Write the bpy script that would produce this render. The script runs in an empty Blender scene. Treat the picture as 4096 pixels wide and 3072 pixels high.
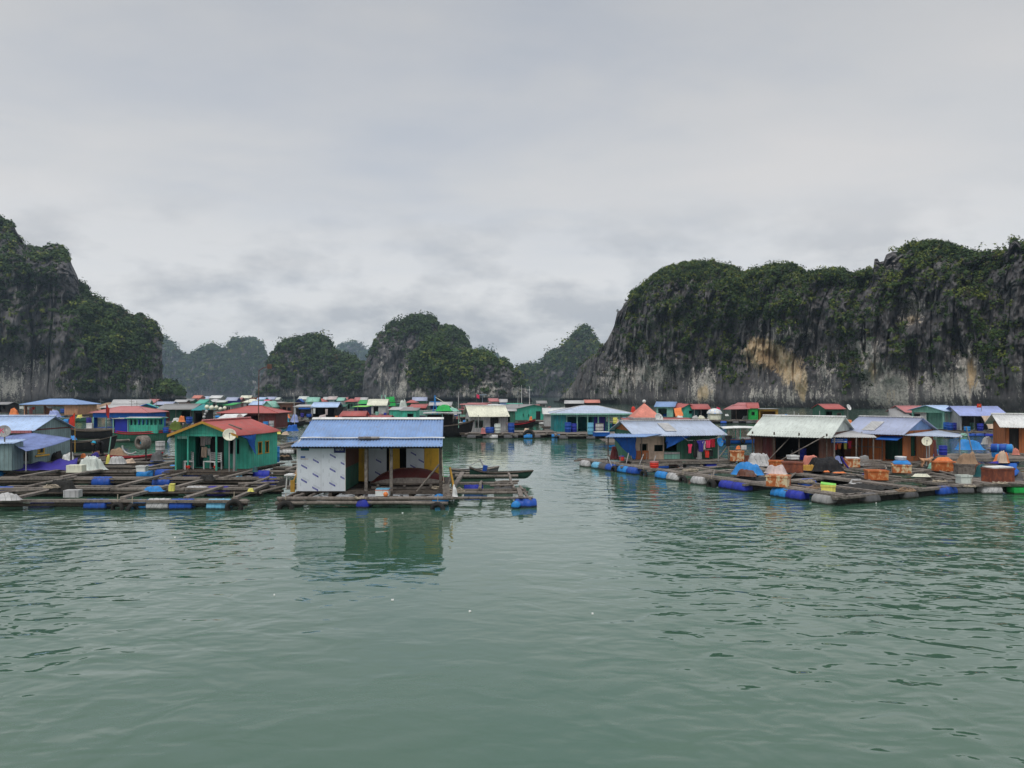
import bpy, bmesh, math, random
import numpy as np
from mathutils import Vector, Matrix
R = math.radians
random.seed(7)
rng = np.random.default_rng(7)
S = bpy.context.scene
COL = S.collection

# ---------------------------------------------------------------- camera, sky, sun, exposure
FX, CX, HZ, H = 3153.5, 2048.0, 1574.0, 4.6      # focal length (photo px), centre column, horizon row, eye height (m)
cam = bpy.data.objects.new('camera', bpy.data.cameras.new('camera'))
COL.objects.link(cam); S.camera = cam
cam.location = (0, 0, H); cam.rotation_euler = (R(90), 0, 0)
cam.data.sensor_width = 36; cam.data.lens = 36 * FX / 4096
cam.data.shift_y = (HZ - 1536) / 4096
cam.data.clip_start = 0.3; cam.data.clip_end = 20000

SUN_EL, SUN_ROT = R(58), R(200)
W = bpy.data.worlds.new('World'); S.world = W; W.use_nodes = True
nt = W.node_tree; nt.nodes.clear()
def N(t, typ, **kw):
    n = t.nodes.new(typ)
    for k, v in kw.items():
        if k in n.inputs.keys() if isinstance(k, str) else False: n.inputs[k].default_value = v
        else: setattr(n, k, v)
    return n
def math_node(t, op, a, b=None, clamp=False):
    n = t.nodes.new('ShaderNodeMath'); n.operation = op; n.use_clamp = clamp
    for i, v in enumerate((a, b)):
        if v is None: continue
        if isinstance(v, (int, float)): n.inputs[i].default_value = v
        else: t.links.new(v, n.inputs[i])
    return n.outputs[0]
def ramp(t, fac, stops):
    n = t.nodes.new('ShaderNodeValToRGB'); e = n.color_ramp.elements
    while len(e) < len(stops): e.new(0.5)
    for el, (p, c) in zip(e, stops):
        el.position = p; el.color = c if len(c) == 4 else (*c, 1)
    t.links.new(fac, n.inputs[0]); return n.outputs[0]
def noise_node(t, vec, scale, detail=4, rough=0.5, dist=0.0):
    n = t.nodes.new('ShaderNodeTexNoise'); n.inputs['Scale'].default_value = scale
    n.inputs['Detail'].default_value = detail; n.inputs['Roughness'].default_value = rough
    n.inputs['Distortion'].default_value = dist
    if vec is not None: t.links.new(vec, n.inputs['Vector'])
    return n.outputs[0]
def mapping(t, vec, scale=(1, 1, 1), rot=(0, 0, 0), loc=(0, 0, 0)):
    n = t.nodes.new('ShaderNodeMapping'); n.inputs['Scale'].default_value = scale
    n.inputs['Rotation'].default_value = rot; n.inputs['Location'].default_value = loc
    t.links.new(vec, n.inputs['Vector']); return n.outputs[0]
def mix(t, fac, a, b, blend='MIX'):
    n = t.nodes.new('ShaderNodeMix'); n.data_type = 'RGBA'; n.blend_type = blend
    for i, v in ((0, fac), (6, a), (7, b)):
        if isinstance(v, (int, float)): n.inputs[i].default_value = v
        elif isinstance(v, tuple): n.inputs[i].default_value = v if len(v) == 4 else (*v, 1)
        else: t.links.new(v, n.inputs[i])
    return n.outputs[2]

tc = nt.nodes.new('ShaderNodeTexCoord')
sep = nt.nodes.new('ShaderNodeSeparateXYZ'); nt.links.new(tc.outputs['Generated'], sep.inputs[0])
zc = math_node(nt, 'MAXIMUM', sep.outputs[2], 0.0)
den = math_node(nt, 'ADD', zc, 0.10)
comb = nt.nodes.new('ShaderNodeCombineXYZ')
nt.links.new(math_node(nt, 'DIVIDE', sep.outputs[0], den), comb.inputs[0])
nt.links.new(math_node(nt, 'DIVIDE', sep.outputs[1], den), comb.inputs[1])
cl_v = comb.outputs[0]                                             # the cloud layer seen in perspective
big = noise_node(nt, mapping(nt, cl_v, (1, 1, 1), (0, 0, R(30)), (3.1, 1.7, 0)), 0.5, 5, 0.5, 0.5)
mid = noise_node(nt, mapping(nt, cl_v, (0.8, 1.3, 1), (0, 0, R(-20)), (7.3, 2.2, 0)), 1.3, 6, 0.55, 0.3)
tone = math_node(nt, 'ADD', math_node(nt, 'MULTIPLY', big, 0.66), math_node(nt, 'MULTIPLY', mid, 0.34))
high = ramp(nt, tone, [(0.37, (0.475, 0.50, 0.545)), (0.49, (0.565, 0.568, 0.575)), (0.62, (0.625, 0.61, 0.60))])
low_n = noise_node(nt, mapping(nt, tc.outputs['Generated'], (1.0, 1.0, 2.3), (0, 0, 0), (0.9, 0.3, 0.2)), 8.0, 7, 0.56, 0.0)
low = ramp(nt, low_n, [(0.38, (0.40, 0.415, 0.445)), (0.46, (0.545, 0.55, 0.562)), (0.56, (0.71, 0.707, 0.705))])
lowfac = ramp(nt, sep.outputs[2], [(0.03, (0.9,) * 3), (0.13, (0.7,) * 3), (0.24, (0, 0, 0))])
cloud = mix(nt, lowfac, high, low)
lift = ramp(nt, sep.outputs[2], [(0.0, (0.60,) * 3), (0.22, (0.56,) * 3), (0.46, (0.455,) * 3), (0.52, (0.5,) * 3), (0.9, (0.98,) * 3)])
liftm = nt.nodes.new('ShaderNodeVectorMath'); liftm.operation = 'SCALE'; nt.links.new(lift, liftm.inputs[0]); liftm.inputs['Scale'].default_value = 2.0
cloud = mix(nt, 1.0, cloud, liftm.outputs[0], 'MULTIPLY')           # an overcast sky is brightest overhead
skyt = nt.nodes.new('ShaderNodeTexSky'); skyt.sky_type = 'NISHITA'; skyt.sun_disc = False
skyt.sun_elevation = SUN_EL; skyt.sun_rotation = SUN_ROT; skyt.air_density = 1.2; skyt.dust_density = 2.0
bg1 = nt.nodes.new('ShaderNodeBackground'); bg1.inputs['Strength'].default_value = 0.08; nt.links.new(skyt.outputs[0], bg1.inputs[0])
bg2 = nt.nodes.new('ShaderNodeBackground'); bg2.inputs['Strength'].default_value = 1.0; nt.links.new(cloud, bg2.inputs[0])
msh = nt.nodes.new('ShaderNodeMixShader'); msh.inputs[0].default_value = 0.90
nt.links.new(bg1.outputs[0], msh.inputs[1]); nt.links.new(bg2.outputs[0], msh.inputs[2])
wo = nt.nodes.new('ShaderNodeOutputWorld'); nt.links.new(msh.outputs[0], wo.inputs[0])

sun = bpy.data.objects.new('sun', bpy.data.lights.new('sun', 'SUN')); COL.objects.link(sun)
sun.data.energy = 1.3; sun.data.angle = R(25); sun.data.color = (1.0, 0.96, 0.9)
sun.rotation_euler = (R(90) - SUN_EL, 0, R(180) - SUN_ROT + R(180))
sd = Vector((math.sin(SUN_ROT), math.cos(SUN_ROT), 0)) * math.cos(SUN_EL) + Vector((0, 0, math.sin(SUN_EL)))
sun.rotation_euler = sd.to_track_quat('Z', 'Y').to_euler()
S.view_settings.view_transform = 'Standard'; S.view_settings.look = 'None'
S.view_settings.exposure = 0.18; S.view_settings.gamma = 1.0
S.cycles.max_bounces = 8; S.cycles.volume_bounces = 0; S.cycles.transparent_max_bounces = 8
S.cycles.use_denoising = True

# ---------------------------------------------------------------- helpers
def D(fy, z=0.0): return FX * (H - z) / (fy - HZ)              # distance at which a point of height z shows on row fy
def XX(fx, d): return (fx - CX) / FX * d
def ZZ(fy, d): return H - (fy - HZ) / FX * d
def at(fx, fy, z=0.0):
    d = D(fy, z); return Vector((XX(fx, d), d, z))
def tag(o, label=None, cat=None, group=None, kind=None):
    if label: o['label'] = label
    if cat: o['category'] = cat
    if group: o['group'] = group
    if kind: o['kind'] = kind
    return o
def empty(name, loc, rot=0.0):
    o = bpy.data.objects.new(name, None); COL.objects.link(o)
    o.location = loc; o.rotation_euler = (0, 0, rot); o.empty_display_size = 0.2
    return o
def copy_tree(o, parent=None):
    c = o.copy(); COL.objects.link(c); c.parent = parent
    for ch in o.children: copy_tree(ch, c)
    return c

def np_mesh(name, verts, faces, smooth=False, mat=None):
    """verts (N,3) float, faces (M,k) int -> mesh object"""
    me = bpy.data.meshes.new(name); verts = np.asarray(verts, np.float32); faces = np.asarray(faces, np.int32)
    k = faces.shape[1]; me.vertices.add(len(verts)); me.vertices.foreach_set('co', verts.ravel())
    me.loops.add(faces.size); me.loops.foreach_set('vertex_index', faces.ravel())
    me.polygons.add(len(faces)); me.polygons.foreach_set('loop_start', np.arange(0, faces.size, k, dtype=np.int32))
    me.polygons.foreach_set('loop_total', np.full(len(faces), k, np.int32))
    if smooth: me.polygons.foreach_set('use_smooth', np.ones(len(faces), bool))
    me.update(calc_edges=True); me.validate()
    if mat: me.materials.append(mat)
    o = bpy.data.objects.new(name, me); COL.objects.link(o); return o

class MB:
    """collects shapes and links them as ONE mesh object"""
    def __init__(s): s.v = []; s.f = []; s.sm = []
    def add(s, vs, fs, smooth=False):
        n = len(s.v); s.v += [tuple(v) for v in vs]
        for f in fs: s.f.append(tuple(i + n for i in f)); s.sm.append(smooth)
        return s
    def box(s, x0, x1, y0, y1, z0, z1):
        return s.add([(x0, y0, z0), (x1, y0, z0), (x1, y1, z0), (x0, y1, z0), (x0, y0, z1), (x1, y0, z1), (x1, y1, z1), (x0, y1, z1)],
                     [(0, 3, 2, 1), (4, 5, 6, 7), (0, 1, 5, 4), (1, 2, 6, 5), (2, 3, 7, 6), (3, 0, 4, 7)])
    def obox(s, c, sx, sy, sz, rz=0.0, tilt=0.0, roll=0.0):
        m = Matrix.Rotation(rz, 3, 'Z') @ Matrix.Rotation(tilt, 3, 'X') @ Matrix.Rotation(roll, 3, 'Y'); c = Vector(c)
        vs = [c + m @ Vector((a * sx / 2, b * sy / 2, k * sz / 2)) for k in (-1, 1) for a, b in ((-1, -1), (1, -1), (1, 1), (-1, 1))]
        return s.add(vs, [(0, 3, 2, 1), (4, 5, 6, 7), (0, 1, 5, 4), (1, 2, 6, 5), (2, 3, 7, 6), (3, 0, 4, 7)])
    def tube(s, pts, r, n=8, r2=None, caps=True, smooth=True):
        pts = [Vector(p) for p in pts]; m = len(pts); rings = []
        r2 = r if r2 is None else r2
        for i, p in enumerate(pts):
            t = (pts[min(i + 1, m - 1)] - pts[max(i - 1, 0)]).normalized()
            a = Vector((0, 0, 1)) if abs(t.z) < 0.9 else Vector((1, 0, 0))
            u = t.cross(a).normalized(); w = u.cross(t).normalized()
            rr = r + (r2 - r) * i / max(1, m - 1)
            rings.append([p + (u * math.cos(2 * math.pi * k / n) + w * math.sin(2 * math.pi * k / n)) * rr for k in range(n)])
        vs = [v for q in rings for v in q]; fs = []
        for i in range(m - 1):
            for k in range(n):
                fs.append((i * n + k, i * n + (k + 1) % n, (i + 1) * n + (k + 1) % n, (i + 1) * n + k))
        s.add(vs, fs, smooth)
        if caps:
            s.add(rings[0], [tuple(range(n - 1, -1, -1))] if False else [tuple(range(n))]); s.add(rings[-1], [tuple(range(n - 1, -1, -1))])
        return s
    def lathe(s, prof, c, axis=(0, 0, 1), n=16, smooth=True):
        """prof: list of (radius, height along axis)"""
        ax = Vector(axis).normalized(); a = Vector((0, 0, 1)) if abs(ax.z) < 0.9 else Vector((1, 0, 0))
        u = ax.cross(a).normalized(); w = ax.cross(u).normalized(); c = Vector(c); vs = []; fs = []
        for (r, h) in prof:
            for k in range(n):
                t = 2 * math.pi * k / n; vs.append(c + ax * h + (u * math.cos(t) + w * math.sin(t)) * max(r, 1e-4))
        for i in range(len(prof) - 1):
            for k in range(n): fs.append((i * n + k, i * n + (k + 1) % n, (i + 1) * n + (k + 1) % n, (i + 1) * n + k))
        return s.add(vs, fs, smooth)
    def prism(s, poly, dirv):
        """poly: coplanar points, extruded by dirv"""
        poly = [Vector(p) for p in poly]; d = Vector(dirv); n = len(poly)
        fs = [tuple(range(n - 1, -1, -1)), tuple(range(n, 2 * n))] + [(i, (i + 1) % n, n + (i + 1) % n, n + i) for i in range(n)]
        return s.add(poly + [p + d for p in poly], fs)
    def grid(s, P, smooth=True, thick=0.0):
        """P[i][j] points; a sheet, given real thickness downwards if thick"""
        a, b = len(P), len(P[0]); vs = [Vector(p) for row in P for p in row]
        fs = [(i * b + j, i * b + j + 1, (i + 1) * b + j + 1, (i + 1) * b + j) for i in range(a - 1) for j in range(b - 1)]
        if not thick: return s.add(vs, fs, smooth)
        m = len(vs); lo = [v - Vector((0, 0, thick)) for v in vs]
        fl = [tuple(m + i for i in reversed(f)) for f in fs]; ed = []
        bd = [(0, j) for j in range(b)] + [(i, b - 1) for i in range(1, a)] + [(a - 1, j) for j in range(b - 2, -1, -1)] + [(i, 0) for i in range(a - 2, 0, -1)]
        bi = [i * b + j for i, j in bd]
        for q in range(len(bi)): x, y = bi[q], bi[(q + 1) % len(bi)]; ed.append((x, m + x, m + y, y))
        return s.add(vs + lo, fs + fl + ed, smooth)
    def build(s, name, mat, parent=None, loc=None, fix=True):
        me = bpy.data.meshes.new(name); me.from_pydata(s.v, [], s.f); me.materials.append(mat)
        me.polygons.foreach_set('use_smooth', s.sm)
        if fix:
            bm = bmesh.new(); bm.from_mesh(me); bmesh.ops.recalc_face_normals(bm, faces=bm.faces); bm.to_mesh(me); bm.free()
        me.update(); o = bpy.data.objects.new(name, me); COL.objects.link(o)
        if parent: o.parent = parent
        if loc is not None: o.location = loc
        return o

# ---------------------------------------------------------------- numpy value noise
def _h(i, j, k, seed):
    n = (i * 374761393 + j * 668265263 + k * 2147483647 + seed * 974711) & 0xFFFFFFFF
    n = ((n ^ (n >> 13)) * 1274126177) & 0xFFFFFFFF; n = ((n ^ (n >> 16)) * 2246822519) & 0xFFFFFFFF
    return ((n ^ (n >> 15)) & 0xFFFFFF) / float(0xFFFFFF) * 2 - 1
def vnoise(p, seed=0):
    p = np.asarray(p, float); i = np.floor(p).astype(np.int64); f = p - i; u = f * f * f * (f * (f * 6 - 15) + 10); r = 0
    for a in (0, 1):
        for b in (0, 1):
            for c in (0, 1):
                w = (u[..., 0] if a else 1 - u[..., 0]) * (u[..., 1] if b else 1 - u[..., 1]) * (u[..., 2] if c else 1 - u[..., 2])
                r = r + w * _h(i[..., 0] + a, i[..., 1] + b, i[..., 2] + c, seed)
    return r
def fbm(p, oct=4, seed=0, gain=0.5):
    p = np.asarray(p, float); r = 0; a = 1; t = 0
    for o in range(oct): r = r + a * vnoise(p * (2.03 ** o) + 17.3 * o, seed + o); t += a; a *= gain
    return r / t
def sstep(a, b, x): t = np.clip((x - a) / (b - a), 0, 1); return t * t * (3 - 2 * t)

# ---------------------------------------------------------------- materials
MATS = {}
def new_mat(name):
    m = bpy.data.materials.new(name); m.use_nodes = True; t = m.node_tree
    b = t.nodes['Principled BSDF']; return m, t, b
def paint(name, col, rough=0.6, var=0.18, scale=1.6, grime=0.35, gcol=(0.06, 0.055, 0.045), streak=True, spec=0.3, metal=0.0):
    """a painted, plastic or cloth surface with uneven colour, weathering and runs of dirt"""
    if name in MATS: return MATS[name]
    m, t, b = new_mat(name); c = t.nodes.new('ShaderNodeTexCoord').outputs['Object']
    n1 = noise_node(t, c, scale, 5, 0.6)
    hi = tuple(min(1, x * (1 + var)) for x in col); lo = tuple(x * (1 - var) for x in col)
    base = ramp(t, n1, [(0.3, lo), (0.7, hi)])
    if grime:
        v = mapping(t, c, (3.5, 3.5, 0.7) if streak else (1.4, 1.4, 1.4))
        g = noise_node(t, v, 1.7, 6, 0.65)
        gf = ramp(t, g, [(0.52, (0, 0, 0)), (0.78, (grime,) * 3)])
        base = mix(t, gf, base, gcol)
    t.links.new(base, b.inputs['Base Color'])
    b.inputs['Roughness'].default_value = rough; b.inputs['Specular IOR Level'].default_value = spec; b.inputs['Metallic'].default_value = metal
    MATS[name] = m; return m
def wood(name, col=(0.19, 0.155, 0.125), dark=(0.05, 0.042, 0.036), along=(1, 1, 1), rough=0.85):
    if name in MATS: return MATS[name]
    m, t, b = new_mat(name); c = t.nodes.new('ShaderNodeTexCoord').outputs['Object']
    n1 = noise_node(t, mapping(t, c, along), 9, 6, 0.65, 0.4); n2 = noise_node(t, c, 1.1, 4, 0.6)
    f = math_node(t, 'ADD', math_node(t, 'MULTIPLY', n1, 0.6), math_node(t, 'MULTIPLY', n2, 0.5))
    pale = tuple(min(1, x * 1.75) for x in col)
    t.links.new(ramp(t, f, [(0.36, dark), (0.52, col), (0.74, pale)]), b.inputs['Base Color'])
    b.inputs['Roughness'].default_value = rough; b.inputs['Specular IOR Level'].default_value = 0.2
    bp = t.nodes.new('ShaderNodeBump'); bp.inputs['Strength'].default_value = 0.5; bp.inputs['Distance'].default_value = 0.02
    t.links.new(n1, bp.inputs['Height']); t.links.new(bp.outputs[0], b.inputs['Normal'])
    MATS[name] = m; return m
def rust(name, a=(0.62, 0.52, 0.33), b_=(0.36, 0.10, 0.025), c_=(0.10, 0.03, 0.018), lo=0.42, hi=0.58):
    if name in MATS: return MATS[name]
    m, t, b = new_mat(name); c = t.nodes.new('ShaderNodeTexCoord').outputs['Object']
    n1 = noise_node(t, mapping(t, c, (1, 1, 0.7)), 3.4, 7, 0.68, 0.6); n2 = noise_node(t, c, 11, 4, 0.6)
    f = math_node(t, 'ADD', math_node(t, 'MULTIPLY', n1, 0.85), math_node(t, 'MULTIPLY', n2, 0.15))
    t.links.new(ramp(t, f, [(lo - 0.08, c_), (lo, b_), ((lo + hi) / 2, tuple(x * 1.3 for x in b_)), (hi, a), (hi + 0.15, tuple(min(1, x * 1.15) for x in a))]), b.inputs['Base Color'])
    b.inputs['Roughness'].default_value = 0.8
    MATS[name] = m; return m

# ---------------------------------------------------------------- water
def make_water():
    m, t, b = new_mat('sea_water')
    geo = t.nodes.new('ShaderNodeNewGeometry').outputs['Position']
    b.inputs['Base Color'].default_value = (0.050, 0.125, 0.085, 1)
    tint = noise_node(t, geo, 0.035, 3, 0.5)
    t.links.new(ramp(t, tint, [(0.3, (0.049, 0.106, 0.069)), (0.7, (0.051, 0.122, 0.084))]), b.inputs['Base Color'])
    b.inputs['Roughness'].default_value = 0.035; b.inputs['IOR'].default_value = 1.66
    b.inputs['Specular IOR Level'].default_value = 0.5
    sp = t.nodes.new('ShaderNodeSeparateXYZ'); t.links.new(geo, sp.inputs[0])          # a smooth lane down the middle, breeze-ruffled water to either side
    lane = math_node(t, 'DIVIDE', math_node(t, 'ABSOLUTE', math_node(t, 'ADD', sp.outputs[0], 1.0)), math_node(t, 'ADD', math_node(t, 'MULTIPLY', sp.outputs[1], 0.30), 4.0))
    patch = math_node(t, 'MULTIPLY', math_node(t, 'SUBTRACT', noise_node(t, mapping(t, geo, (0.6, 1.0, 1.0)), 0.09, 3, 0.5), 0.5), 1.5)
    calm = ramp(t, math_node(t, 'ADD', lane, patch), [(0.15, (0.30,) * 3), (0.8, (1,) * 3)])
    a = noise_node(t, mapping(t, geo, (0.95, 1.25, 1), (0, 0, R(12))), 1.0, 2.0, 0.40, 0.5)
    a2 = noise_node(t, mapping(t, geo, (0.9, 1.4, 1), (0, 0, R(-17)), (11, 5, 0)), 2.2, 1.5, 0.4, 0.4)
    sw = noise_node(t, mapping(t, geo, (0.30, 0.46, 1), (0, 0, R(16))), 1.0, 2.0, 0.45, 0.2)
    hgt = math_node(t, 'ADD', math_node(t, 'ADD', math_node(t, 'MULTIPLY', a, 0.078), math_node(t, 'MULTIPLY', a2, 0.017)), math_node(t, 'MULTIPLY', sw, 0.036))
    bp = t.nodes.new('ShaderNodeBump'); bp.inputs['Strength'].default_value = 1.0; bp.inputs['Distance'].default_value = 1.0
    t.links.new(math_node(t, 'MULTIPLY', hgt, calm), bp.inputs['Height'])
    t.links.new(bp.outputs[0], b.inputs['Normal'])
    mb = MB(); mb.grid([[(x, y, 0) for x in (-7000, -900, -60, 60, 900, 7000)] for y in (-300, 0, 120, 1500, 9000)], smooth=False)
    o = mb.build('water', m, fix=False); me = o.data
    if me.polygons[0].normal.z < 0: me.flip_normals()
    tag(o, 'calm dark green bay water with small ripples', None, None, 'structure')
make_water()

# ---------------------------------------------------------------- limestone karsts
VC, VH, VF = 1106.0, 850.0, 1703.0        # the same lens, in the units used for the skyline lists
def rock_mat():
    m, t, b = new_mat('limestone'); tcn = t.nodes.new('ShaderNodeTexCoord').outputs['Object']
    at_ = t.nodes.new('ShaderNodeAttribute'); at_.attribute_name = 'rock'
    sp = t.nodes.new('ShaderNodeSeparateColor'); t.links.new(at_.outputs['Color'], sp.inputs[0])
    n1 = noise_node(t, tcn, 0.12, 8, 0.65); n2 = noise_node(t, mapping(t, tcn, (1, 1, 0.22)), 0.55, 8, 0.68, 0.4)
    f = math_node(t, 'ADD', math_node(t, 'MULTIPLY', n1, 0.5), math_node(t, 'MULTIPLY', n2, 0.5))
    base = ramp(t, f, [(0.32, (0.028, 0.028, 0.031)), (0.45, (0.088, 0.084, 0.087)), (0.55, (0.140, 0.134, 0.134)), (0.67, (0.27, 0.258, 0.25))])
    st = noise_node(t, mapping(t, tcn, (1, 1, 0.13)), 0.62, 8, 0.70, 0.5)                      # runs of pale calcite down the face
    fine = noise_node(t, tcn, 1.5, 6, 0.7); st = math_node(t, 'ADD', math_node(t, 'MULTIPLY', st, 0.72), math_node(t, 'MULTIPLY', fine, 0.28))
    pf = math_node(t, 'MULTIPLY', math_node(t, 'SUBTRACT', math_node(t, 'ADD', math_node(t, 'MULTIPLY', st, 2.6), math_node(t, 'MULTIPLY', sp.outputs[0], 1.0)), 1.60), 6.5, True)
    base = mix(t, pf, base, ramp(t, fine, [(0.35, (0.22, 0.21, 0.195)), (0.62, (0.56, 0.53, 0.48))]))
    cf = math_node(t, 'MULTIPLY', math_node(t, 'SUBTRACT', math_node(t, 'ADD', math_node(t, 'MULTIPLY', math_node(t, 'ADD', math_node(t, 'MULTIPLY', st, 0.6), math_node(t, 'MULTIPLY', n1, 0.4)), 2.4), sp.outputs[1]), 1.46), 6.0, True)
    base = mix(t, cf, base, ramp(t, math_node(t, 'ADD', math_node(t, 'MULTIPLY', fine, 0.5), math_node(t, 'MULTIPLY', n1, 0.5)), [(0.36, (0.30, 0.20, 0.11)), (0.48, (0.50, 0.38, 0.23)), (0.6, (0.60, 0.50, 0.36))]))
    df = math_node(t, 'MULTIPLY', sp.outputs[2], 1.0, True)                                      # wet tide band at the foot
    base = mix(t, df, base, (0.018, 0.017, 0.017))
    t.links.new(base, b.inputs['Base Color']); b.inputs['Roughness'].default_value = 0.9; b.inputs['Specular IOR Level'].default_value = 0.15
    bp = t.nodes.new('ShaderNodeBump'); bp.inputs['Strength'].default_value = 1.0; bp.inputs['Distance'].default_value = 2.2
    t.links.new(f, bp.inputs['Height']); t.links.new(bp.outputs[0], b.inputs['Normal'])
    return m
def leaf_mat():
    m, t, b = new_mat('leaves'); a = t.nodes.new('ShaderNodeAttribute'); a.attribute_name = 'tint'
    t.links.new(a.outputs['Color'], b.inputs['Base Color']); b.inputs['Roughness'].default_value = 0.75; b.inputs['Specular IOR Level'].default_value = 0.2
    return m
ROCK, LEAF = rock_mat(), leaf_mat()

def blobsum(blobs, xv, yv):
    r = np.zeros_like(xv)
    for (bx, by, rx, ry, a) in blobs:
        r = r + a * np.exp(-(((xv - bx) / rx) ** 2 + ((yv - by) / ry) ** 2))
    return r
def hill(label, flabel, sil, base, nx, nt_=110, k=0.55, amp=0.06, flute=0.05, seed=1, steep=0.85, pale=(), cream=(), bumps=(), veg=(), veg0=0.0,
         nclump=3000, leaves=14, cr=1.6, lsz=0.7, notch=1.6, palez=0.35, yel=0.35, jag=0.012):
    sx = np.array([p[0] for p in sil], float); sy = np.array([p[1] for p in sil], float)
    bx = np.array([p[0] for p in base], float); bd = np.array([p[1] for p in base], float)
    xv = np.linspace(sx[0], sx[-1], nx); ys = np.interp(xv, sx, sy); d0 = np.interp(xv, bx, bd)
    ys = ys + jag * 850 * 0.35 * vnoise(np.stack([xv / 9.0, xv * 0, xv * 0], -1), seed + 90) * sstep(860, 830, ys)
    s = (VH - ys) / VF; zr = np.maximum((H + s * d0) / (1 - s * k), 0.6); d1 = d0 + k * zr
    nb = max(10, nt_ // 7); tf = np.linspace(0, 1, nt_); tb = np.linspace(0, 1, nb + 1)[1:]
    hor = (1 - np.cos(tf * np.pi / 2)) ** 1.25; ver = np.sin(tf * np.pi / 2) ** steep
    dist = d0[None] + hor[:, None] * (d1 - d0)[None]; zz = ver[:, None] * zr[None]
    ratio = ((zz - H) / dist).max(0) / np.maximum((zr - H) / d1, 1e-4); ratio = np.where(zr > H + 3, np.clip(ratio, 1, 1.3), 1)
    zz = H + (zz - H) / ratio[None] * (ver[:, None] > 0.15) + (zz - H) * (ver[:, None] <= 0.15); zr2 = zz[-1]
    db = d1[None] + tb[:, None] * np.maximum(zr, 8)[None] * 1.3; zb = zr2[None] * (1 - tb[:, None] ** 1.6) - 2 * tb[:, None]
    dist = np.vstack([dist, db]); zz = np.vstack([zz, zb]); X = (xv[None] - VC) / VF * dist
    zz[0] = -1.5
    P = np.stack([X, dist, zz], -1); hmax = zr.max(); L = hmax
    q = P / L
    edge = np.concatenate([np.clip(np.minimum(tf * 9, (1 - tf) * 3.2 + 0.10), 0, 1), np.full(nb, 0.4)])[:, None]
    rel = np.clip(zr / hmax, 0.15, 1)[None]
    dn = amp * 2.0 * fbm(q * np.array([5, 5, 4.0]), 5, seed, 0.55)
    fl = 1 - np.abs(fbm(q * np.array([11, 11, 1.8]), 4, seed + 20, 0.55)) * 2.2
    dn = dn + flute * (fl - 0.5)
    dn = dn + amp * 0.5 * (1 - np.abs(fbm(q * np.array([24, 24, 13]), 3, seed + 31)) * 2.5)
    bed = q[..., 2] * 9 + 0.8 * vnoise(q * 2.5, seed + 44); bed = bed - np.floor(bed)                # bedding ledges
    dn = dn - amp * 0.35 * bed * (0.4 + vnoise(q * 4, seed + 45))
    blk = fbm(q * np.array([9, 9, 6.5]) + 1.9, 3, seed + 33) * 6.5; fb = np.floor(blk); dn = dn + amp * 0.30 * (fb + sstep(0.72, 1.0, blk - fb))   # blocks and shelves broken off along the joints
    crk = np.abs(fbm(q * np.array([7, 7, 1.1]) + 3.7, 3, seed + 61)); dn = dn - amp * 0.9 * sstep(0.05, 0.0, crk)   # vertical clefts
    yv = VH - (zz - H) / dist * VF; xg = np.broadcast_to(xv[None], yv.shape)
    dn = dn * L * edge * rel
    if bumps: dn = dn + blobsum(bumps, xg, yv) * edge
    if notch: dn = dn - notch * sstep(2.4, 1.4, zz) * (zz > -5)
    ray = P[..., :2] / np.linalg.norm(P[..., :2], axis=-1, keepdims=True)
    P[..., 0] -= ray[..., 0] * dn; P[..., 1] -= ray[..., 1] * dn
    P[..., 2] = np.where(np.arange(len(zz))[:, None] > 0, P[..., 2] * (1 - dn / np.maximum(dist, 1)), P[..., 2])
    rows, cols = zz.shape; idx = np.arange(rows * cols).reshape(rows, cols)
    F = np.stack([idx[:-1, :-1], idx[:-1, 1:], idx[1:, 1:], idx[1:, :-1]], -1).reshape(-1, 4)
    o = np_mesh('hill', P.reshape(-1, 3), F, False, ROCK)
    o.data.polygons.foreach_set('use_smooth', np.ones(len(F), bool))
    pl = blobsum(pale, xg, yv) + palez * sstep(0.42, 0.08, zz / hmax) * (0.5 + 0.8 * fbm(q * np.array([3, 3, 1.5]), 3, seed + 55))
    crm = blobsum(cream, xg, yv)
    wet = sstep(2.2, 1.5, P[..., 2])
    colr = np.ones((rows, cols, 4), np.float32); colr[..., 0] = np.clip(pl * 1.1, 0, 1); colr[..., 1] = np.clip(crm, 0, 1); colr[..., 2] = wet if notch else 0
    ca = o.data.color_attributes.new('rock', 'FLOAT_COLOR', 'POINT'); ca.data.foreach_set('color', colr.ravel())
    tag(o, label, 'hill', None, 'structure')
    # ---- shrubs and small trees growing over it
    fr = slice(0, nt_ + 3)
    A, B_, C_ = P[fr][:-1, :-1], P[fr][:-1, 1:], P[fr][1:, :-1]
    nrm = np.cross(B_ - A, C_ - A); ar = np.linalg.norm(nrm, axis=-1) + 1e-9; nrm = nrm / ar[..., None]
    nrm = np.where((nrm[..., 1] > 0.0)[..., None] & (nrm[..., 2] < 0)[..., None], -nrm, nrm)
    y_, x_ = yv[fr][:-1, :-1], xg[fr][:-1, :-1]; z_ = P[fr][:-1, :-1, 2]
    pr = sstep(0.25, 0.72, np.abs(nrm[..., 2]) * 0.9 + 0.55 * fbm(A / L * 7, 4, seed + 70)) + veg0 + blobsum(veg, x_, y_)
    pr = pr * sstep(-0.28, 0.12, fbm(A / L * 12, 4, seed + 77) + (pr - 0.55) * 0.75) * (z_ > 4.0)
    pr = pr * np.clip(1 - 2.0 * blobsum(cream, x_, y_) - 1.1 * blobsum(pale, x_, y_), 0, 1)
    wgt = (np.clip(pr, 0, 1.4) * ar).ravel(); wgt /= wgt.sum()
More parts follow.
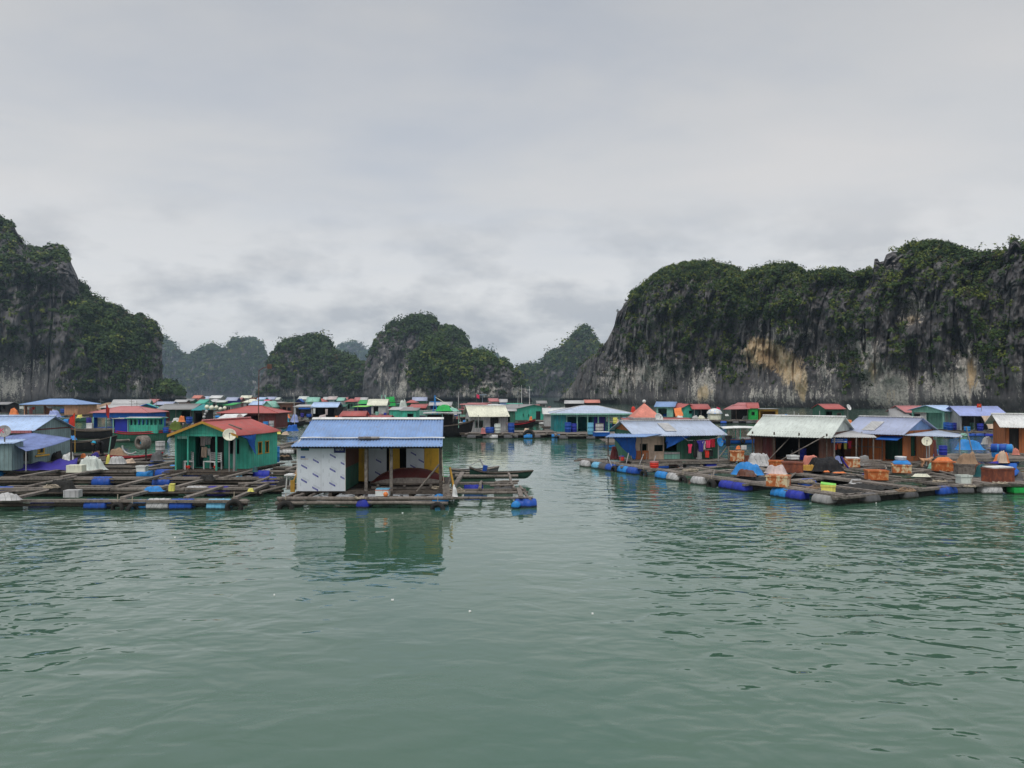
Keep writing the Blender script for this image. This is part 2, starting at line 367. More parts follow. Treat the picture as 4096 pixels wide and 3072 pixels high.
    pick = rng.choice(len(wgt), nclump, p=wgt); ctr = A.reshape(-1, 3)[pick] + rng.normal(0, 0.4, (nclump, 3)) * cr * 0.5; nn = nrm.reshape(-1, 3)[pick]
    nn = np.where(nn[:, 1:2] > 0.2, -nn, nn); nn[:, 2] = np.abs(nn[:, 2])
    size = cr * np.exp(rng.normal(0, 0.48, nclump)); ctr = ctr + nn * size[:, None] * 0.25
    off = rng.normal(0, 1, (nclump, leaves, 3)); off /= np.linalg.norm(off, axis=-1, keepdims=True); off *= 0.55 + 0.45 * rng.random((nclump, leaves, 1))
    off[..., 2] = off[..., 2] * 0.75 + 0.15
    c = ctr[:, None] + off * size[:, None, None]
    fn = off * 1.0 + np.array([0, -0.05, 0.28]) + rng.normal(0, 0.26, off.shape); fn /= np.linalg.norm(fn, axis=-1, keepdims=True)
    r1 = rng.normal(0, 1, off.shape); u = np.cross(fn, r1); u /= np.linalg.norm(u, axis=-1, keepdims=True); w = np.cross(fn, u)
    ls = lsz * (0.55 + 0.8 * rng.random((nclump, leaves, 1))) * np.clip(size / cr, 0.6, 1.5)[:, None, None]
    u = u * ls; w = w * ls * 0.62
    V = np.stack([c - u - w * 0.3, c + w, c + u + w * 0.25, c - w], 2).reshape(-1, 3)
    fo = np_mesh('foliage', V, np.arange(len(V)).reshape(-1, 4), False, LEAF)
    g = np.clip(0.5 + 0.55 * fbm(ctr / L * 6, 3, seed + 5) + rng.normal(0, 0.22, nclump), 0, 1)[:, None]
    dark, midc, yl = np.array([0.020, 0.040, 0.015]), np.array([0.052, 0.092, 0.022]), np.array([0.145, 0.17, 0.03])
    tc_ = dark * (1 - g) + midc * g; yy = (rng.random((nclump, 1)) < yel * g) * rng.random((nclump, 1)); tc_ = tc_ * (1 - yy) + yl * yy
    br = rng.random((nclump, 1)) < 0.025; tc_ = np.where(br, np.array([0.062, 0.055, 0.028]), tc_)
    tcol = np.ones((nclump, leaves, 4, 4), np.float32); tcol[..., :3] = tc_[:, None, None, :] * (0.8 + 0.4 * rng.random((nclump, leaves, 1, 1)))
    ca = fo.data.color_attributes.new('tint', 'FLOAT_COLOR', 'POINT'); ca.data.foreach_set('color', tcol.ravel())
    tag(fo, flabel, 'foliage', None, 'stuff')
    return o

FAR = dict(k=0.8, notch=0, amp=0.07, flute=0.03, palez=0.25, jag=0.006)
# far, bluish ones first
hill('most distant rounded ridge between the two middle hills', 'trees over the most distant ridge between the middle hills', [(712, 852), (718, 790), (727, 758), (750, 743), (766, 747), (797, 761), (820, 790), (850, 852)], [(700, 2600), (860, 2600)], 90, 40, seed=3, nclump=420, leaves=30, cr=9, lsz=3.6, veg0=0.9, **FAR)
hill('small distant ridge peeping out behind the green headland', 'trees over the small distant ridge', [(1005, 852), (1020, 775), (1032, 759), (1039, 756), (1056, 765), (1078, 778), (1110, 804), (1150, 852)], [(1000, 2700), (1160, 2700)], 90, 40, seed=4, nclump=380, leaves=30, cr=9, lsz=3.6, veg0=0.9, **FAR)
hill('hazy shoulder of hill sloping down behind the dark left cliff', 'trees over the hazy sloping shoulder', [(250, 700), (300, 712), (348, 734), (368, 743), (392, 769), (401, 772), (420, 800), (440, 852)], [(240, 1700), (450, 1650)], 150, 60, seed=5, nclump=1100, leaves=26, cr=4.8, lsz=1.9, veg0=0.8, **FAR)
hill('hazy twin hill with a pointed top beside a flat round top', 'trees over the hazy twin hill', [(372, 852), (385, 800), (401, 772), (414, 772), (434, 758), (456, 746), (476, 756), (487, 761), (491, 758), (498, 743), (511, 735), (526, 736), (542, 734), (555, 740), (568, 753), (573, 771), (592, 790), (620, 815), (650, 852)], [(370, 1650), (660, 1550)], 220, 70, seed=6, nclump=1900, leaves=26, cr=4.2, lsz=1.7, veg0=0.75, pale=[(548, 810, 14, 30, 0.35)], **FAR)
hill('pointed spire hill beside the big right cliff', 'trees over the pointed spire hill', [(1108, 860), (1114, 802), (1135, 788), (1147, 792), (1169, 792), (1173, 787), (1186, 768), (1216, 753), (1235, 738), (1245, 724), (1252, 709), (1260, 711), (1267, 709), (1274, 719), (1281, 731), (1291, 748), (1310, 780), (1340, 860)], [(1100, 980), (1350, 900)], 200, 70, k=0.7, seed=8, nclump=1700, leaves=28, cr=2.5, lsz=1.0, veg0=0.55, notch=1.5, amp=0.06, flute=0.03, palez=0.3, jag=0.01)
hill('dark rounded hill left of the tallest middle hill', 'bushes over the dark rounded hill', [(553, 862), (560, 830), (568, 808), (582, 780), (590, 764), (605, 751), (619, 740), (636, 735), (654, 731), (676, 729), (698, 733), (711, 742), (720, 758), (727, 764), (753, 771), (775, 784), (792, 795), (812, 820), (825, 862)], [(550, 640), (830, 640)], 240, 90, k=0.6, seed=9, nclump=2000, leaves=30, cr=1.7, lsz=0.7, veg0=0.0, veg=[(690, 770, 40, 30, 0.5), (760, 810, 40, 40, 0.6)], amp=0.06, flute=0.04, palez=0.3, yel=0.2)
hill('tallest middle hill with a bare grey cliff on its side', 'bushes over the tallest middle hill', [(782, 864), (788, 785), (797, 763), (815, 731), (839, 707), (854, 698), (873, 697), (888, 687), (907, 682), (927, 687), (942, 697), (948, 709), (971, 710), (990, 713), (1000, 726), (1013, 746), (1022, 770), (1036, 864)], [(780, 600), (1040, 600)], 240, 100, k=0.5, seed=10, nclump=1500, leaves=30, cr=1.55, lsz=0.65, veg0=-0.3, veg=[(905, 700, 55, 20, 0.9), (985, 740, 30, 45, 0.9), (930, 740, 40, 30, 0.5)], pale=[(828, 790, 14, 40, 0.25), (880, 800, 20, 50, 0.3), (850, 745, 20, 25, 0.15)], amp=0.045, flute=0.06, palez=0.42, yel=0.12, steep=0.7)
hill('low green headland thick with trees in front of the tallest hill', 'trees over the low green headland', [(874, 868), (880, 820), (889, 785), (902, 760), (922, 736), (937, 731), (951, 738), (966, 753), (976, 765), (1000, 763), (1032, 764), (1054, 768), (1063, 775), (1078, 787), (1085, 778), (1095, 787), (1100, 797), (1117, 809), (1132, 826), (1144, 852), (1150, 868)], [(870, 480), (1155, 460)], 260, 90, k=0.5, seed=11, nclump=2200, leaves=34, cr=1.35, lsz=0.55, veg0=-0.1, veg=[(930, 780, 45, 55, 1.0), (985, 800, 45, 30, 0.7), (1040, 770, 25, 10, 0.8)], pale=[(1060, 838, 25, 20, 0.35), (1115, 840, 14, 22, 0.35), (985, 845, 30, 14, 0.3), (905, 850, 16, 16, 0.3)], amp=0.07, flute=0.07, palez=0.42, yel=0.3)
# left cliffs
hill('dark green slope running down from the big left cliff', 'bushes and trees over the left green slope', [(112, 868), (120, 790), (130, 715), (142, 662), (156, 628), (168, 614), (182, 623), (205, 650), (230, 661), (257, 670), (279, 686), (292, 690), (300, 684), (318, 698), (340, 709), (350, 728), (348, 778), (352, 819), (362, 862), (366, 868)], [(112, 408), (240, 415), (370, 440)], 380, 120, k=0.42, seed=12, nclump=3400, leaves=34, cr=1.3, lsz=0.5, veg0=-0.05, veg=[(170, 690, 60, 50, 0.8), (240, 730, 60, 45, 0.9), (290, 740, 40, 40, 0.5), (200, 800, 60, 40, 0.4)], pale=[(300, 830, 14, 25, 0.3), (250, 812, 20, 15, 0.25)], amp=0.06, flute=0.06, palez=0.3, yel=0.3)
hill('big dark cliff at the left edge of the bay', 'bushes clinging to the big left cliff', [(-260, 420), (-120, 440), (-40, 455), (0, 469), (15, 480), (33, 493), (46, 518), (61, 534), (78, 541), (94, 536), (108, 533), (119, 532), (135, 538), (149, 551), (156, 570), (166, 592), (172, 610), (180, 628), (190, 700), (205, 790), (222, 868)], [(-260, 400), (222, 415)], 560, 150, k=0.38, seed=13, nclump=2900, leaves=34, cr=1.15, lsz=0.46, veg0=-0.42, veg=[(110, 550, 40, 14, 0.8), (15, 520, 40, 25, 0.5), (100, 600, 50, 40, 0.4), (20, 590, 40, 40, 0.4), (160, 700, 30, 60, 0.6), (60, 700, 60, 60, 0.25)], pale=[(79, 625, 10, 14, 0.35), (20, 835, 40, 30, 0.34), (75, 790, 20, 30, 0.25), (142, 830, 10, 30, 0.3), (50, 650, 30, 20, 0.15)], cream=[(99, 767, 4, 10, 0.4)], amp=0.078, flute=0.05, palez=0.24, yel=0.3, steep=0.7)
hill('low dark rocky point at the foot of the left slope', 'bushes on the low rocky point', [(330, 866), (340, 838), (355, 826), (375, 832), (388, 841), (399, 856), (412, 866)], [(320, 410), (420, 410)], 90, 50, k=0.5, seed=14, nclump=160, leaves=40, cr=1.4, lsz=0.6, veg0=0.4, amp=0.1, flute=0.08, palez=0.2)
# right cliff
hill('long dark limestone cliff with pale and cream scars on the right side', 'bushes and trees over the long right cliff',
     [(1196, 872), (1205, 868), (1215, 855), (1232, 836), (1244, 818), (1251, 790), (1269, 777), (1293, 755), (1313, 733), (1327, 703), (1334, 674), (1345, 662), (1356, 650), (1359, 640), (1375, 628), (1391, 616), (1422, 591), (1447, 579), (1481, 570), (1513, 567), (1552, 571), (1579, 578), (1603, 592), (1618, 589), (1637, 584), (1669, 577), (1702, 573), (1725, 579), (1740, 592), (1774, 588), (1794, 584), (1824, 588), (1836, 595), (1850, 594), (1865, 588), (1886, 585), (1889, 562), (1896, 559), (1900, 566), (1909, 566), (1914, 553), (1931, 543), (1945, 541), (1961, 538), (1966, 531), (1981, 530), (2009, 526), (2039, 528), (2057, 538), (2088, 547), (2113, 551), (2143, 551), (2154, 546), (2177, 539), (2181, 521), (2192, 514), (2204, 524), (2214, 531), (2290, 505), (2380, 520), (2500, 560)],
     [(1196, 430), (1205, 412), (1300, 350), (1400, 313), (1700, 261), (1950, 228), (2212, 196), (2500, 178)], 1250, 230, k=0.34, seed=15, nclump=10500, leaves=30, cr=0.74, lsz=0.25, veg0=-0.40,
     veg=[(1490, 590, 95, 28, 1.0), (1600, 620, 40, 20, 0.8), (1660, 600, 55, 28, 0.7), (1590, 665, 45, 35, 0.8), (1660, 675, 60, 32, 1.1), (1740, 645, 45, 28, 0.9), (1790, 600, 45, 14, 0.9), (1560, 740, 28, 60, 0.9), (1570, 815, 28, 28, 1.0), (1505, 670, 30, 45, 0.5), (1880, 680, 55, 28, 0.7), (1825, 710, 40, 25, 0.7), (1790, 790, 45, 22, 0.9), (1850, 765, 30, 14, 0.7), (1840, 835, 30, 28, 0.6), (2005, 545, 70, 14, 0.9), (2095, 580, 55, 32, 0.6), (2000, 610, 60, 45, 0.45), (1930, 620, 30, 40, 0.5), (2070, 660, 40, 30, 0.35), (2125, 690, 26, 70, 0.9), (2160, 770, 36, 70, 0.8), (1955, 742, 30, 12, 1.0), (1440, 690, 55, 35, 0.6), (1400, 745, 40, 25, 0.45), (1380, 640, 30, 30, 0.6), (1345, 845, 60, 8, 0.8), (1440, 838, 45, 12, 0.7), (2165, 835, 25, 28, 0.6), (1480, 790, 20, 30, 0.4), (1900, 560, 30, 18, -0.9), (1945, 548, 25, 10, -0.5)],
     pale=[(1345, 810, 60, 25, 0.30), (1420, 805, 55, 30, 0.32), (1520, 830, 26, 45, 0.50), (1370, 765, 40, 20, 0.20), (1700, 720, 70, 24, 0.34), (1780, 790, 30, 40, 0.30), (1745, 850, 60, 25, 0.42), (1880, 800, 26, 60, 0.48), (1925, 840, 30, 35, 0.48), (2040, 835, 55, 35, 0.42), (2090, 800, 24, 60, 0.55), (1970, 670, 34, 34, 0.46), (1860, 745, 45, 14, 0.30), (1640, 850, 40, 15, 0.3)],
     cream=[(1655, 770, 44, 30, 0.62), (1705, 795, 34, 34, 0.56), (1635, 748, 26, 24, 0.46), (1735, 845, 18, 30, 0.46), (1517, 850, 18, 22, 0.5), (1925, 850, 20, 26, 0.44), (2098, 815, 15, 52, 0.54), (1885, 805, 10, 34, 0.42), (1975, 690, 30, 14, 0.28)],
     bumps=[(1972, 815, 7, 60, -12), (1960, 770, 10, 20, -6), (1905, 800, 45, 60, 4.5), (2045, 760, 60, 80, 5.0), (1690, 790, 70, 50, -4.0), (1560, 760, 40, 110, -5.0), (1470, 720, 60, 90, 4.0), (1950, 745, 30, 10, -3.5), (1985, 680, 30, 40, -2.5), (2140, 720, 30, 100, -4.0), (1800, 770, 40, 60, -4)],
     amp=0.080, flute=0.055, palez=0.34, yel=0.75, steep=0.62, notch=2.6, jag=0.009)

# ---------------------------------------------------------------- palette
PAL = {
 'sheetblue': ((0.20, 0.325, 0.58), 0.5), 'skyblue': ((0.42, 0.56, 0.80), 0.5), 'paleblue': ((0.42, 0.49, 0.62), 0.5), 'lavender': ((0.36, 0.405, 0.56), 0.5), 'violetblue': ((0.30, 0.36, 0.66), 0.5),
 'red': ((0.40, 0.085, 0.075), 0.55), 'rose': ((0.46, 0.16, 0.16), 0.55), 'pink': ((0.58, 0.21, 0.16), 0.7), 'darkred': ((0.13, 0.02, 0.02), 0.6), 'crimson': ((0.36, 0.01, 0.025), 0.5), 'brightred': ((0.62, 0.04, 0.025), 0.6),
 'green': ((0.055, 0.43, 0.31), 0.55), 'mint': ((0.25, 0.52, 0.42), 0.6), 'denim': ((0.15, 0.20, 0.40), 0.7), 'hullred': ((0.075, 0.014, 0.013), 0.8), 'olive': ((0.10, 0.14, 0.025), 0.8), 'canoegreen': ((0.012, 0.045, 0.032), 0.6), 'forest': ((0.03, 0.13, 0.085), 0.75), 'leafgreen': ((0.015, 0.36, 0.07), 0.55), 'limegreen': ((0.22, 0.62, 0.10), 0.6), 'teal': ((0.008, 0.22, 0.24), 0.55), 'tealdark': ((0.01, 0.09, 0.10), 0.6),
 'orange': ((0.44, 0.135, 0.04), 0.7), 'peach': ((0.55, 0.30, 0.17), 0.8), 'tangerine': ((0.75, 0.22, 0.07), 0.7), 'beige': ((0.55, 0.42, 0.32), 0.8), 'sand': ((0.30, 0.20, 0.13), 0.9), 'yellow': ((0.62, 0.36, 0.04), 0.6), 'lemon': ((0.75, 0.70, 0.16), 0.5), 'ochre': ((0.42, 0.24, 0.04), 0.7),
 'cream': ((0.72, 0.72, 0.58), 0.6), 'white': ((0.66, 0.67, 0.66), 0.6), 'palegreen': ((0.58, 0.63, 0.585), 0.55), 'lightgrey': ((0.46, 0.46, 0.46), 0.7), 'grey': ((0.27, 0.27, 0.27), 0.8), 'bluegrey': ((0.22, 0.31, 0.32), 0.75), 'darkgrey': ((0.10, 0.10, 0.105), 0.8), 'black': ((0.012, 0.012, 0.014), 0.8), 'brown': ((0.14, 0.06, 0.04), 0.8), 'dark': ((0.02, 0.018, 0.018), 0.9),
 'blue': ((0.012, 0.07, 0.36), 0.45), 'royal': ((0.02, 0.035, 0.34), 0.55), 'purple': ((0.035, 0.025, 0.25), 0.6), 'cobalt': ((0.01, 0.10, 0.42), 0.65), 'brightblue': ((0.022, 0.22, 0.58), 0.45), 'pooldblue': ((0.16, 0.45, 0.66), 0.4), 'cyan': ((0.02, 0.40, 0.60), 0.6), 'navy': ((0.012, 0.02, 0.10), 0.6), 'rosepink': ((0.70, 0.05, 0.13), 0.7), 'palepink': ((0.52, 0.44, 0.43), 0.8),
}
WALLS = {'green', 'forest', 'mint', 'orange', 'bluegrey', 'teal', 'brown', 'darkred', 'peach', 'lightgrey', 'rose', 'tealdark'}
def P(k):
    if k == 'wood': return wood('weathered_wood', (0.165, 0.145, 0.128), (0.042, 0.037, 0.033))
    if k == 'darkwood': return wood('dark_wet_wood', (0.075, 0.062, 0.052), (0.02, 0.018, 0.016))
    if k == 'rustcream': return rust('rusty_cream_paint')
    if k == 'rustbrown': return rust('rusty_brown_steel', (0.28, 0.075, 0.03), (0.12, 0.035, 0.02), (0.06, 0.02, 0.015), 0.40, 0.62)
    if k == 'rustorange': return rust('rusty_orange_steel', (0.60, 0.42, 0.2), (0.36, 0.09, 0.018), (0.18, 0.035, 0.012), 0.42, 0.66)
    if k == 'rubber': return paint('black_rubber', (0.022, 0.021, 0.02), 0.85, 0.3, 4, 0.35, (0.10, 0.09, 0.07), False)
    if k == 'net': return paint('fishing_net', (0.028, 0.028, 0.027), 0.95, 0.5, 7, 0.3, (0.08, 0.075, 0.06), False)
    if k == 'rope': return paint('rope_fibre', (0.36, 0.31, 0.24), 0.95, 0.3, 8, 0.5, (0.12, 0.10, 0.08), False)
    c, r = PAL[k]; plastic = k in ('blue', 'brightblue', 'pooldblue', 'royal'); new = (k + '_paint') not in MATS
    m = paint(k + '_paint', c, r, 0.16 if plastic else 0.24, 1.3, 0.5 if plastic else 0.6)
    if new:
        t = m.node_tree; b = t.nodes['Principled BSDF']; src = b.inputs['Base Color'].links[0].from_socket
        if k in WALLS:                                                # planked walls: dark gaps every hand's breadth, boards of uneven tone
            c_ = t.nodes.new('ShaderNodeTexCoord').outputs['Object']; sp = t.nodes.new('ShaderNodeSeparateXYZ'); t.links.new(c_, sp.inputs[0])
            u = math_node(t, 'MULTIPLY', math_node(t, 'ADD', sp.outputs[0], sp.outputs[1]), 4.4); fr = math_node(t, 'FRACT', u); fl = math_node(t, 'FLOOR', u)
            gap = math_node(t, 'LESS_THAN', fr, 0.10); wn = t.nodes.new('ShaderNodeTexWhiteNoise'); wn.noise_dimensions = '1D'; t.links.new(fl, wn.inputs['W'])
            src = mix(t, math_node(t, 'MULTIPLY', wn.outputs['Value'], 0.34), src, tuple(x * 0.45 + 0.03 for x in c)); src = mix(t, math_node(t, 'MULTIPLY', gap, 0.65), src, tuple(x * 0.25 for x in c))
            bt = t.nodes.new('ShaderNodeTexCoord').outputs['Object']; n_ = noise_node(t, mapping(t, bt, (2, 2, 0.5)), 2.3, 6, 0.7); src = mix(t, ramp(t, n_, [(0.5, (0, 0, 0)), (0.72, (0.55,) * 3)]), src, tuple(0.4 * x + 0.12 for x in c))
        ge = t.nodes.new('ShaderNodeNewGeometry').outputs['Position']; sz = t.nodes.new('ShaderNodeSeparateXYZ'); t.links.new(ge, sz.inputs[0])
        n_ = noise_node(t, mapping(t, ge, (2.2, 2.2, 1)), 2.5, 4, 0.6); zz = math_node(t, 'ADD', sz.outputs[2], math_node(t, 'MULTIPLY', n_, -0.10))
        src = mix(t, ramp(t, zz, [(0.0, (0.88,) * 3), (0.05, (0, 0, 0))]), src, (0.022, 0.028, 0.016))      # weed and slime at the waterline
        t.links.new(src, b.inputs['Base Color'])
    return m
def roofmat(k):
    c, r = PAL[k]; n = k + '_roof_sheet'
    if n in MATS: return MATS[n]
    m, t, b = new_mat(n); co = t.nodes.new('ShaderNodeTexCoord').outputs['Object']
    n1 = noise_node(t, co, 0.9, 5, 0.6); n2 = noise_node(t, mapping(t, co, (5, 1.0, 1.0)), 1.6, 6, 0.65)
    base = ramp(t, n1, [(0.3, tuple(x * 0.84 for x in c)), (0.7, tuple(min(1, x * 1.14) for x in c))])
    base = mix(t, ramp(t, n2, [(0.46, (0, 0, 0)), (0.76, (0.62,) * 3)]), base, tuple(0.34 * x + 0.13 for x in c))
    spk = noise_node(t, co, 6.5, 3, 0.6); base = mix(t, ramp(t, spk, [(0.61, (0, 0, 0)), (0.74, (0.6,) * 3)]), base, (0.20, 0.13, 0.09))
    t.links.new(base, b.inputs['Base Color']); b.inputs['Roughness'].default_value = r; b.inputs['Specular IOR Level'].default_value = 0.35
    MATS[n] = m; return m

# ---------------------------------------------------------------- building kit
def wall_run(mb, a, b, h, opens=(), th=0.06):
    a, b = Vector((*a, 0)), Vector((*b, 0)); L = (b - a).length; u = (b - a) / L; ang = math.atan2(u.y, u.x)
    xs = sorted({0.0, L, *[max(0, min(L, o[0])) for o in opens], *[max(0, min(L, o[1])) for o in opens]})
    for x0, x1 in zip(xs, xs[1:]):
        if x1 - x0 < 0.01: continue
        xm = (x0 + x1) / 2; z = 0.0; segs = []
        for o in sorted([o for o in opens if o[0] <= xm <= o[1]], key=lambda o: o[2]):
            if o[2] > z + 0.01: segs.append((z, o[2]))
            z = max(z, o[3])
        if z < h - 0.01: segs.append((z, h))
        for z0, z1 in segs: mb.obox(a + u * xm + Vector((0, 0, (z0 + z1) / 2)), x1 - x0, th, z1 - z0, ang)
def roof_slab(mb, e0, e1, r1, r0, pitch=0.16, amp=0.016, th=0.03, rows=3, sag=0.0):
    e0, e1, r1, r0 = map(Vector, (e0, e1, r1, r0)); L = (e1 - e0).length; n = max(2, min(420, int(L / pitch * 4))) if amp else 2
    nrm = (e1 - e0).cross(r0 - e0).normalized()
    if nrm.z < 0: nrm = -nrm
    Pn = []
    for i in range(rows):
        t = i / (rows - 1); row = []
        for j in range(n + 1):
            s = j / n; p = (e0 * (1 - s) + e1 * s) * (1 - t) + (r0 * (1 - s) + r1 * s) * t
            w = amp * math.cos(s * L / pitch * 2 * math.pi) if amp else 0
            row.append(p + nrm * w - Vector((0, 0, sag * math.sin(math.pi * s) * (1 - t))))
        Pn.append(row)
    mb.grid(Pn, True, th)
def drum_mb(r=0.29, L=0.88, n=16):
    pr = [(0.0, -L / 2), (r * 0.9, -L / 2), (r, -L / 2 + 0.04), (r, -L * 0.2), (r * 1.05, -L * 0.18), (r * 1.05, -L * 0.15), (r, -L * 0.13), (r, L * 0.13), (r * 1.05, L * 0.15), (r * 1.05, L * 0.18), (r, L * 0.2), (r, L / 2 - 0.04), (r * 0.9, L / 2), (0, L / 2)]
    mb = MB(); mb.lathe(pr, (0, 0, 0), (1, 0, 0), n); return mb
DRUM = {}
def float_drum(parent, x, y, z, col, rot=0.0, L=0.88, r=0.29, label=None):
    key = (col, L, r)
    if key not in DRUM:
        o = drum_mb(r, L).build('float_drum', P(col)); DRUM[key] = o.data; bpy.data.objects.remove(o)
    o = bpy.data.objects.new('float_drum', DRUM[key]); COL.objects.link(o); o.parent = parent; o.location = (x, y, z + .05)
    o.rotation_euler = (random.uniform(-1, 1), 0, rot)
    if label: o['label'] = label
    return o
DC = ['darkgrey', 'blue', 'royal', 'darkgrey', 'darkgrey', 'lightgrey', 'brightblue']
def platform(parent, w, dp, fr=0.6, sd=0.4, bk=0.4, z=0.0, drums=True, cols=None, far=False):
    """log raft that carries a house: planks, bearers and float drums, top at z"""
    x0, x1, y0, y1 = -w / 2 - sd, w / 2 + sd, -fr, dp + bk; mb = MB(); n = max(4, int((y1 - y0) / (1.0 if far else 0.42)))
    for i in range(n):
        a = y0 + (y1 - y0) * i / n; b = y0 + (y1 - y0) * (i + 1) / n - 0.03
        mb.box(x0 + random.uniform(-.12, .1), x1 + random.uniform(-.1, .14), a, b, z - 0.07 + random.uniform(0, .02), z + random.uniform(-.012, .012))
    for x in np.linspace(x0 + 0.3, x1 - 0.3, max(2, int(w / 2.2))): mb.box(x - .07, x + .07, y0 - .1, y1, z - 0.22, z - 0.075)
    mb.box(x0 - .1, x1 + .1, y0 - .06, y0 + .08, z - 0.20, z - 0.08)
    o = mb.build('platform', P('wood' if random.random() < .6 else 'darkwood'), parent)
    if drums:
        x = x0 + 0.55; c = cols or DC
        while x < x1 - 0.3:
            if random.random() < .8: float_drum(parent, x, y0 + 0.28, z - 0.42, random.choice(c))
            x += random.choice([0.95, 1.0, 1.3])
    return o
def house(label, x, y, rot, w, dp, h, rise, roof, wallc, roofc, z0=0.5, over=0.35, opens=(), porch=0.0, posts=0, postc=None, gablec=None, ridge=0.4, plat=True, fr=0.6, sd=0.4,
          pitch=0.16, amp=0.016, trim=None, cap=None, name='floating_house', group=None, cat='house', drums=True, over_f=None, far=False, sag=0.02, pcols=None, frames=None):
    """opens: (face f/l/r/b, u0, u1, v0, v1, kind o/d/w[, colour]) in metres along the face, seen from outside left to right"""
    root = empty(name, (x, y, z0), R(rot)); tag(root, label, cat, group)
    fo = over if over_f is None else over_f
    faces = {'f': ((-w / 2, porch), (w / 2, porch)), 'r': ((w / 2, porch), (w / 2, dp)), 'b': ((w / 2, dp), (-w / 2, dp)), 'l': ((-w / 2, dp), (-w / 2, porch))}
    mb = MB()
    for k, (a, b) in faces.items():
        hh = h if not (roof == 'shed' and k == 'b') else h + rise
        wall_run(mb, a, b, hh, [o[1:5] for o in opens if o[0] == k])
    if plat: mb.box(-w / 2 + .04, w / 2 - .04, porch + .04, dp - .04, 0.004, 0.03)
    if roof == 'gx' and not gablec:
        for sx in (-w / 2, w / 2 - 0.05): mb.prism([(sx, porch, h), (sx, dp, h), (sx, porch + (dp - porch) / 2 if False else dp / 2, h + rise - .03)], (0.05, 0, 0))
    if roof == 'gy' and not gablec:
        for sy in (0.0, dp - 0.05): mb.prism([(-w / 2, sy, h), (w / 2, sy, h), (0, sy, h + rise - .03)], (0, 0.05, 0))
    if roof == 'shed':
        for sx in (-w / 2, w / 2 - 0.05): mb.prism([(sx, porch, h), (sx, dp, h), (sx, dp, h + rise - .02)], (0.05, 0, 0))
    mb.build('wall', P(wallc), root)
    if gablec:
        g = MB()
        if roof == 'gx':
            for sx in (-w / 2, w / 2 - 0.05): g.prism([(sx, 0, h), (sx, dp, h), (sx, dp / 2, h + rise - .03)], (0.05, 0, 0))
        else:
            for sy in (0.0, dp - 0.05): g.prism([(-w / 2, sy, h), (w / 2, sy, h), (0, sy, h + rise - .03)], (0, 0.05, 0))
        g.build('gable', P(gablec), root)
    rb = MB()
    if roof == 'gx':
        s = rise / (dp / 2); zf, zb = h - s * fo + .03, h - s * over + .03; zr = h + rise + .03; X0, X1 = -w / 2 - over, w / 2 + over
        roof_slab(rb, (X0, -fo, zf), (X1, -fo, zf), (X1, dp / 2 + .02, zr), (X0, dp / 2 + .02, zr), pitch, amp, sag=sag)
        roof_slab(rb, (X0, dp + over, zb), (X1, dp + over, zb), (X1, dp / 2 + .03, zr - .012), (X0, dp / 2 + .03, zr - .012), pitch, amp)
        capl = [(X0 - .02, dp / 2 + .025, zr + .03), (X1 + .02, dp / 2 + .025, zr + .03)]
    elif roof == 'gy':
        s = rise / (w / 2); ze = h - s * over + .03; zr = h + rise + .03; Y0, Y1 = -fo, dp + over
        roof_slab(rb, (-w / 2 - over, Y0, ze), (-w / 2 - over, Y1, ze), (.02, Y1, zr), (.02, Y0, zr), pitch, amp, sag=sag)
        roof_slab(rb, (w / 2 + over, Y0, ze), (w / 2 + over, Y1, ze), (.03, Y1, zr - .012), (.03, Y0, zr - .012), pitch, amp, sag=sag)
        capl = [(.025, Y0 - .02, zr + .03), (.025, Y1 + .02, zr + .03)]
    elif roof == 'hip':
        X0, X1, Y0, Y1 = -w / 2 - over, w / 2 + over, -fo, dp + over; ze = h - .05; zr = h + rise; q = ridge * w / 2; ym = (Y0 + Y1) / 2
        A, B, C, D_ = (X0, Y0, ze), (X1, Y0, ze), (X1, Y1, ze), (X0, Y1, ze); E, F_ = (-q, ym, zr), (q, ym, zr)
        rb.add([A, B, C, D_, E, F_] + [(p[0], p[1], p[2] - .05) for p in (A, B, C, D_, E, F_)],
               [(0, 1, 5, 4), (1, 2, 5), (2, 3, 4, 5), (3, 0, 4), (7, 6, 10, 11), (8, 7, 11), (9, 8, 11, 10), (6, 9, 10), (0, 6, 7, 1), (1, 7, 8, 2), (2, 8, 9, 3), (3, 9, 6, 0)])
        capl = None
        hc = MB()
        for a_, b_ in ((A, E), (B, F_), (C, F_), (D_, E), (E, F_)): hc.tube([Vector(a_) + Vector((0, 0, .01)), Vector(b_) + Vector((0, 0, .01))], .045, 6)
        if not far: hc.build('ridge_cap', roofmat(cap or roofc), root)
    else:
        z1 = h + (rise if roof == 'shed' else 0) + .03
        roof_slab(rb, (-w / 2 - over, -fo, h + .03), (w / 2 + over, -fo, h + .03), (w / 2 + over, dp + over, z1), (-w / 2 - over, dp + over, z1), pitch, amp, sag=sag); capl = None
    rb.build('roof', roofmat(roofc), root)
    if cap and capl:
        c = MB(); c.tube(capl, .06, 6); c.build('ridge_cap', P(cap), root)
    if trim and roof == 'gy':
        t = MB(); s = rise / (w / 2); ze = h - s * over; zr = h + rise
        for sx in (-1, 1): t.prism([(sx * (w / 2 + over), -fo - .03, ze - .10), (sx * (w / 2 + over), -fo - .03, ze + .025), (0, -fo - .03, zr + .025), (0, -fo - .03, zr - .10)], (0, .028, 0))
        t.build('barge_board', P(trim), root)
    if posts:
        for i in range(posts):
            px = -w / 2 + .06 + (w - .12) * i / max(1, posts - 1); m = MB(); m.tube([(px, .07, 0), (px + random.uniform(-.02, .02), .07, h)], .05, 6); m.build('post', P(postc or wallc), root)
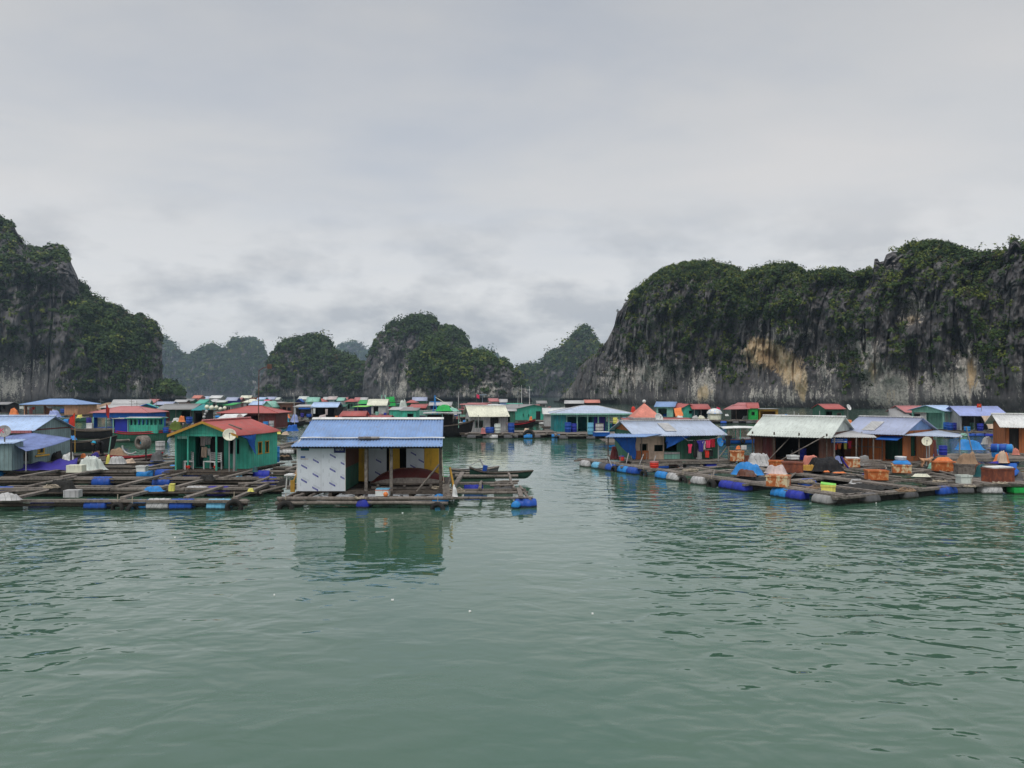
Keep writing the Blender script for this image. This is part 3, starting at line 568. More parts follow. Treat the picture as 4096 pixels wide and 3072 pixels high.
    for o in opens:
        a, b = faces[o[0]]; a, b = Vector((*a, 0)), Vector((*b, 0)); u = (b - a).normalized(); out = Vector((u.y, -u.x, 0)); u0, u1, v0, v1, k = o[1:6]; ang = math.atan2(u.y, u.x)
        c = a + u * (u0 + u1) / 2 + Vector((0, 0, (v0 + v1) / 2)); cc = o[6] if len(o) > 6 else None
        if k == 'd':
            m = MB(); m.obox(c - out * 0.06, u1 - u0 - .01, .035, v1 - v0 - .01, ang); m.build('door', P(cc or 'brown'), root)
        elif k == 'w':
            m = MB(); f = .05
            for dx, dz, sx, sz in ((0, (v1 - v0) / 2, u1 - u0 + .12, f), (0, -(v1 - v0) / 2, u1 - u0 + .16, f), (-(u1 - u0) / 2, 0, f, v1 - v0 - f), ((u1 - u0) / 2, 0, f, v1 - v0 - f)):
                m.obox(c + u * dx + Vector((0, 0, dz)) + out * .035, sx, .05, sz, ang)
            fr_ = m.build('window', P(cc or frames or wallc), root)
            if not far:
                m = MB(); m.obox(c - out * .04, .03, .03, v1 - v0, ang); m.build('mullion', P(cc or frames or wallc), fr_)
    if plat: platform(root, w, dp, fr=fr, sd=sd, drums=drums, far=far, cols=pcols)
    return root
def fhouse(label, f0, f1, fyb, roof, wallc, roofc, h=1.9, rise=0.7, dp=4.0, rot=0.0, z0=0.5, far=True, **kw):
    """house whose front spans columns f0..f1 and whose deck meets row fyb"""
    d = D(fyb, z0); w = (f1 - f0) / FX * d / max(0.5, math.cos(R(rot))); x = XX((f0 + f1) / 2, d)
    kw.setdefault('amp', 0 if far else 0.016); kw.setdefault('sag', 0.0 if far else 0.02)
    return house(label, x, d, rot, w, dp, h, rise, roof, wallc, roofc, z0=z0, far=far, **kw)

# ---------------------------------------------------------------- smaller things
def box_thing(name, label, cat, x, y, z, sx, sy, sz, col, rot=0, lid=None, lip=True, group=None, hollow=False, lidrot=0):
    root = empty(name, (x, y, z), R(rot)); tag(root, label, cat, group); m = MB(); t = .035
    if hollow:
        for a in ((-sx / 2, sx / 2, -sy / 2, -sy / 2 + t), (-sx / 2, sx / 2, sy / 2 - t, sy / 2), (-sx / 2, -sx / 2 + t, -sy / 2 + t, sy / 2 - t), (sx / 2 - t, sx / 2, -sy / 2 + t, sy / 2 - t)): m.box(*a, 0, sz)
        m.box(-sx / 2 + t, sx / 2 - t, -sy / 2 + t, sy / 2 - t, 0.0, 0.05)
    else: m.box(-sx / 2, sx / 2, -sy / 2, sy / 2, 0, sz)
    m.build('body', P(col), root)
    if lip:
        m = MB(); e = .025
        for a in ((-sx / 2 - e, sx / 2 + e, -sy / 2 - e, -sy / 2 + .003), (-sx / 2 - e, sx / 2 + e, sy / 2 - .003, sy / 2 + e), (-sx / 2 - e, -sx / 2 + .003, -sy / 2 + .003, sy / 2 - .003), (sx / 2 - .003, sx / 2 + e, -sy / 2 + .003, sy / 2 - .003)): m.box(*a, sz - .07, sz + .012)
        m.build('rim', P(col), root)
    if lid:
        m = MB(); m.obox((0.02, 0.02, sz + .045), sx * .92, sy * .94, .05, R(lidrot), R(2)); m.build('lid', P(lid), root)
    return root
def barrel(label, x, y, z, col, hgt=0.9, r=0.29, rot=None, group=None, lid=None, name='barrel'):
    root = empty(name, (x, y, z)); tag(root, label, 'barrel', group); m = MB()
    pr = [(r * .93, 0), (r, .05), (r, hgt * .3), (r * 1.05, hgt * .32), (r * 1.05, hgt * .35), (r, hgt * .37), (r, hgt * .63), (r * 1.05, hgt * .65), (r * 1.05, hgt * .68), (r, hgt * .7), (r, hgt - .06), (r * .96, hgt - .02)]
    m.lathe(pr, (0, 0, 0), n=18); m.lathe([(r * .93, 0.0), (0, 0.001)], (0, 0, 0), n=18); m.build('body', P(col), root)
    m = MB(); m.lathe([(r * 1.0, hgt - .06), (r * 1.03, hgt - .04), (r * 1.03, hgt), (r * .9, hgt + .005), (r * .88, hgt - .015), (0, hgt - .012)], (0, 0, 0), n=18); m.build('lid', P(lid or col), root)
    if rot is not None: root.rotation_euler = (R(90), 0, R(rot)); root.location.z = z + r
    return root
def tyre(label, x, y, z, rot=0.0, R0=0.20, r=0.085, tilt=0, group='tyres hung along the rafts as fenders'):
    root = empty('tyre', (x, y, z), R(rot)); tag(root, label, 'tyre', group); m = MB(); n, k = 24, 10; vs = []; fs = []
    for i in range(n):
        a = 2 * math.pi * i / n
        for j in range(k):
            b = 2 * math.pi * j / k; rr = R0 + r * .85 * math.cos(b) + (.012 if i % 2 and abs(b) < .6 else 0)
            vs.append((rr * math.cos(a), r * 1.15 * math.sin(b), rr * math.sin(a)))
    for i in range(n):
        for j in range(k): fs.append((i * k + j, i * k + (j + 1) % k, ((i + 1) % n) * k + (j + 1) % k, ((i + 1) % n) * k + j))
    m.add(vs, fs, True); m.build('tread', P('rubber'), root)
    m = MB(); m.tube([(0, .0, R0 + r), (.01, .0, R0 + .38)], .018, 6); m.build('rope', P('rope'), root)
    root.rotation_euler = (R(tilt), 0, R(rot)); return root
def dish(label, x, y, z, rot, r, col, poleh, elev=30, polec='grey', horn=True):
    root = empty('satellite_dish', (x, y, z), R(rot)); tag(root, label, 'satellite dish'); m = MB(); m.tube([(0, .06, 0), (0, .06, poleh)], .035, 8); m.build('pole', P(polec), root)
    e = R(elev); ax = Vector((0, -math.cos(e), math.sin(e))); c = Vector((0, 0, poleh)); m = MB()
    pr = [(r * i / 8, .30 * r * (i / 8) ** 2) for i in range(9)]; pr2 = [(a, b + .015) for a, b in reversed(pr)]
    m.lathe([(0.0001, -.012)] + [(a, b - .012) for a, b in pr[1:]] + pr2, c, ax, 24); rf = m.build('reflector', P(col), root)
    if not horn: return root
    m = MB(); f = c + ax * r * .85; m.tube([c + Vector((0, 0, -r * .8)) + ax * .25 * r, f], .012, 6); m.lathe([(.03, -.04), (.045, 0), (.03, .05), (0, .05)], f, ax, 8); m.build('feed_horn', P('grey'), root)
    return root
def heap(name, label, cat, x, y, z, sx, sy, h, col, seed=1, rot=0, fold=0.26, n=36, drape=0.0, flat=0.35, group=None, band=None):
    """a bundle or a sheet thrown over something: lumps under a folded skin, with an uneven outline"""
    root = empty(name, (x, y, z), R(rot)); tag(root, label, cat, group); r_ = random.Random(seed * 7 + int(sx * 50)); uv = np.linspace(-1, 1, n); U, V = np.meshgrid(uv, uv, indexing='ij')
    q = np.stack([U * 1.5 * max(1, sx), V * 1.5 * max(1, sy), U * 0 + seed * 3.1], -1); nz = fbm(q, 4, seed); rdg = 1 - np.abs(fbm(q * 1.9 + 5, 4, seed + 3)) * 2.4; ang = np.arctan2(V, U); sq = np.stack([np.cos(ang) * 1.3, np.sin(ang) * 1.3, ang * 0 + seed], -1)
    e = np.sqrt(U * U + V * V) * 0.45 + 0.55 * np.maximum(np.abs(U), np.abs(V)); lim = 0.80 + 0.34 * fbm(sq, 3, seed + 9); rad = np.clip(1 - e / np.maximum(lim, .4), 0, 1)
    base = np.zeros_like(U); k = max(2, int(2 + 2 * min(2.2, max(sx, sy))))
    for i in range(k):
        cx, cy, w = r_.uniform(-.5, .5), r_.uniform(-.35, .35), r_.uniform(.5, .8); base = np.maximum(base, r_.uniform(.62, 1.0) * np.clip(1 - ((U - cx) / (w * 1.3)) ** 2 - ((V - cy) / (w * 1.4)) ** 2, 0, 1) ** .8)
    if fold < .11: base = base * .35 + .75 * np.clip(rad * 2.4, 0, 1) ** .55
    Zc = h * (base * .82 + .18 * np.clip(rad * 3, 0, 1)) * np.clip(rad * 2.7, 0, 1) ** .85 * (1 + fold * (nz * 1.2 + rdg * .55)); Zc = np.maximum(Zc, .012)
    A = U * sx / 2 * (1 + .12 * nz); B = V * sy / 2 * (1 + .10 * rdg * .5); m = MB(); keep = rad > 0.015
    Zc = Zc + 0.10 * h * fold / .22 * (fbm(q * 5 + 9, 3, seed + 12) + .6 * (1 - 2 * np.abs(fbm(q * 3.2, 2, seed + 15)))) * np.clip(rad * 4, 0, 1)
    vs = [(A[i, j], B[i, j], Zc[i, j]) for i in range(n) for j in range(n)]; fs = [(i * n + j, i * n + j + 1, (i + 1) * n + j + 1, (i + 1) * n + j) for i in range(n - 1) for j in range(n - 1) if keep[i, j] or keep[i + 1, j] or keep[i, j + 1] or keep[i + 1, j + 1]]
    m.add(vs, fs, True); m.build('sheet' if 'tarp' in name or 'sheet' in name else 'bundle', P(col), root)
    return root
def ropeline(name, label, cat, pts, r=0.015, col='rope', sag=0.0, n=10):
    P_ = []
    for a, b in zip(pts, pts[1:]):
        a, b = Vector(a), Vector(b)
        for i in range(n): t = i / n; P_.append(a.lerp(b, t) - Vector((0, 0, sag * 4 * t * (1 - t))))
    P_.append(Vector(pts[-1])); o0 = P_[0]; m = MB(); m.tube([p - o0 for p in P_], r, 6); o = m.build(name, P(col), None, o0); tag(o, label, cat); return o
def rope_pile(label, x, y, z, s=0.35, col='rope', seed=1, cat='rope'):
    r_ = random.Random(seed); pts = []
    for i in range(60):
        t = i / 60; a = t * 2 * math.pi * 4.3; rr = s * (.55 + .45 * r_.random()); pts.append((rr * math.cos(a) * 1.2, rr * math.sin(a) * .8, .03 + .16 * s / .35 * (1 - abs(2 * t - 1)) * r_.random()))
    m = MB(); m.tube(pts, .022, 6); o = m.build('rope_coil', P(col), None, (x, y, z)); tag(o, label, cat); return o
def garment(label, x, y, z, w, hgt, col, rot=0, kind='shirt', seed=0, name=None):
    m = MB(); n = 7; k = 6; r_ = random.Random(seed + int(w * 100)); ph = r_.random() * 6
    def row(t):
        wid = w * (1 if kind != 'shirt' else (1.5 if t < .28 else 1.0)) * (1 - .1 * t)
        return [((j / n - .5) * wid, .035 * math.sin(j * 1.9 + ph + t * 2), -hgt * t) for j in range(n + 1)]
    m.grid([row(i / k) for i in range(k + 1)], True, .004)
    o = m.build(name or ('shirt' if kind == 'shirt' else 'cloth'), P(col), None, (x, y, z)); o.rotation_euler = (0, 0, R(rot)); tag(o, label, 'laundry', None); return o
def hull_grid(L, B, h, up=0.35, upb=None, tran=0.25, n=22, k=9, sc=1.0, dz=0.0, flat=0.3):
    rows = []
    for i in range(n + 1):
        s = i / n; bow = s; x = (s - .5) * L
        wid = B / 2 * (min(1, (tran + (1 - tran) * min(1, s / .35) ** .7)) * (1 - max(0, (s - .45) / .55) ** 2.3)); wid = max(wid, .02)
        sh = h + up * max(0, (s - .35) / .65) ** 2 * h + (upb if upb is not None else up * .4) * max(0, (.35 - s) / .35) ** 2 * h
        keel = -.30 * h + (sh * .9 + .3 * h) * max(0, (s - .86) / .14) ** 2
        row = []
        for j in range(k + 1):
            a = -1 + 2 * j / k; f = abs(a) ** (1 / 1.6) if False else abs(a); z = keel + (sh - keel) * (max(0, f - flat) / (1 - flat)) ** 1.3; yy = math.copysign(wid * min(1, (f / .75) ** .8) * (0.82 + .18 * f), a) if f else 0
            row.append((x, yy * sc, z + dz))
        rows.append(row)
    return rows
def boat(label, x, y, rot, L, B, h, hullc, rimc, inc='darkwood', up=0.5, upb=None, tran=.3, thwarts=2, name='rowing_boat', cat='boat', z=0.0, group=None, deck=False, stripe=None):
    root = empty(name, (x, y, z), R(rot)); tag(root, label, cat, group)
    g = hull_grid(L, B, h, up, upb, tran); m = MB(); m.grid(g, True); m.add(g[0], [tuple(range(len(g[0])))])
    gi = hull_grid(L * .97, B, h, up, upb, tran, sc=.88, dz=.03); m.grid(gi, True); hl = m.build('hull', P(hullc), root, fix=False)
    m = MB(); m.tube([r[0] for r in g] + [r[-1] for r in reversed(g)], .045 if L < 6 else .09, 6); m.build('gunwale', P(rimc), root)
    if stripe:
        m = MB(); m.tube([(r[0][0], r[0][1] * 1.02, r[0][2] - .16) for r in g], .05, 6); m.tube([(r[-1][0], r[-1][1] * 1.02, r[-1][2] - .16) for r in g], .05, 6); m.build('rubbing_strake', P(stripe), root)
    for i in range(thwarts):
        s = .25 + .5 * i / max(1, thwarts - 1) if thwarts > 1 else .5; q = g[int(s * 22)]; m = MB(); m.box(q[0][0] - .1, q[0][0] + .1, q[0][1] * .9, q[-1][1] * .9, q[0][2] - .09, q[0][2] - .05); m.build('thwart', P(inc), root)
    if deck:
        m = MB(); m.grid([[(r[0][0], r[0][1] * .9, r[0][2] - .08), (r[-1][0], r[-1][1] * .9, r[-1][2] - .08)] for r in g[1:-1]], False, .04); m.build('deck', P(inc), root)
    return root
def cabin(root, cx, w, dp, z, h, col, roofc, win=4, frac=(.45, .85), roofo=.25, posts=False, edge=None):
    """deck-house on a boat: walls with a window band, and a roof"""
    m = MB(); g = .08
    us = [(i * w / win + g, (i + 1) * w / win - g) for i in range(win)]; op = [(a, b, h * frac[0], h * frac[1]) for a, b in us]
    for a, b in (((cx - w / 2, -dp / 2), (cx + w / 2, -dp / 2)), ((cx + w / 2, dp / 2), (cx - w / 2, dp / 2))):
        mm = MB(); wall_run(mm, a, b, h, op); m.add([(v[0], v[1], v[2] + z) for v in mm.v], mm.f)
    for a, b in (((cx + w / 2, -dp / 2), (cx + w / 2, dp / 2)), ((cx - w / 2, dp / 2), (cx - w / 2, -dp / 2))):
        mm = MB(); wall_run(mm, a, b, h, [(dp * .2, dp * .8, h * frac[0], h * frac[1])]); m.add([(v[0], v[1], v[2] + z) for v in mm.v], mm.f)
    m.build('cabin', P(col), root)
    m = MB(); X0, X1, Y = cx - w / 2 - roofo, cx + w / 2 + roofo, dp / 2 + roofo
    m.grid([[(x, yy, z + h + .02 + .10 * (1 - (yy / Y) ** 2)) for x in (X0, cx, X1)] for yy in np.linspace(-Y, Y, 7)], True, .06); m.build('cabin_roof', P(roofc), root)
    if edge:
        m = MB(); m.tube([(X0, -Y, z + h), (X1, -Y, z + h), (X1, Y, z + h), (X0, Y, z + h), (X0, -Y, z + h)], .04, 6); m.build('roof_edge', P(edge), root)
def canopy(root, cx, w, dp, z, h, postc, roofc, n=3, edge=None):
    for i in range(n):
        for sy in (-1, 1):
            px = cx - w / 2 + w * i / (n - 1); m = MB(); m.tube([(px, sy * dp / 2, z), (px, sy * dp / 2, z + h)], .04, 6); m.build('post', P(postc), root)
    m = MB(); m.grid([[(x, yy, z + h + .10 * (1 - (2 * yy / dp) ** 2 * .8) + .05 * math.sin((x - cx) / w * 3.1 + 1.57)) for x in np.linspace(cx - w / 2 - .3, cx + w / 2 + .3, 7)] for yy in np.linspace(-dp / 2 - .2, dp / 2 + .2, 7)], True, .05); m.build('canopy', P(roofc), root)
def mast(root, x, h, z, col='wood', cross=0.0, r=.05):
    m = MB(); m.tube([(x, 0, z), (x, 0, z + h)], r, 6, r * .6)
    if cross: m.tube([(x - cross, 0, z + h * .8), (x + cross, 0, z + h * .8)], r * .6, 6)
    m.build('mast', P(col), root)
def flag(label, x, y, z, hgt, w, fh, col, polec='wood', star=False, drop=0.0, rot=0, lean=0.0):
    root = empty('flag', (x, y, z), R(rot)); tag(root, label, 'flag'); m = MB(); m.tube([(0, 0, 0), (lean, 0, hgt)], .03, 6, .018); m.build('pole', P(polec), root); m = MB(); n = 8
    m.grid([[(lean + w * j / n * (1 - .75 * drop), .05 * math.sin(j * 1.4 + i * .5), hgt - fh * i / 5 - drop * w * j / n) for j in range(n + 1)] for i in range(6)], True, .006); m.build('flag_cloth', P(col), root)
    if star:
        m = MB(); c = Vector((lean + w * .5, -.055, hgt - fh * .5)); s = fh * .28; pts = [c + Vector((math.sin(k * math.pi / 5) * (s if k % 2 == 0 else s * .4), 0, math.cos(k * math.pi / 5) * (s if k % 2 == 0 else s * .4))) for k in range(10)]
        m.prism(pts, (0, .012, 0)); m.build('star', P('yellow'), root)
    return root
def log(parent, a, b, r=0.08, col='wood', square=False, bend=0.04, name='log'):
    a, b = Vector(a), Vector(b); L = (b - a).length; n = max(3, int(L / 1.5)); rr = random.Random(int(abs(a.x * 131 + a.y * 37 + b.x * 17) * 10)); m = MB()
    if square:
        d = b - a; ang = math.atan2(d.y, d.x); k = max(1, int(L / 3.2))
        for i in range(k):
            p, q = a.lerp(b, i / k), a.lerp(b, (i + 1) / k); c = (p + q) / 2; c.z += rr.uniform(-.012, .012)
            m.obox(c, (q - p).length + rr.uniform(-.05, .02), r * 2.3, r * 1.1, ang + rr.uniform(-.012, .012), rr.uniform(-.06, .06))
    else:
        pts = [a.lerp(b, i / n) + Vector((rr.uniform(-1, 1), rr.uniform(-1, 1), rr.uniform(-.5, .5))) * bend for i in range(n + 1)]; m.tube(pts, r, 8, r * .85)
    return m.build(name, P(col), parent)

# ================================================================ NEAR RAFTS
def raft_root(label, x, y, name='fish_cage_raft', z=0.0, rot=0.0):
    r = empty(name, (x, y, z), R(rot)); tag(r, label, 'raft'); return r
# ---- broad raft of fish cages in front of the green house
RL = raft_root('broad raft of fish cages and grey walkways in front of the green gabled house', -17.5, 36)
def L(p): return (p[0] + 17.5, p[1] - 36, p[2])
random.seed(21)
for (x0, x1, y, zz, dbl) in ((-22.6, -10.4, 31.35, .34, 1), (-24.5, -11.2, 35.0, .36, 1), (-23, -10.3, 36.0, .34, 0), (-27, -11.5, 39.2, .36, 1), (-26, -11.6, 40.1, .34, 0), (-28, -11.4, 42.8, .36, 1), (-29, -18.6, 45.6, .36, 0), (-29, -19.0, 48.6, .36, 1), (-13.9, -10.2, 45.2, .36, 1), (-13.6, -9.8, 48.6, .36, 0)):
    log(RL, L((x0, y, zz)), L((x1, y + random.uniform(-.25, .25), zz)), .085, 'wood', True)
    if dbl: log(RL, L((x0 + .3, y + .33, zz - .05)), L((x1 - .2, y + .3, zz - .03)), .075, 'wood')
    log(RL, L((x0 + .1, y - .03, zz - .17)), L((x1 - .1, y, zz - .17)), .07, 'darkwood')
for (x, y0, y1, zz, sq) in ((-19.7, 31.3, 35.1, .44, 1), (-15.4, 31.2, 35.4, .45, 1), (-13.0, 31.4, 35.2, .44, 1), (-11.0, 31.3, 36.0, .45, 1), (-14.9, 35.0, 39.6, .45, 1), (-12.0, 35.2, 39.5, .44, 0), (-17.6, 35, 40.2, .44, 1), (-21.6, 35, 39.4, .44, 0), (-14.2, 39.1, 42.9, .44, 1), (-17.3, 39.2, 42.9, .43, 0), (-22.4, 39.1, 43, .44, 1), (-24.6, 39.2, 49, .43, 1), (-20.4, 42.6, 48.8, .44, 1), (-12.2, 42.8, 48.8, .44, 1), (-27.4, 42.6, 49, .43, 0)):
    log(RL, L((x, y0, zz)), L((x + random.uniform(-.2, .2), y1, zz)), .09 if sq else .07, 'wood', bool(sq))
for (a, b) in (((-22.5, 31.6, .5), (-20.0, 33.9, .47)), ((-12.4, 35.6, .5), (-10.4, 36.6, .5)), ((-10.7, 33.4, .43), (-9.9, 36.4, .42)), ((-19.9, 42.2, .52), (-18.7, 43.6, .5))): log(RL, L(a), L(b), .07, 'wood')
for (x0, x1, y) in ((-24, -19.8, 31.9), (-19.5, -15.5, 31.95), (-15.2, -11.1, 31.9), (-24.4, -19.9, 35.4), (-19.5, -15.0, 35.45), (-14.7, -11.2, 35.5), (-24, -10.6, 36.3), (-26, -21.8, 39.55), (-21.3, -17.7, 39.6), (-17.4, -12.0, 39.6), (-26, -11.8, 40.4), (-27, -20.6, 43.2), (-20.2, -18.8, 43.2), (-28, -20.5, 45.9), (-28, -20.6, 48.9), (-13.8, -10, 45.5)):
    m = MB(); m.grid([[(x0 + (x1 - x0) * j / 12, y + .05 * math.sin(j * 2.3 + i), .27 - .5 * i) for j in range(13)] for i in range(3)], True); m.build('cage_net', P('net'), RL, (17.5, -36, 0), fix=False)
for (x, y, z, c, l_) in ((-16.53, 31.45, .06, 'blue', None), (-14.05, 31.45, .08, 'lightgrey', 'faded grey float drum'), (-13.14, 31.45, .07, 'blue', None), (-10.95 - .72, 31.45, .06, 'pooldblue', 'pale turquoise float drum'), (-14.75, 31.6, .02, 'brightblue', None), (-19.0, 31.9, -.1, 'royal', None), (-14.1, 35.3, .12, 'lightgrey', None), (-13.15, 35.3, .12, 'purple', 'violet float drum'), (-17.4, 39.3, .08, 'blue', None), (-19.9, 42.9, .12, 'brightblue', None), (-18.9, 42.9, .14, 'blue', None), (-18.0, 42.9, .12, 'blue', None), (-20.4, 39.3, .12, 'blue', None), (-12.2, 39.35, .1, 'royal', None), (-13.6, 42.9, .08, 'royal', None), (-16.0, 42.9, .08, 'royal', None), (-20.9, 46.0, .1, 'blue', None), (-19.5, 46, .1, 'brightblue', None), (-11.2, 45.5, .1, 'blue', None), (-22.8, 35.3, .1, 'blue', None)):
    float_drum(RL, x + 17.5, y - 36, z, c, random.uniform(-.05, .05), label=l_)
tyre('black tyre under the corner of the cage raft beside the grey rumpled tarpaulin', -20.95, 31.08, .02, 12); tyre('black tyre between the blue and the grey float drums of the cage raft', -15.55, 31.08, .05, -8); tyre('black tyre pressed against the bright blue drum end of the cage raft', -14.98, 31.1, -.02, 60); tyre('big shaggy tyre covered in weed at the outer corner of the cage raft', -10.95, 31.05, .10, 15, .25, .11)
# ---- raft under the blue-roofed house
RC = raft_root('weathered log raft carrying the blue roofed house and its boat landing', -5, 34)
def C(p): return (p[0] + 5, p[1] - 34, p[2])
for (a, b, r, c, sq) in (((-9.4, 31.7, .38), (-2.4, 31.75, .38), .085, 'wood', 0), ((-9.5, 31.68, .2), (-2.6, 31.7, .2), .08, 'wood', 0), ((-2.6, 31.9, .36), (.85, 32.0, .36), .06, 'wood', 0), ((-3.2, 34.4, .38), (.62, 34.5, .38), .085, 'wood', 1), ((-3.2, 34.0, .32), (.7, 34.1, .32), .07, 'wood', 0), ((-2.8, 36.9, .40), (.2, 37.0, .40), .09, 'wood', 1), ((-2.9, 40.0, .40), (.3, 40.1, .4), .09, 'wood', 0), ((-3.3, 41.4, .40), (-.9, 41.5, .42), .07, 'wood', 0), ((-9.3, 31.6, .3), (-9.0, 40, .3), .08, 'darkwood', 0), ((-8.6, 32.3, .44), (-8.7, 34.5, .46), .08, 'wood', 0), ((-8.2, 31.7, .44), (-7.9, 33.2, .5), .06, 'wood', 0), ((-8.75, 31.7, .44), (-8.35, 33.1, .5), .06, 'wood', 0), ((-2.55, 31.6, .45), (-2.6, 41.5, .45), .09, 'wood', 1), ((.35, 31.7, .44), (.3, 34.6, .46), .08, 'wood', 1), ((.1, 34.2, .48), (-.2, 41.3, .46), .07, 'wood', 0), ((.75, 31.9, .3), (.4, 36.5, .3), .06, 'wood', 0), ((-1.4, 34.2, .45), (-1.45, 37.1, .47), .08, 'wood', 0), ((-.8, 36.7, .48), (.35, 37.1, .48), .06, 'wood', 0), ((-9.2, 35, .3), (-2.6, 35, .3), .07, 'darkwood', 0), ((-9.2, 38.6, .3), (-2.6, 38.6, .3), .07, 'darkwood', 0), ((-9.8, 34.3, .5), (-8.8, 34.5, .5), .12, 'wood', 1), ((-1.1, 35.9, .5), (.25, 36.0, .5), .07, 'wood', 1), ((-.95, 34.6, .55), (.05, 34.9, .55), .05, 'wood', 0), ((-.9, 34.9, .5), (-.6, 35.7, .5), .05, 'wood', 0), ((-.5, 34.8, .5), (-.15, 35.6, .5), .05, 'wood', 0)):
    log(RC, C(a), C(b), r, c, bool(sq))
for (x, y, z, c, rt, L_, r_) in ((.55, 32.0, .02, 'blue', .15, .85, .27), (.16, 31.65, .06, 'brightblue', 1.4, .45, .17), (-2.95, 32.6, .16, 'brightblue', 1.5, .88, .29), (-6.0, 32.0, .05, 'royal', 1.57, .88, .26), (-9.0, 32.2, -.02, 'darkgrey', .1, .88, .29), (-5.2, 33.0, -.02, 'darkgrey', 0, .88, .29), (-3.7, 32.6, .0, 'darkgrey', 0, .88, .29), (-.4, 37.0, .05, 'darkgrey', 0, .88, .29), (-1.8, 37, .05, 'royal', 0, .88, .29)):
    float_drum(RC, x + 5, y - 34, z, c, rt, L_, r_)
tyre('frayed black tyre under the left corner log of the blue roofed house', -9.0, 31.35, .02, 8, .23, .12); tyre('weedy tyre at the corner post of the blue roofed house beside the white sack', -2.95, 31.3, -.02, -10, .22, .11)
# ---- wide raft on the right with rusty boxes
O = Vector((13.4, 32.3, 0)); AX = Vector((-0.448, 0.893, 0)); BX = Vector((0.88, 0.475, 0))
def Rr(s, t, z=0.0): return O + AX * s + BX * t + Vector((0, 0, z))
RR = raft_root('wide raft of net cages and rusty boxes in front of the orange and white houses', O.x, O.y)
def RL_(s, t, z): v = Rr(s, t, z) - O; return (v.x, v.y, v.z)
random.seed(5)
for (t, s0, s1, sq) in ((0, -.3, 20.5, 1), (.32, 0, 20.2, 0), (2.5, -.2, 12.5, 1), (5.0, -.2, 13, 1), (5.3, .1, 12.4, 0), (7.6, -.3, 14, 1), (10.4, 1.2, 14, 1), (13.2, 1.2, 13, 0), (16, 1.0, 14, 1), (19, 1.0, 13, 1)): log(RR, RL_(s0, t, .40), RL_(s1, t + random.uniform(-.2, .2), .40), .09, 'wood', bool(sq))
for (s, t0, t1, sq) in ((0, -.3, 8.3, 1), (.3, 0, 8.2, 0), (1.3, 7.6, 22, 1), (1.65, 7.8, 22, 0), (2.7, -.2, 10.6, 1), (5.2, -.3, 19, 1), (5.5, 0, 16, 0), (7.8, -.2, 21, 1), (10.2, -.2, 20, 1), (10.55, 0, 14, 0), (12.6, -.3, 20, 1), (15.2, -.3, 3, 1), (17.6, -.2, 2.5, 1), (20.1, -.5, 3, 1)): log(RR, RL_(s, t0, .33), RL_(s + random.uniform(-.2, .2), t1, .33), .09, 'wood', bool(sq))
for (s0, t0, s1, t1) in ((.9, .6, 4.6, .9), (2.9, 5.6, 4.9, 7.2), (5.6, 3.2, 7.4, 5.6), (3.1, 8.2, 7.4, 8.5), (8.2, .5, 10, 2.2), (1.8, 11.0, 5.0, 13.4), (6, 11, 7.6, 13), (8.2, 6, 10, 9), (11, 2.6, 12.4, 6), (1.6, 9.4, 3.6, 10.2)): log(RR, RL_(s0, t0, .46), RL_(s1, t1, .46), .055, 'wood')
for (s, t0, t1) in ((.25, .2, 7.4), (2.95, .2, 7.4), (5.45, .2, 9.8), (8.0, .2, 9.8), (1.6, 8, 15)):
    m = MB(); p0, p1 = Vector(RL_(s, t0, 0)), Vector(RL_(s, t1, 0)); m.grid([[p0.lerp(p1, j / 14) + Vector((0, 0, .26 - .5 * i + .02 * math.sin(j * 3))) for j in range(15)] for i in range(2)], True); m.build('cage_net', P('net'), RR, fix=False)
for (s, t0, t1) in ((1.2, .5, 2.2), (1.6, 3.0, 4.7), (6.5, .5, 2.3), (4.0, 5.4, 7.2), (6.4, 5.5, 7.3), (9.2, 3, 4.8), (3.4, 11, 13)):                         # dark nets gathered over the cages
    m = MB(); n = 14; m.grid([[Vector(RL_(s - 1.0 + 2.1 * i / n, t0 + (t1 - t0) * j / n, .40 - .22 * math.sin(math.pi * i / n) * math.sin(math.pi * j / n) + .03 * math.sin(i * 2.1 + j * 1.3))) for j in range(n + 1)] for i in range(n + 1)], True, .012); m.build('cover_net', P('net'), RR)
AR = math.atan2(AX.y, AX.x); BR = math.atan2(BX.y, BX.x)
for (s, c) in ((.75, 'grey'), (2.2, 'royal'), (3.1, 'brightblue'), (5.6, 'royal'), (6.5, 'royal'), (8.6, 'lightgrey'), (10.6, 'lightgrey'), (11.6, 'brightblue'), (14.3, 'blue'), (15.2, 'brightblue'), (16.5, 'blue'), (17.3, 'darkgrey'), (18.0, 'pooldblue'), (19.4, 'lightgrey')): v = RL_(s, -.02, .06); float_drum(RR, *v, c, AR)
for (s, t, c) in ((.15, 2.0, 'darkgrey'), (.2, 4.6, 'darkgrey'), (.2, 7.1, 'blue'), (.25, 8.0, 'blue'), (1.45, 9.3, 'darkgrey'), (1.4, 10.4, 'lightgrey'), (2.85, 4.6, 'lightgrey'), (3.0, 1.2, 'cobalt'), (5.3, 4.0, 'blue'), (7.9, 4.4, 'blue'), (5.4, 8.2, 'royal')): v = RL_(s, t, .06); float_drum(RR, *v, c, BR)
for (x0, x1, y, zz, sq) in ((20.2, 29, 36.1, .40, 1), (20.3, 29, 36.45, .36, 0), (20.6, 29, 38.4, .4, 1), (21.5, 30, 41, .4, 1)): log(RR, (x0 - O.x, y - O.y, zz), (x1 - O.x, y - O.y + .2, zz), .09, 'wood', bool(sq))
for x in (21.6, 24.2, 27): log(RR, (x - O.x, 35.9 - O.y, .46), (x + .2 - O.x, 41.3 - O.y, .46), .08, 'wood', True)
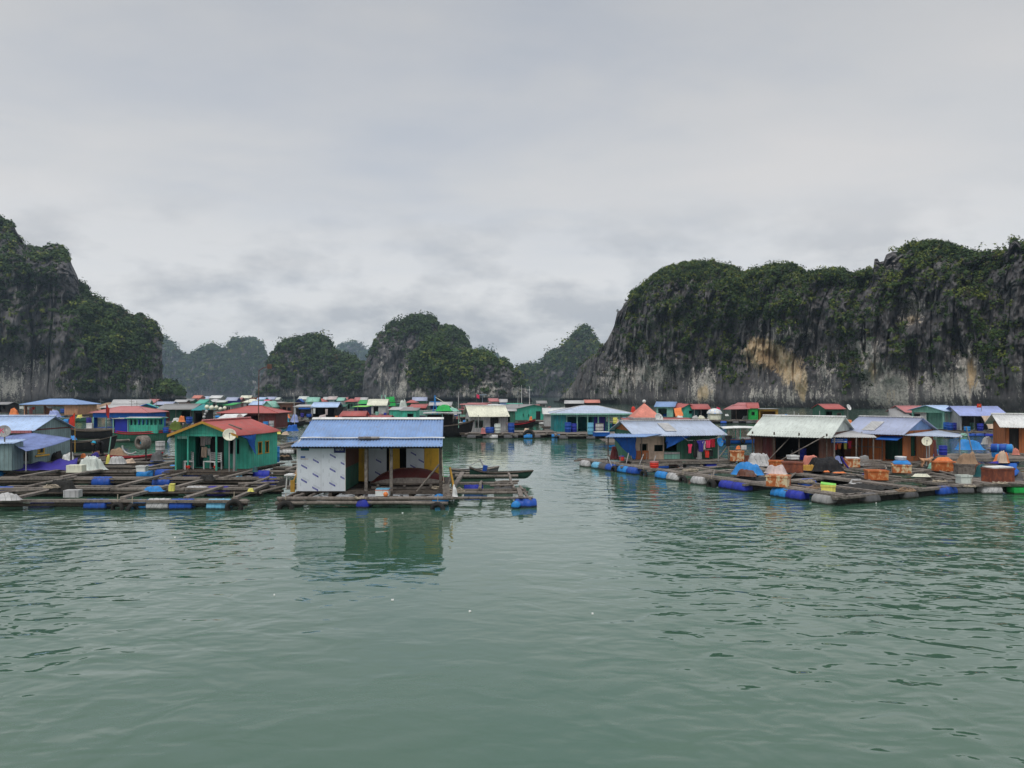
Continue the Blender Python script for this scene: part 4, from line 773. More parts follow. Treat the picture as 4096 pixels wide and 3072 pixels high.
m = MB(); [m.box(21.4 - O.x + i * .46, 21.8 - O.x + i * .46, 36.0 - O.y, 38.6 - O.y, .44, .47 + random.uniform(0, .02)) for i in range(16)]; m.build('walkway', P('wood'), RR)
for x, c in ((20.7, 'darkgrey'), (22.0, 'lightgrey'), (24.7, 'brightblue'), (26, 'royal')): float_drum(RR, x - O.x, 36.3 - O.y, .06, c)
v = Vector((23.35 - O.x, 36.15 - O.y, 0)); m = MB(); m.obox(v + Vector((0, 0, .12)), 1.0, .55, .34, 0); m.build('float_block', P('leafgreen'), RR)['label'] = 'bright green plastic float block'
for (s, t, lab, ro, q) in ((7.4, -.32, 'black tyre and torn net below the blue tarp heap', AR, .13), (9.6, -.3, 'black tyre hung between two white float drums of the right raft', AR, .1), (13.0, -.3, 'worn tyre on the edge of the right raft behind the coiled hose', AR, .1), (15.9, -.3, 'black tyre below the red bucket', AR, .1), (-.2, 8.7, 'black tyre below the white tub on the right raft', BR, .1), (.35, 12.6, 'black tyre at the right edge beyond the green float block', 0, .1)): v = Rr(s, t, .08); tyre(lab, v.x, v.y, v.z, math.degrees(ro), .21, q * .9)

# ================================================================ THE BLUE-ROOFED HOUSE
random.seed(3)
BH = empty('floating_house', (-5.83, 32.3, .6)); tag(BH, 'cabin with a plain blue corrugated roof, patterned white panel wall and yellow porch wall', 'house')
m = MB(); wall_run(m, (-2.98, 5.3), (-2.98, .06), 1.95); wall_run(m, (2.55, 2.78), (2.42, 5.3), 1.95); wall_run(m, (2.42, 5.3), (-2.98, 5.3), 1.95)
m.prism([(-3.0, .05, 1.955), (-3.0, 5.3, 1.955), (-3.0, 2.7, 2.8)], (.05, 0, 0)); m.build('wall', P('lightgrey'), BH)
PANEL = paint('white_panel', (0.60, 0.64, 0.69), 0.45, 0.07, 0.8, 0.22, (0.25, 0.26, 0.25))
LOGO = paint('blue_print', (0.055, 0.06, 0.27), 0.5, 0.15, 5, 0.2); SEAM = paint('seam_grime', (0.40, 0.42, 0.43), 0.6, 0.2, 4, 0.5); LOGOP = paint('pale_print', (0.27, 0.28, 0.50), 0.5, 0.1, 5, 0.1); FAINT = paint('faint_grey_print', (0.45, 0.49, 0.53), 0.5, 0.05, 3, 0.0)
def panel(x0, x1, y, z0, z1, logos, holes=(), name='wall_panel'):
    m = MB(); m.box(x0, x1, y, y + .04, z0, z1); p = m.build(name, PANEL, BH); lb, lp, fa = MB(), MB(), MB()
    for (lx, lz) in logos:
        if lx - .13 < x0: continue
        w = min(.27, (x1 - lx) * 2 - .02 + .0); ang = R(-28.5); cx = lx if lx + .125 < x1 else lx
        L0 = .27; e = min(lx + .12, x1 - .01); c0 = lx - .12; sl = math.tan(R(28.5)); zt = lambda x: lz - (x - lx) * sl
        lb.prism([(c0, y - .004, zt(c0) - .035), (e, y - .004, zt(e) - .035), (e, y - .004, zt(e) + .035), (c0, y - .004, zt(c0) + .035)], (0, .004, 0))
        for k in range(5):
            a = c0 + .025 + k * .042; b_ = a + .03
            if b_ < e - .02: lp.prism([(a, y - .0065, zt(a) - .014), (b_, y - .0065, zt(b_) - .014), (b_, y - .0065, zt(b_) + .016), (a, y - .0065, zt(a) + .016)], (0, .002, 0))
        for k in range(3):
            a = c0 + .05; b_ = min(e + .08, x1 - .015); o = .075 + k * .03
            if b_ > a: fa.prism([(a, y - .004, zt(a) + o), (b_, y - .004, zt(b_) + o), (b_, y - .004, zt(b_) + o + .012), (a, y - .004, zt(a) + o + .012)], (0, .004, 0))
    for mb, mt, nm in ((lb, LOGO, 'printed_logo'), (lp, LOGOP, 'printed_letters'), (fa, FAINT, 'faint_print')):
        if mb.v: mb.build(nm, mt, p)
    return p
# front panel: 1.98 m wide; logo grid read off the photograph
x0 = -2.98; W_ = 1.98; k_ = W_ / 1510.0
lg = [(265, 780), (630, 600), (1160, 440), (1500, 695), (260, 1230), (620, 1050), (1155, 890), (1490, 1145), (1145, 1340), (610, 1480)]
pf = panel(x0, x0 + W_, 0.0, 0.0, 1.93, [(x0 + (a - 40) * k_, 1.93 - (b - 60) * k_ * .985) for a, b in lg])
m = MB(); m.box(x0 + .16, x0 + .50, -.006, -.001, 1.66, 1.76); m.build('green_sticker', P('tealdark'), pf); m = MB(); m.box(x0 + .15, x0 + .34, -.006, -.001, 1.36, 1.43); m.build('blue_sticker', P('cobalt'), pf)
m = MB(); m.box(x0 + .15, x0 + .46, -.006, -.001, 1.30, 1.335); m.build('pink_sticker', P('palepink'), pf)
for bx, bz in ((1.06, 1.35), (1.06, .76), (1.3, 1.15), (1.3, .6), (.14, .75), (.14, .2), (1.06, .2)):
    m = MB(); m.box(x0 + bx, x0 + bx + .03, -.004, -.001, bz, bz + .15); m.build('faint_print', FAINT, pf)
def text_mesh(s, size, mat, parent, loc, rotx=90, name='lettering', sx=1.0, depth=.004):
    cu = bpy.data.curves.new('t', 'FONT'); cu.body = s; cu.size = size; cu.extrude = depth; cu.align_x = 'CENTER'; cu.align_y = 'CENTER'
    o = bpy.data.objects.new('t', cu); COL.objects.link(o); bpy.context.view_layer.update(); me = bpy.data.meshes.new_from_object(o.evaluated_get(bpy.context.evaluated_depsgraph_get())); bpy.data.objects.remove(o)
    me.materials.clear(); me.materials.append(mat); q = bpy.data.objects.new(name, me); COL.objects.link(q); q.parent = parent; q.location = loc; q.rotation_euler = (R(rotx), 0, 0); q.scale = (sx, 1, 1); return q
for sx_ in (.98,): m = MB(); m.box(x0 + sx_, x0 + sx_ + .012, -.003, -.001, 0.0, 1.92); m.build('sheet_joint', SEAM, pf)
m = MB(); m.box(x0 - .012, x0 + .03, -.006, .03, 0, 1.93); m.box(x0 + W_ - .03, x0 + W_ + .006, -.006, .03, 0, 1.93); m.build('corner_strip', P('white'), pf)
SG = empty('sign', (-5.83 + x0 + W_ - .23, 32.3 - .03, .6 + 1.70)); tag(SG, 'small navy number plate with white figures at the corner of the patterned white wall', 'sign')
m = MB(); m.box(-.23, .23, 0, .022, -.13, .13); m.build('plate', P('navy'), SG); text_mesh('13.0E.9P.301', .15, P('white'), SG, (0, -.004, .01), sx=.44)
yb = 2.75
for c, z0, z1 in (('brown', .95, 1.9), ('forest', .02, .94)):
    m = MB(); m.box(-1.02, -.985, .05, 2.74, z0, z1); m.build('wall_panel', P(c), BH)
for (a, b, c, z0, z1) in ((-1.0, -.57, 'yellow', .1, 1.9), (.37, .83, 'yellow', .1, 1.9), (1.93, 2.58, 'yellow', .05, 1.9)):
    m = MB(); m.box(a, b, yb, yb + .04, z0, z1); m.build('wall_panel', P(c), BH)
panel(-.55, .25, yb, .1, 1.9, [(-.05, 1.6), (-.1, 1.0), (-.14, .45)]); panel(1.13, 1.92, yb, .1, 1.9, [(1.45, 1.32), (1.8, 1.0), (1.43, .75), (1.82, 1.62), (1.47, .3)])
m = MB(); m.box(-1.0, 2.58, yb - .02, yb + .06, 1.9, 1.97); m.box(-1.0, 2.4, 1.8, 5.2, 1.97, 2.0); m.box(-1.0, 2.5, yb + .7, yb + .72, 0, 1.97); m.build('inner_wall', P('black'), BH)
for px, c in ((-.16, 'wood'), (.87, 'wood'), (2.9, 'darkwood')):
    m = MB(); m.box(px - .06, px + .06, .03, .14, -.3, 1.96); m.build('post', P(c), BH)
m = MB(); m.tube([(1.9, .05, -.05), (2.85, .06, 1.1)], .045, 6); m.build('brace', P('wood'), BH)
m = MB()
for i in range(12): m.box(-3.05 + random.uniform(0, .06), 3.05, .1 + i * .46, .1 + i * .46 + .43, -.08, random.uniform(-.015, 0))
for i in range(6): m.box(-2.8 + i * 1.1, -2.66 + i * 1.1, .02, 5.4, -.3, -.085)
m.box(-1.0, 3.0, -.02, .08, -.12, .0); m.build('platform', P('darkwood'), BH)
m = MB(); roof_slab(m, (-3.12, -.38, 1.86), (3.02, -.38, 1.86), (2.94, .62, 2.10), (-3.0, .62, 2.10), .125, .02, .02, 4); roof_slab(m, (-3.0, .56, 2.115), (2.945, .56, 2.115), (2.78, 2.72, 2.885), (-3.0, 2.72, 2.885), .125, .02, .02, 4); roof_slab(m, (-3.0, 5.7, 1.85), (2.5, 5.7, 1.85), (2.77, 2.74, 2.88), (-3.0, 2.74, 2.88), .125, .02, .02, 3); m.build('roof', roofmat('sheetblue'), BH)
m = MB(); m.prism([(-3.02, 2.55, 2.86), (-3.02, 2.73, 2.945), (-3.02, 2.92, 2.86)], (5.82, 0, 0)); m.build('ridge_cap', P('white'), BH)
m = MB(); m.box(-3.1, 3.0, -.33, -.27, 1.77, 1.84); m.build('fascia', P('black'), BH)
m = MB(); m.tube([(x0 + i * .5, .55 + .03 * math.sin(i * 2.0), 2.155 + .012 * math.sin(i * 1.3)) for i in range(13)], .032, 6); o = m.build('flashing', P('white'), BH)
m = MB(); m.obox((-.12, .50, 2.155), .85, .2, .05, .05, R(14)); m.obox((-.3, .42, 2.16), .5, .14, .06, -.1, R(14)); o = m.build('plank', P('wood'), None, (-5.83, 32.3, .6)); tag(o, 'weathered board lying on the lower edge of the plain blue roof', 'plank')
# upturned boat on the porch
UB = empty('upturned_boat', (-4.42, 33.45, .80), R(3)); tag(UB, 'upturned dark red boat lying on the porch of the blue roofed house', 'boat')
def ub(t0, t1, n=24, k=14, s=1.0): return [[((-1 + 2 * i / n) * 1.55, math.sin(a) * .46 * s * max(.03, (1 - abs(-1 + 2 * i / n) ** 2.6)) ** .6, max(0.0, math.cos(a)) * .62 * s * max(.02, (1 - abs(-1 + 2 * i / n - .06) ** 2.4 * .96)) ** .75) for a in [(-t1 + (t1 + t1) * j / k) * math.pi / 2 for j in range(k + 1)]] for i in range(n + 1)]
m = MB(); m.grid(ub(0, 1), True); m.build('hull', P('hullred'), UB); m = MB(); g_ = ub(0, 1); m.tube([r[0] for r in g_], .05, 6); m.tube([r[-1] for r in g_], .05, 6); m.build('gunwale', P('darkwood'), UB)
m = MB(); m.tube([(r[len(r) // 2][0], 0, r[len(r) // 2][2] + .01) for r in g_], .03, 6); m.build('keel', P('brown'), UB)
g2 = [[(x, y * 1.02, z * 1.01) for x, y, z in (r[0], r[1], r[2])] for r in g_]; m = MB(); m.grid(g2, True); m.build('weed_band', P('wood'), UB, fix=False)
m = MB()
for i in range(3): m.box(-5.9, -3.1, 33.05 + .3 * i, 33.2 + .3 * i, .605, .70)
for x in (-5.6, -4.5, -3.4): m.box(x - .05, x + .05, 32.95, 33.9, .70, .80)
o = m.build('timber_cradle', P('wood')); tag(o, 'low timber cradle under the upturned red boat', 'timber')
rope_pile('tangle of pale rope at the porch corner post beside the upturned red boat', -3.0, 32.75, .62, .34, seed=4); rope_pile('pale rope coil hanging over the raft log beyond the porch corner post', -2.45, 32.7, .5, .42, seed=8); rope_pile('knotted rope hank on the front log below the porch post', -6.1, 31.66, .36, .2, seed=9)
PB = empty('cardboard_box', (-5.22, 31.85, .47), R(-6)); tag(PB, 'white and orange printed box with a blue top standing on the front log', 'box'); m = MB(); m.box(-.27, .27, -.15, .15, 0, .26); m.build('body', P('white'), PB); m = MB(); m.box(-.25, .27, -.14, .16, .262, .30); m.build('lid', P('pooldblue'), PB); m = MB(); m.box(-.28, .28, -.153, .15, .22, .258); m.build('tape', P('pink'), PB); m = MB(); m.lathe([(0, 0), (.10, .001), (.10, .006), (0, .007)], (.16, -.150, .08), (0, -1, 0), 20); m.build('printed_disc', P('tangerine'), PB)
heap('sack', 'white plastic sack leaning on a grey board at the raft corner', 'sack', -2.32, 31.95, .42, .32, .3, .42, 'white', 5); m = MB(); m.obox((0, 0, .26), .28, .04, .52, .1, R(-10)); o = m.build('board', P('wood'), None, (-2.66, 31.9, .42)); tag(o, 'grey upright board beside the white plastic sack', 'board')
for i, (a, b, l_) in enumerate((((-2.75, 32.6, .5), (-2.55, 33.4, 1.25), 'short leaning prop beside the porch corner of the blue roofed house'), ((-2.35, 32.5, .5), (-2.6, 33.0, 1.5), 'taller yellow paddle leaning on the porch corner post'))): m = MB(); m.tube([Vector(a) - Vector(a), Vector(b) - Vector(a)], .05, 6); o = m.build('pole', P('wood' if i == 0 else 'ochre'), None, a); tag(o, l_, 'pole')
m = MB(); m.tube([(0, 0, 0), (.35, .6, 1.15)], .035, 6); m.box(-.09, .09, -.03, .05, -.35, .15); o = m.build('paddle', P('ochre'), None, (-9.35, 33.6, .75)); tag(o, 'yellow wooden paddle leaning on the panel wall of the blue roofed house', 'paddle')
ST = empty('table', (-9.35, 34.6, .45)); tag(ST, 'white plastic table heaped with brown cloth at the left of the blue roofed house', 'table'); m = MB(); m.box(-.55, .45, -.35, .35, .56, .62); m.build('table_top', P('white'), ST)
for a, b in ((-.48, -.3), (.4, -.3), (-.48, .3), (.4, .3)): m = MB(); m.tube([(a, b, 0), (a * .92, b * .92, .56)], .03, 6); m.build('leg', P('white'), ST)
heap('cloth_bundle', 'brown cloth heaped on the white plastic table', 'bundle', -9.2, 34.7, 1.065, .95, .6, .28, 'sand', 9); heap('net_heap', 'dark clump of netting beside the white plastic table', 'net', -10.25, 35.6, .45, .9, .6, .28, 'net', 14)
box_thing('plastic_box', 'red box propped on the raft behind the white panel wall', 'box', -9.05, 35.6, 1.0, .22, .25, .4, 'brightred'); m = MB(); m.box(-.1, .1, -.1, .1, 0, .55); o = m.build('stand', P('wood'), None, (-9.05, 35.6, .45)); tag(o, 'short wooden stump under the red box', 'stump')
for i, (fx, fy, c) in enumerate(((1012, 1893, 0),)): pass
# long-tail boat beside the landing
LB = boat('slim dark green canoe with upswept ends moored behind the log landing', -.55, 40.9, -3, 3.3, .62, .24, 'canoegreen', 'darkwood', up=.45, upb=1.1, tran=.3, thwarts=3, name='canoe', z=.26)
m = MB(); m.box(-1.05, -.65, -.14, .14, .24, .32); m.build('engine_bed', P('darkgrey'), LB); m = MB(); m.obox((-.85, 0, .46), .22, .22, .30, 0, 0, R(12)); m.build('engine', P('blue'), LB); m = MB(); m.tube([(-.9, 0, .5), (-1.1, 0, .95)], .05, 6); m.tube([(-1.12, 0, .9), (-1.75, .1, .5)], .02, 6); m.build('tiller', P('lightgrey'), LB)
boat('small grey rowing boat half hidden behind the slim dark canoe', -2.0, 42.6, 6, 2.6, .8, .42, 'darkgrey', 'wood', up=.4, z=.05)
m = MB(); m.tube([(0, 0, 0), (.03, -.3, -.55), (.1, -.35, -1.3)], .015, 6); o = m.build('rope', P('rope'), None, (-2.85, 32.15, 2.3)); tag(o, 'thin yellow rope dropping from the roof corner of the plain blue roof', 'rope')

# ================================================================ GREEN GABLED HOUSE AND WHAT STANDS ROUND IT
random.seed(11)
GH = house('bright green gabled cabin with a red roof, ochre barge boards and an open porch', -16.35, 42.0, -9, 3.6, 4.7, 1.95, .66, 'gy', 'green', 'red', over=.22, over_f=.28, porch=1.25, posts=0, trim='ochre', frames='ochre', cap='rose', fr=.5, sd=.25,
    opens=[('f', .5, 1.0, .05, 1.7, 'o'), ('f', 1.35, 2.2, .05, 1.75, 'd', 'dark'), ('f', 2.5, 3.1, .8, 1.6, 'o'), ('r', 1.1, 1.5, .72, 1.38, 'w', 'ochre'), ('r', 1.95, 2.35, .72, 1.38, 'w', 'ochre')])
for px in (-1.72, -1.02, .62, 1.72):
    m = MB(); m.tube([(px, .06, -.05), (px, .06, 1.95)], .055, 8); m.build('post', P('green'), GH)
m = MB(); m.box(-1.8, 1.8, .0, .05, 1.82, 1.97); m.box(-1.8, -1.76, .1, 1.2, 0, 1.95); m.build('porch_beam', P('green'), GH)
m = MB(); pts = [(-1.74, 1.85)] + [(-1.74 + .72 * i / 12, 1.70 - .05 * (i % 2) + (.0 if 0 < i < 12 else -.08)) for i in range(13)] + [(-1.02, 1.85)]; m.prism([(a, .055, b) for a, b in pts], (0, .02, 0)); m.build('scalloped_trim', P('mint'), GH)
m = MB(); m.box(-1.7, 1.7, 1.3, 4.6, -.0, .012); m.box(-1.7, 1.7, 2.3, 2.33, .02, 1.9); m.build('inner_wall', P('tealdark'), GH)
m = MB(); m.obox((1.02, 1.3, 2.29), .75, .14, .05, .1, 0, R(20)); o = m.build('plank', P('wood'), None, GH.location); o.rotation_euler = GH.rotation_euler; tag(o, 'short weathered plank lying on the red roof of the green cabin', 'plank')
def gl(x, y, z=0.0): return GH.matrix_basis @ Vector((x, y, z))
GH.matrix_basis
p = Matrix.Translation(GH.location) @ Matrix.Rotation(R(-9), 4, 'Z')
def gl(x, y, z=0.0): return p @ Vector((x, y, z))
def bench(label, x, y, z, rot, w=.95):
    r = empty('bench', (x, y, z), R(rot)); tag(r, label, 'bench'); m = MB(); m.box(-w / 2, w / 2, -.2, .22, .40, .44); m.build('seat', P('white'), r)
    m = MB(); [m.box(-w / 2, w / 2, .22, .25, .5 + .11 * i, .57 + .11 * i) for i in range(4)]; m.build('backrest', P('lightgrey'), r)
    for a in (-w / 2 + .04, w / 2 - .04):
        for b, h in ((-.18, .40), (.235, .92)): m = MB(); m.box(a - .03, a + .03, b - .025, b + .025, 0, h); m.build('leg', P('white'), r)
v = gl(-1.38, .62); bench('white garden bench at the left end of the green porch', v.x, v.y, .5, -60, .7); v = gl(.05, .62); bench('white garden bench in the middle of the green porch', v.x, v.y, .5, -32, 1.0)
v = gl(-.55, 1.0); 
for i, (dx, hz, w, hh, c, l) in enumerate(((-.16, 1.85, .28, .62, 'palepink', 'pale striped shirt hanging under the green porch'), (.10, 1.75, .30, .45, 'lightgrey', 'grey shirt hanging beside the striped shirt under the green porch'), (-.12, 1.18, .34, .58, 'beige', 'flowered cloth hanging low in the green porch'), (.14, 1.1, .16, .4, 'white', 'small white towel hanging low in the green porch'))): garment(l, v.x + dx, v.y + .04 * i, .5 + hz, w, hh, c, 0, 'shirt' if i < 2 else 'cloth', i)
dish('large pale satellite dish on a pole at the corner of the green cabin', XX(920, 41.5), 41.4, .42, 24, .34, 'cream', 1.98, 24)
m = MB(); m.tube([(0, 0, 0), (.02, 0, 2.0)], .06, 6); o = m.build('pole', P('grey'), None, gl(1.72, -.12, -.05)); tag(o, 'grey timber pole beside the big dish pole of the green cabin', 'pole')
TB = gl(1.83, .15, 1.9); m = MB(); g = []
e0, e1 = gl(1.97, -.1, 1.92), gl(2.0, 1.7, 1.92)
g = [[Vector(e0).lerp(e1, j / 8) + Vector((.03 * math.sin(i + j), 0, -(.05 + (.55 * (j / 8) ** 1.2 + .62 * max(0, (j - 4) / 4)) * i / 6))) for j in range(9)] for i in range(7)]
o0 = Vector(e0); m.grid([[q - o0 for q in row] for row in g], True, .01); o = m.build('tarp', P('cobalt'), None, o0); tag(o, 'ragged blue tarpaulin hanging from the side eave of the green cabin', 'tarpaulin')
b = at(1100, 1848, .5); barrel('tall blue barrel behind the rear corner of the green cabin', b.x, b.y, .5, 'brightblue', .92, .27)
b = at(1010, 1863, .45); box_thing('plastic_tub', 'light blue plastic tub against the green side wall', 'tub', b.x, b.y, .45, .45, .4, .34, 'pooldblue', -9, hollow=True); b = at(1032, 1868, .45); barrel('small blue bucket beside the light blue tub', b.x, b.y, .45, 'cobalt', .3, .15, name='bucket')
b = at(1020, 1888, .42); heap('sack', 'dark teal sack drooping over the raft edge near the green cabin', 'sack', b.x, b.y, .42, .42, .36, .34, 'tealdark', 3); b = at(963, 1865, .45); barrel('narrow blue gas cylinder by the green side wall', b.x, b.y, .45, 'royal', .48, .11, name='gas_cylinder')
b = at(1140, 1842, .45); heap('net_heap', 'black net heap with brown rope beside the tall blue barrel', 'net', b.x, b.y, .45, .95, .7, .42, 'net', 6); rope_pile('brown rope thrown over the black net beside the blue barrel', b.x + .05, b.y - .3, .68, .26, 'sand', 12)
for i, (fx, l) in enumerate(((752, 'red potted flower at the second porch post of the green cabin'), (862, 'red potted flower at the third porch post of the green cabin'))):
    b = at(fx, 1883, .47); r = empty('flower_pot', (b.x, b.y, .46)); tag(r, l, 'flower pot'); m = MB(); m.lathe([(0, 0), (.06, 0), (.085, .13), (.07, .13), (0, .11)], (0, 0, 0), n=12); m.build('pot', P('brown'), r); m = MB(); [m.obox((random.uniform(-.09, .09), random.uniform(-.08, .08), .17 + random.random() * .1), .06, .06, .02, random.random() * 3, random.random() * 2) for _ in range(26)]; m.build('blossom', P('brightred'), r)
for i, (fx0, fy0, fx1, fy1) in enumerate(((878, 1872, 912, 1832), (884, 1874, 922, 1838))):
    a = at(fx0, fy0, .5); m = MB(); d = a.y + .6; q = Vector((XX(fx1, d), d, ZZ(fy1, d))); m.obox((q - a) / 2, (q - a).length, .16, .04, math.atan2(q.y - a.y, q.x - a.x), 0, -math.asin((q.z - a.z) / (q - a).length)); o = m.build('plank', P('wood' if i else 'sand'), None, a); tag(o, ('pale' if not i else 'grey') + ' plank leaning towards the dish pole of the green cabin', 'plank')
b = at(687, 1964, .47); box_thing('jerry_can', 'yellow plastic can standing on a walkway of the cage raft', 'can', b.x, b.y, .47, .22, .16, .24, 'lemon', 4, lip=False, lid='lemon'); b = at(1004, 1967, .47); heap('float', 'yellow float lying on the corner walkway of the cage raft', 'float', b.x, b.y, .47, .38, .2, .14, 'lemon', 2, fold=.05); b = at(610, 1966, .45); heap('tarp', 'crumpled blue tarpaulin on the second beam of the cage raft', 'tarpaulin', b.x, b.y, .45, 1.0, .45, .2, 'brightblue', 12)
b = at(569, 1887, .45); box_thing('plastic_tub', 'white plastic tub on the walkway left of the green porch', 'tub', b.x, b.y, .47, .48, .36, .30, 'white', 0, hollow=True); b = at(956, 1912, .2); m = MB(); m.lathe([(.001, -.17), (.12, -.13), (.18, 0), (.12, .13), (.001, .17)], (0, 0, 0), (1, 0, 0), 14); o = m.build('float', P('pooldblue'), None, (b.x, b.y, .25)); tag(o, 'round pale blue float bobbing inside a cage near the green cabin', 'float')
b = at(829, 1922, .42); heap('net_heap', 'low black net heap where two walkways cross in front of the green porch', 'net', b.x, b.y, .42, .8, .5, .3, 'net', 15); b = at(250, 1966, .42); heap('net_heap', 'tall dark heap of nets on the cage raft before the grey blue house', 'net', b.x, b.y, .42, 1.35, .8, .52, 'net', 17); rope_pile('grey rope tumbled over the tall dark net heap', b.x - .2, b.y - .45, .6, .3, 'rope', 18); b = at(292, 1985, .3); m = MB(); m.obox((0, 0, .14), .6, .4, .30, .08); o = m.build('foam_block', P('lightgrey'), None, (b.x, b.y, .28)); tag(o, 'dirty grey foam block below the tall dark net heap', 'foam block')
b = at(36, 2000, .42); heap('tarp', 'grey rumpled tarpaulin on the left corner of the cage raft', 'tarpaulin', b.x, b.y, .42, 1.2, .6, .26, 'lightgrey', 21)
b = at(305, 1890, .45); m = MB(); m.obox((0, 0, .20), .8, .5, .38, .05); o = m.build('foam_box', P('cream'), None, (b.x, b.y, .46)); tag(o, 'cream foam block at the end of the purple tarpaulin', 'foam block'); b = at(330, 1885, .45); heap('sack', 'big white sacks slumped behind the cream foam block', 'sack', b.x + .1, b.y + .7, .45, 1.7, 1.1, .72, 'palegreen', 24, rot=-20); b = at(270, 1845, .5); heap('sack', 'small white sack at the back of the purple tarpaulin', 'sack', b.x, b.y, .5, .9, .7, .5, 'white', 26)
PT = [[Vector((XX(30 + 265 * i / 16, 42.6 + 1.0 * j / 5), 42.4 + .4 * i / 16 + 1.2 * j / 5, .46 + .02 * math.sin(i * 1.7) + (.10 + .42 * (i / 16) ** .8) * (j / 5) + .07 * math.sin(i * 1.3 + j) * (j / 5))) for i in range(17)] for j in range(6)]
o0 = PT[0][0].copy(); m = MB(); m.grid([[q - o0 for q in r] for r in PT], True, .015); o = m.build('tarp', P('purple'), None, o0); tag(o, 'long deep violet tarpaulin spread along the raft edge of the grey blue house', 'tarpaulin')
# ---- grey-blue house on the far left
LH = house('grey blue plank house with pale blue roof and a sagging blue awning', -32.2, 46.0, 0, 8.4, 4.0, 1.97, .72, 'gx', 'bluegrey', 'skyblue', over=.22, over_f=.15, frames='yellow', opens=[('f', 3.6, 8.2, 0, 1.7, 'o'), ('r', .5, 1.1, .55, 1.15, 'w', 'yellow')], fr=3.6, sd=.3, cap='paleblue')
m = MB(); m.box(4.2, 4.235, -.02, 4.02, 1.93, 2.0); m.build('trim_board', P('darkred'), LH); m = MB(); m.box(4.24, 4.30, .2, 1.6, .38, .46); m.build('window_sill', P('yellow'), LH); m = MB(); m.box(4.24, 4.30, 1.2, 2.0, 1.28, 1.36); m.build('shelf', P('yellow'), LH); m = MB(); m.box(-4, 4.3, -.28, -.18, 1.80, 1.95); m.build('fascia', P('rose'), LH)
m = MB(); m.box(1.2, 5.55, -4.0, -3.0, 0, 1.48); m.build('side_room', P('bluegrey'), LH); m = MB(); roof_slab(m, (1.0, -4.2, 1.46), (5.75, -4.2, 1.46), (5.6, -2.8, 1.6), (1.0, -2.8, 1.6)); m.build('side_roof', roofmat('skyblue'), LH)
A, B_, C_, D_ = Vector((-30.2, 45.6, 2.02)), Vector((-27.9, 45.75, 2.34)), Vector((-25.2, 45.2, 2.02)), Vector((-25.9, 42.0, 1.52)); A2 = Vector((-26.9, 42.3, 1.98)); gr = []
for i in range(15):
    t = i / 14; row = []
    for j in range(15):
        s = j / 14; top = A.lerp(B_, min(1, s * 1.6)) if s < .62 else B_.lerp(C_, (s - .62) / .38); bot = A2.lerp(D_, s); q = top.lerp(bot, t); q.z -= .22 * math.sin(math.pi * t) * (.4 + .6 * math.sin(math.pi * s)); q.z += .015 * math.sin(s * 9); row.append(q - A)
    gr.append(row)
m = MB(); m.grid(gr, True, .012); o = m.build('awning', P('denim'), None, A); tag(o, 'sagging blue sheet awning strung in front of the grey blue house', 'awning')
for (a, l) in (((-25.25, 45.15, .45), 'dark post holding the outer corner of the sagging blue awning'), ((-25.92, 42.05, .45), 'thin pole under the low front corner of the sagging blue awning')): m = MB(); hh = 1.56 if a[1] > 44 else 1.06; m.tube([(0, 0, 0), (0, 0, hh)], .05 if a[1] > 44 else .025, 6); o = m.build('pole', P('darkwood' if a[1] > 44 else 'lightgrey'), None, a); tag(o, l, 'pole')
kd = dish('round grey satellite dish with a red K and white plus mark at the left edge', XX(20, 41.6), 41.55, 2.04, 20, .32, 'lightgrey', .56, 12, horn=False)
KP = Vector((-.07, -.17, .60)); text_mesh('K', .34, P('rosepink'), kd, KP, 80, sx=1.05, depth=.01); text_mesh('+', .26, P('white'), kd, KP + Vector((.20, -.0, .02)), 80, depth=.01)
b = at(180, 1845, .5)
for i, (dx, dy, c, r_, l) in enumerate(((-1.2, 0, 'darkgrey', .35, 'dark sack in the shade under the sagging blue awning'), (-.3, .3, 'grey', .3, 'grey sack in the shade under the sagging blue awning'), (.6, .2, 'black', .4, 'black bundle under the window of the grey blue house'), (1.4, .2, 'darkgrey', .35, 'dark bundle beside the corner post of the sagging awning'))): heap('sack', l, 'sack', b.x + dx, b.y + dy, .5, r_ * 2.2, r_ * 1.8, r_ * 1.3, c, 30 + i)
# ---- clutter raft behind: red skiff, bundles, a bending fisher, hanging float ring
CR = raft_root('low cluttered raft between the grey blue house and the green cabin', -24.0, 49.5)
for (a, b, r, sq) in (((-31, 48.6, .36), (-18.9, 48.7, .36), .09, 1), ((-30, 50.6, .36), (-19.5, 50.7, .36), .09, 0), ((-29, 53.0, .36), (-20, 53.2, .36), .09, 1), ((-29.5, 48.4, .44), (-29.2, 53.4, .44), .08, 0), ((-26.7, 48.4, .44), (-26.5, 53.3, .44), .08, 1), ((-23.4, 48.5, .44), (-23.3, 53.3, .44), .08, 0), ((-20.6, 48.5, .44), (-20.5, 53.2, .44), .08, 1)): log(CR, (a[0] + 24, a[1] - 49.5, a[2]), (b[0] + 24, b[1] - 49.5, b[2]), r, 'wood', bool(sq))
m = MB()
for i in range(9): m.box(-27.2 + 24 + i * .48, -26.8 + 24 + i * .48, -.7, 2.0, .42 + random.uniform(0, .02), .47)
m.build('platform', P('darkwood'), CR)
for x, c in ((-28, 'blue'), (-26.4, 'cobalt'), (-24.5, 'royal'), (-22, 'blue')): float_drum(CR, x + 24, -.6, .1, c)
boat('small red skiff with a dark inside moored behind the cluttered raft', XX(540, 50.5), 50.5, 8, 3.4, 1.0, .5, 'darkred', 'crimson', up=.5, name='skiff', z=.05)
boat('grey sampan with brown sacks lying along the cluttered raft', XX(365, 52.3), 52.3, 2, 4.6, 1.1, .45, 'darkgrey', 'wood', up=.35, name='sampan', z=.1)
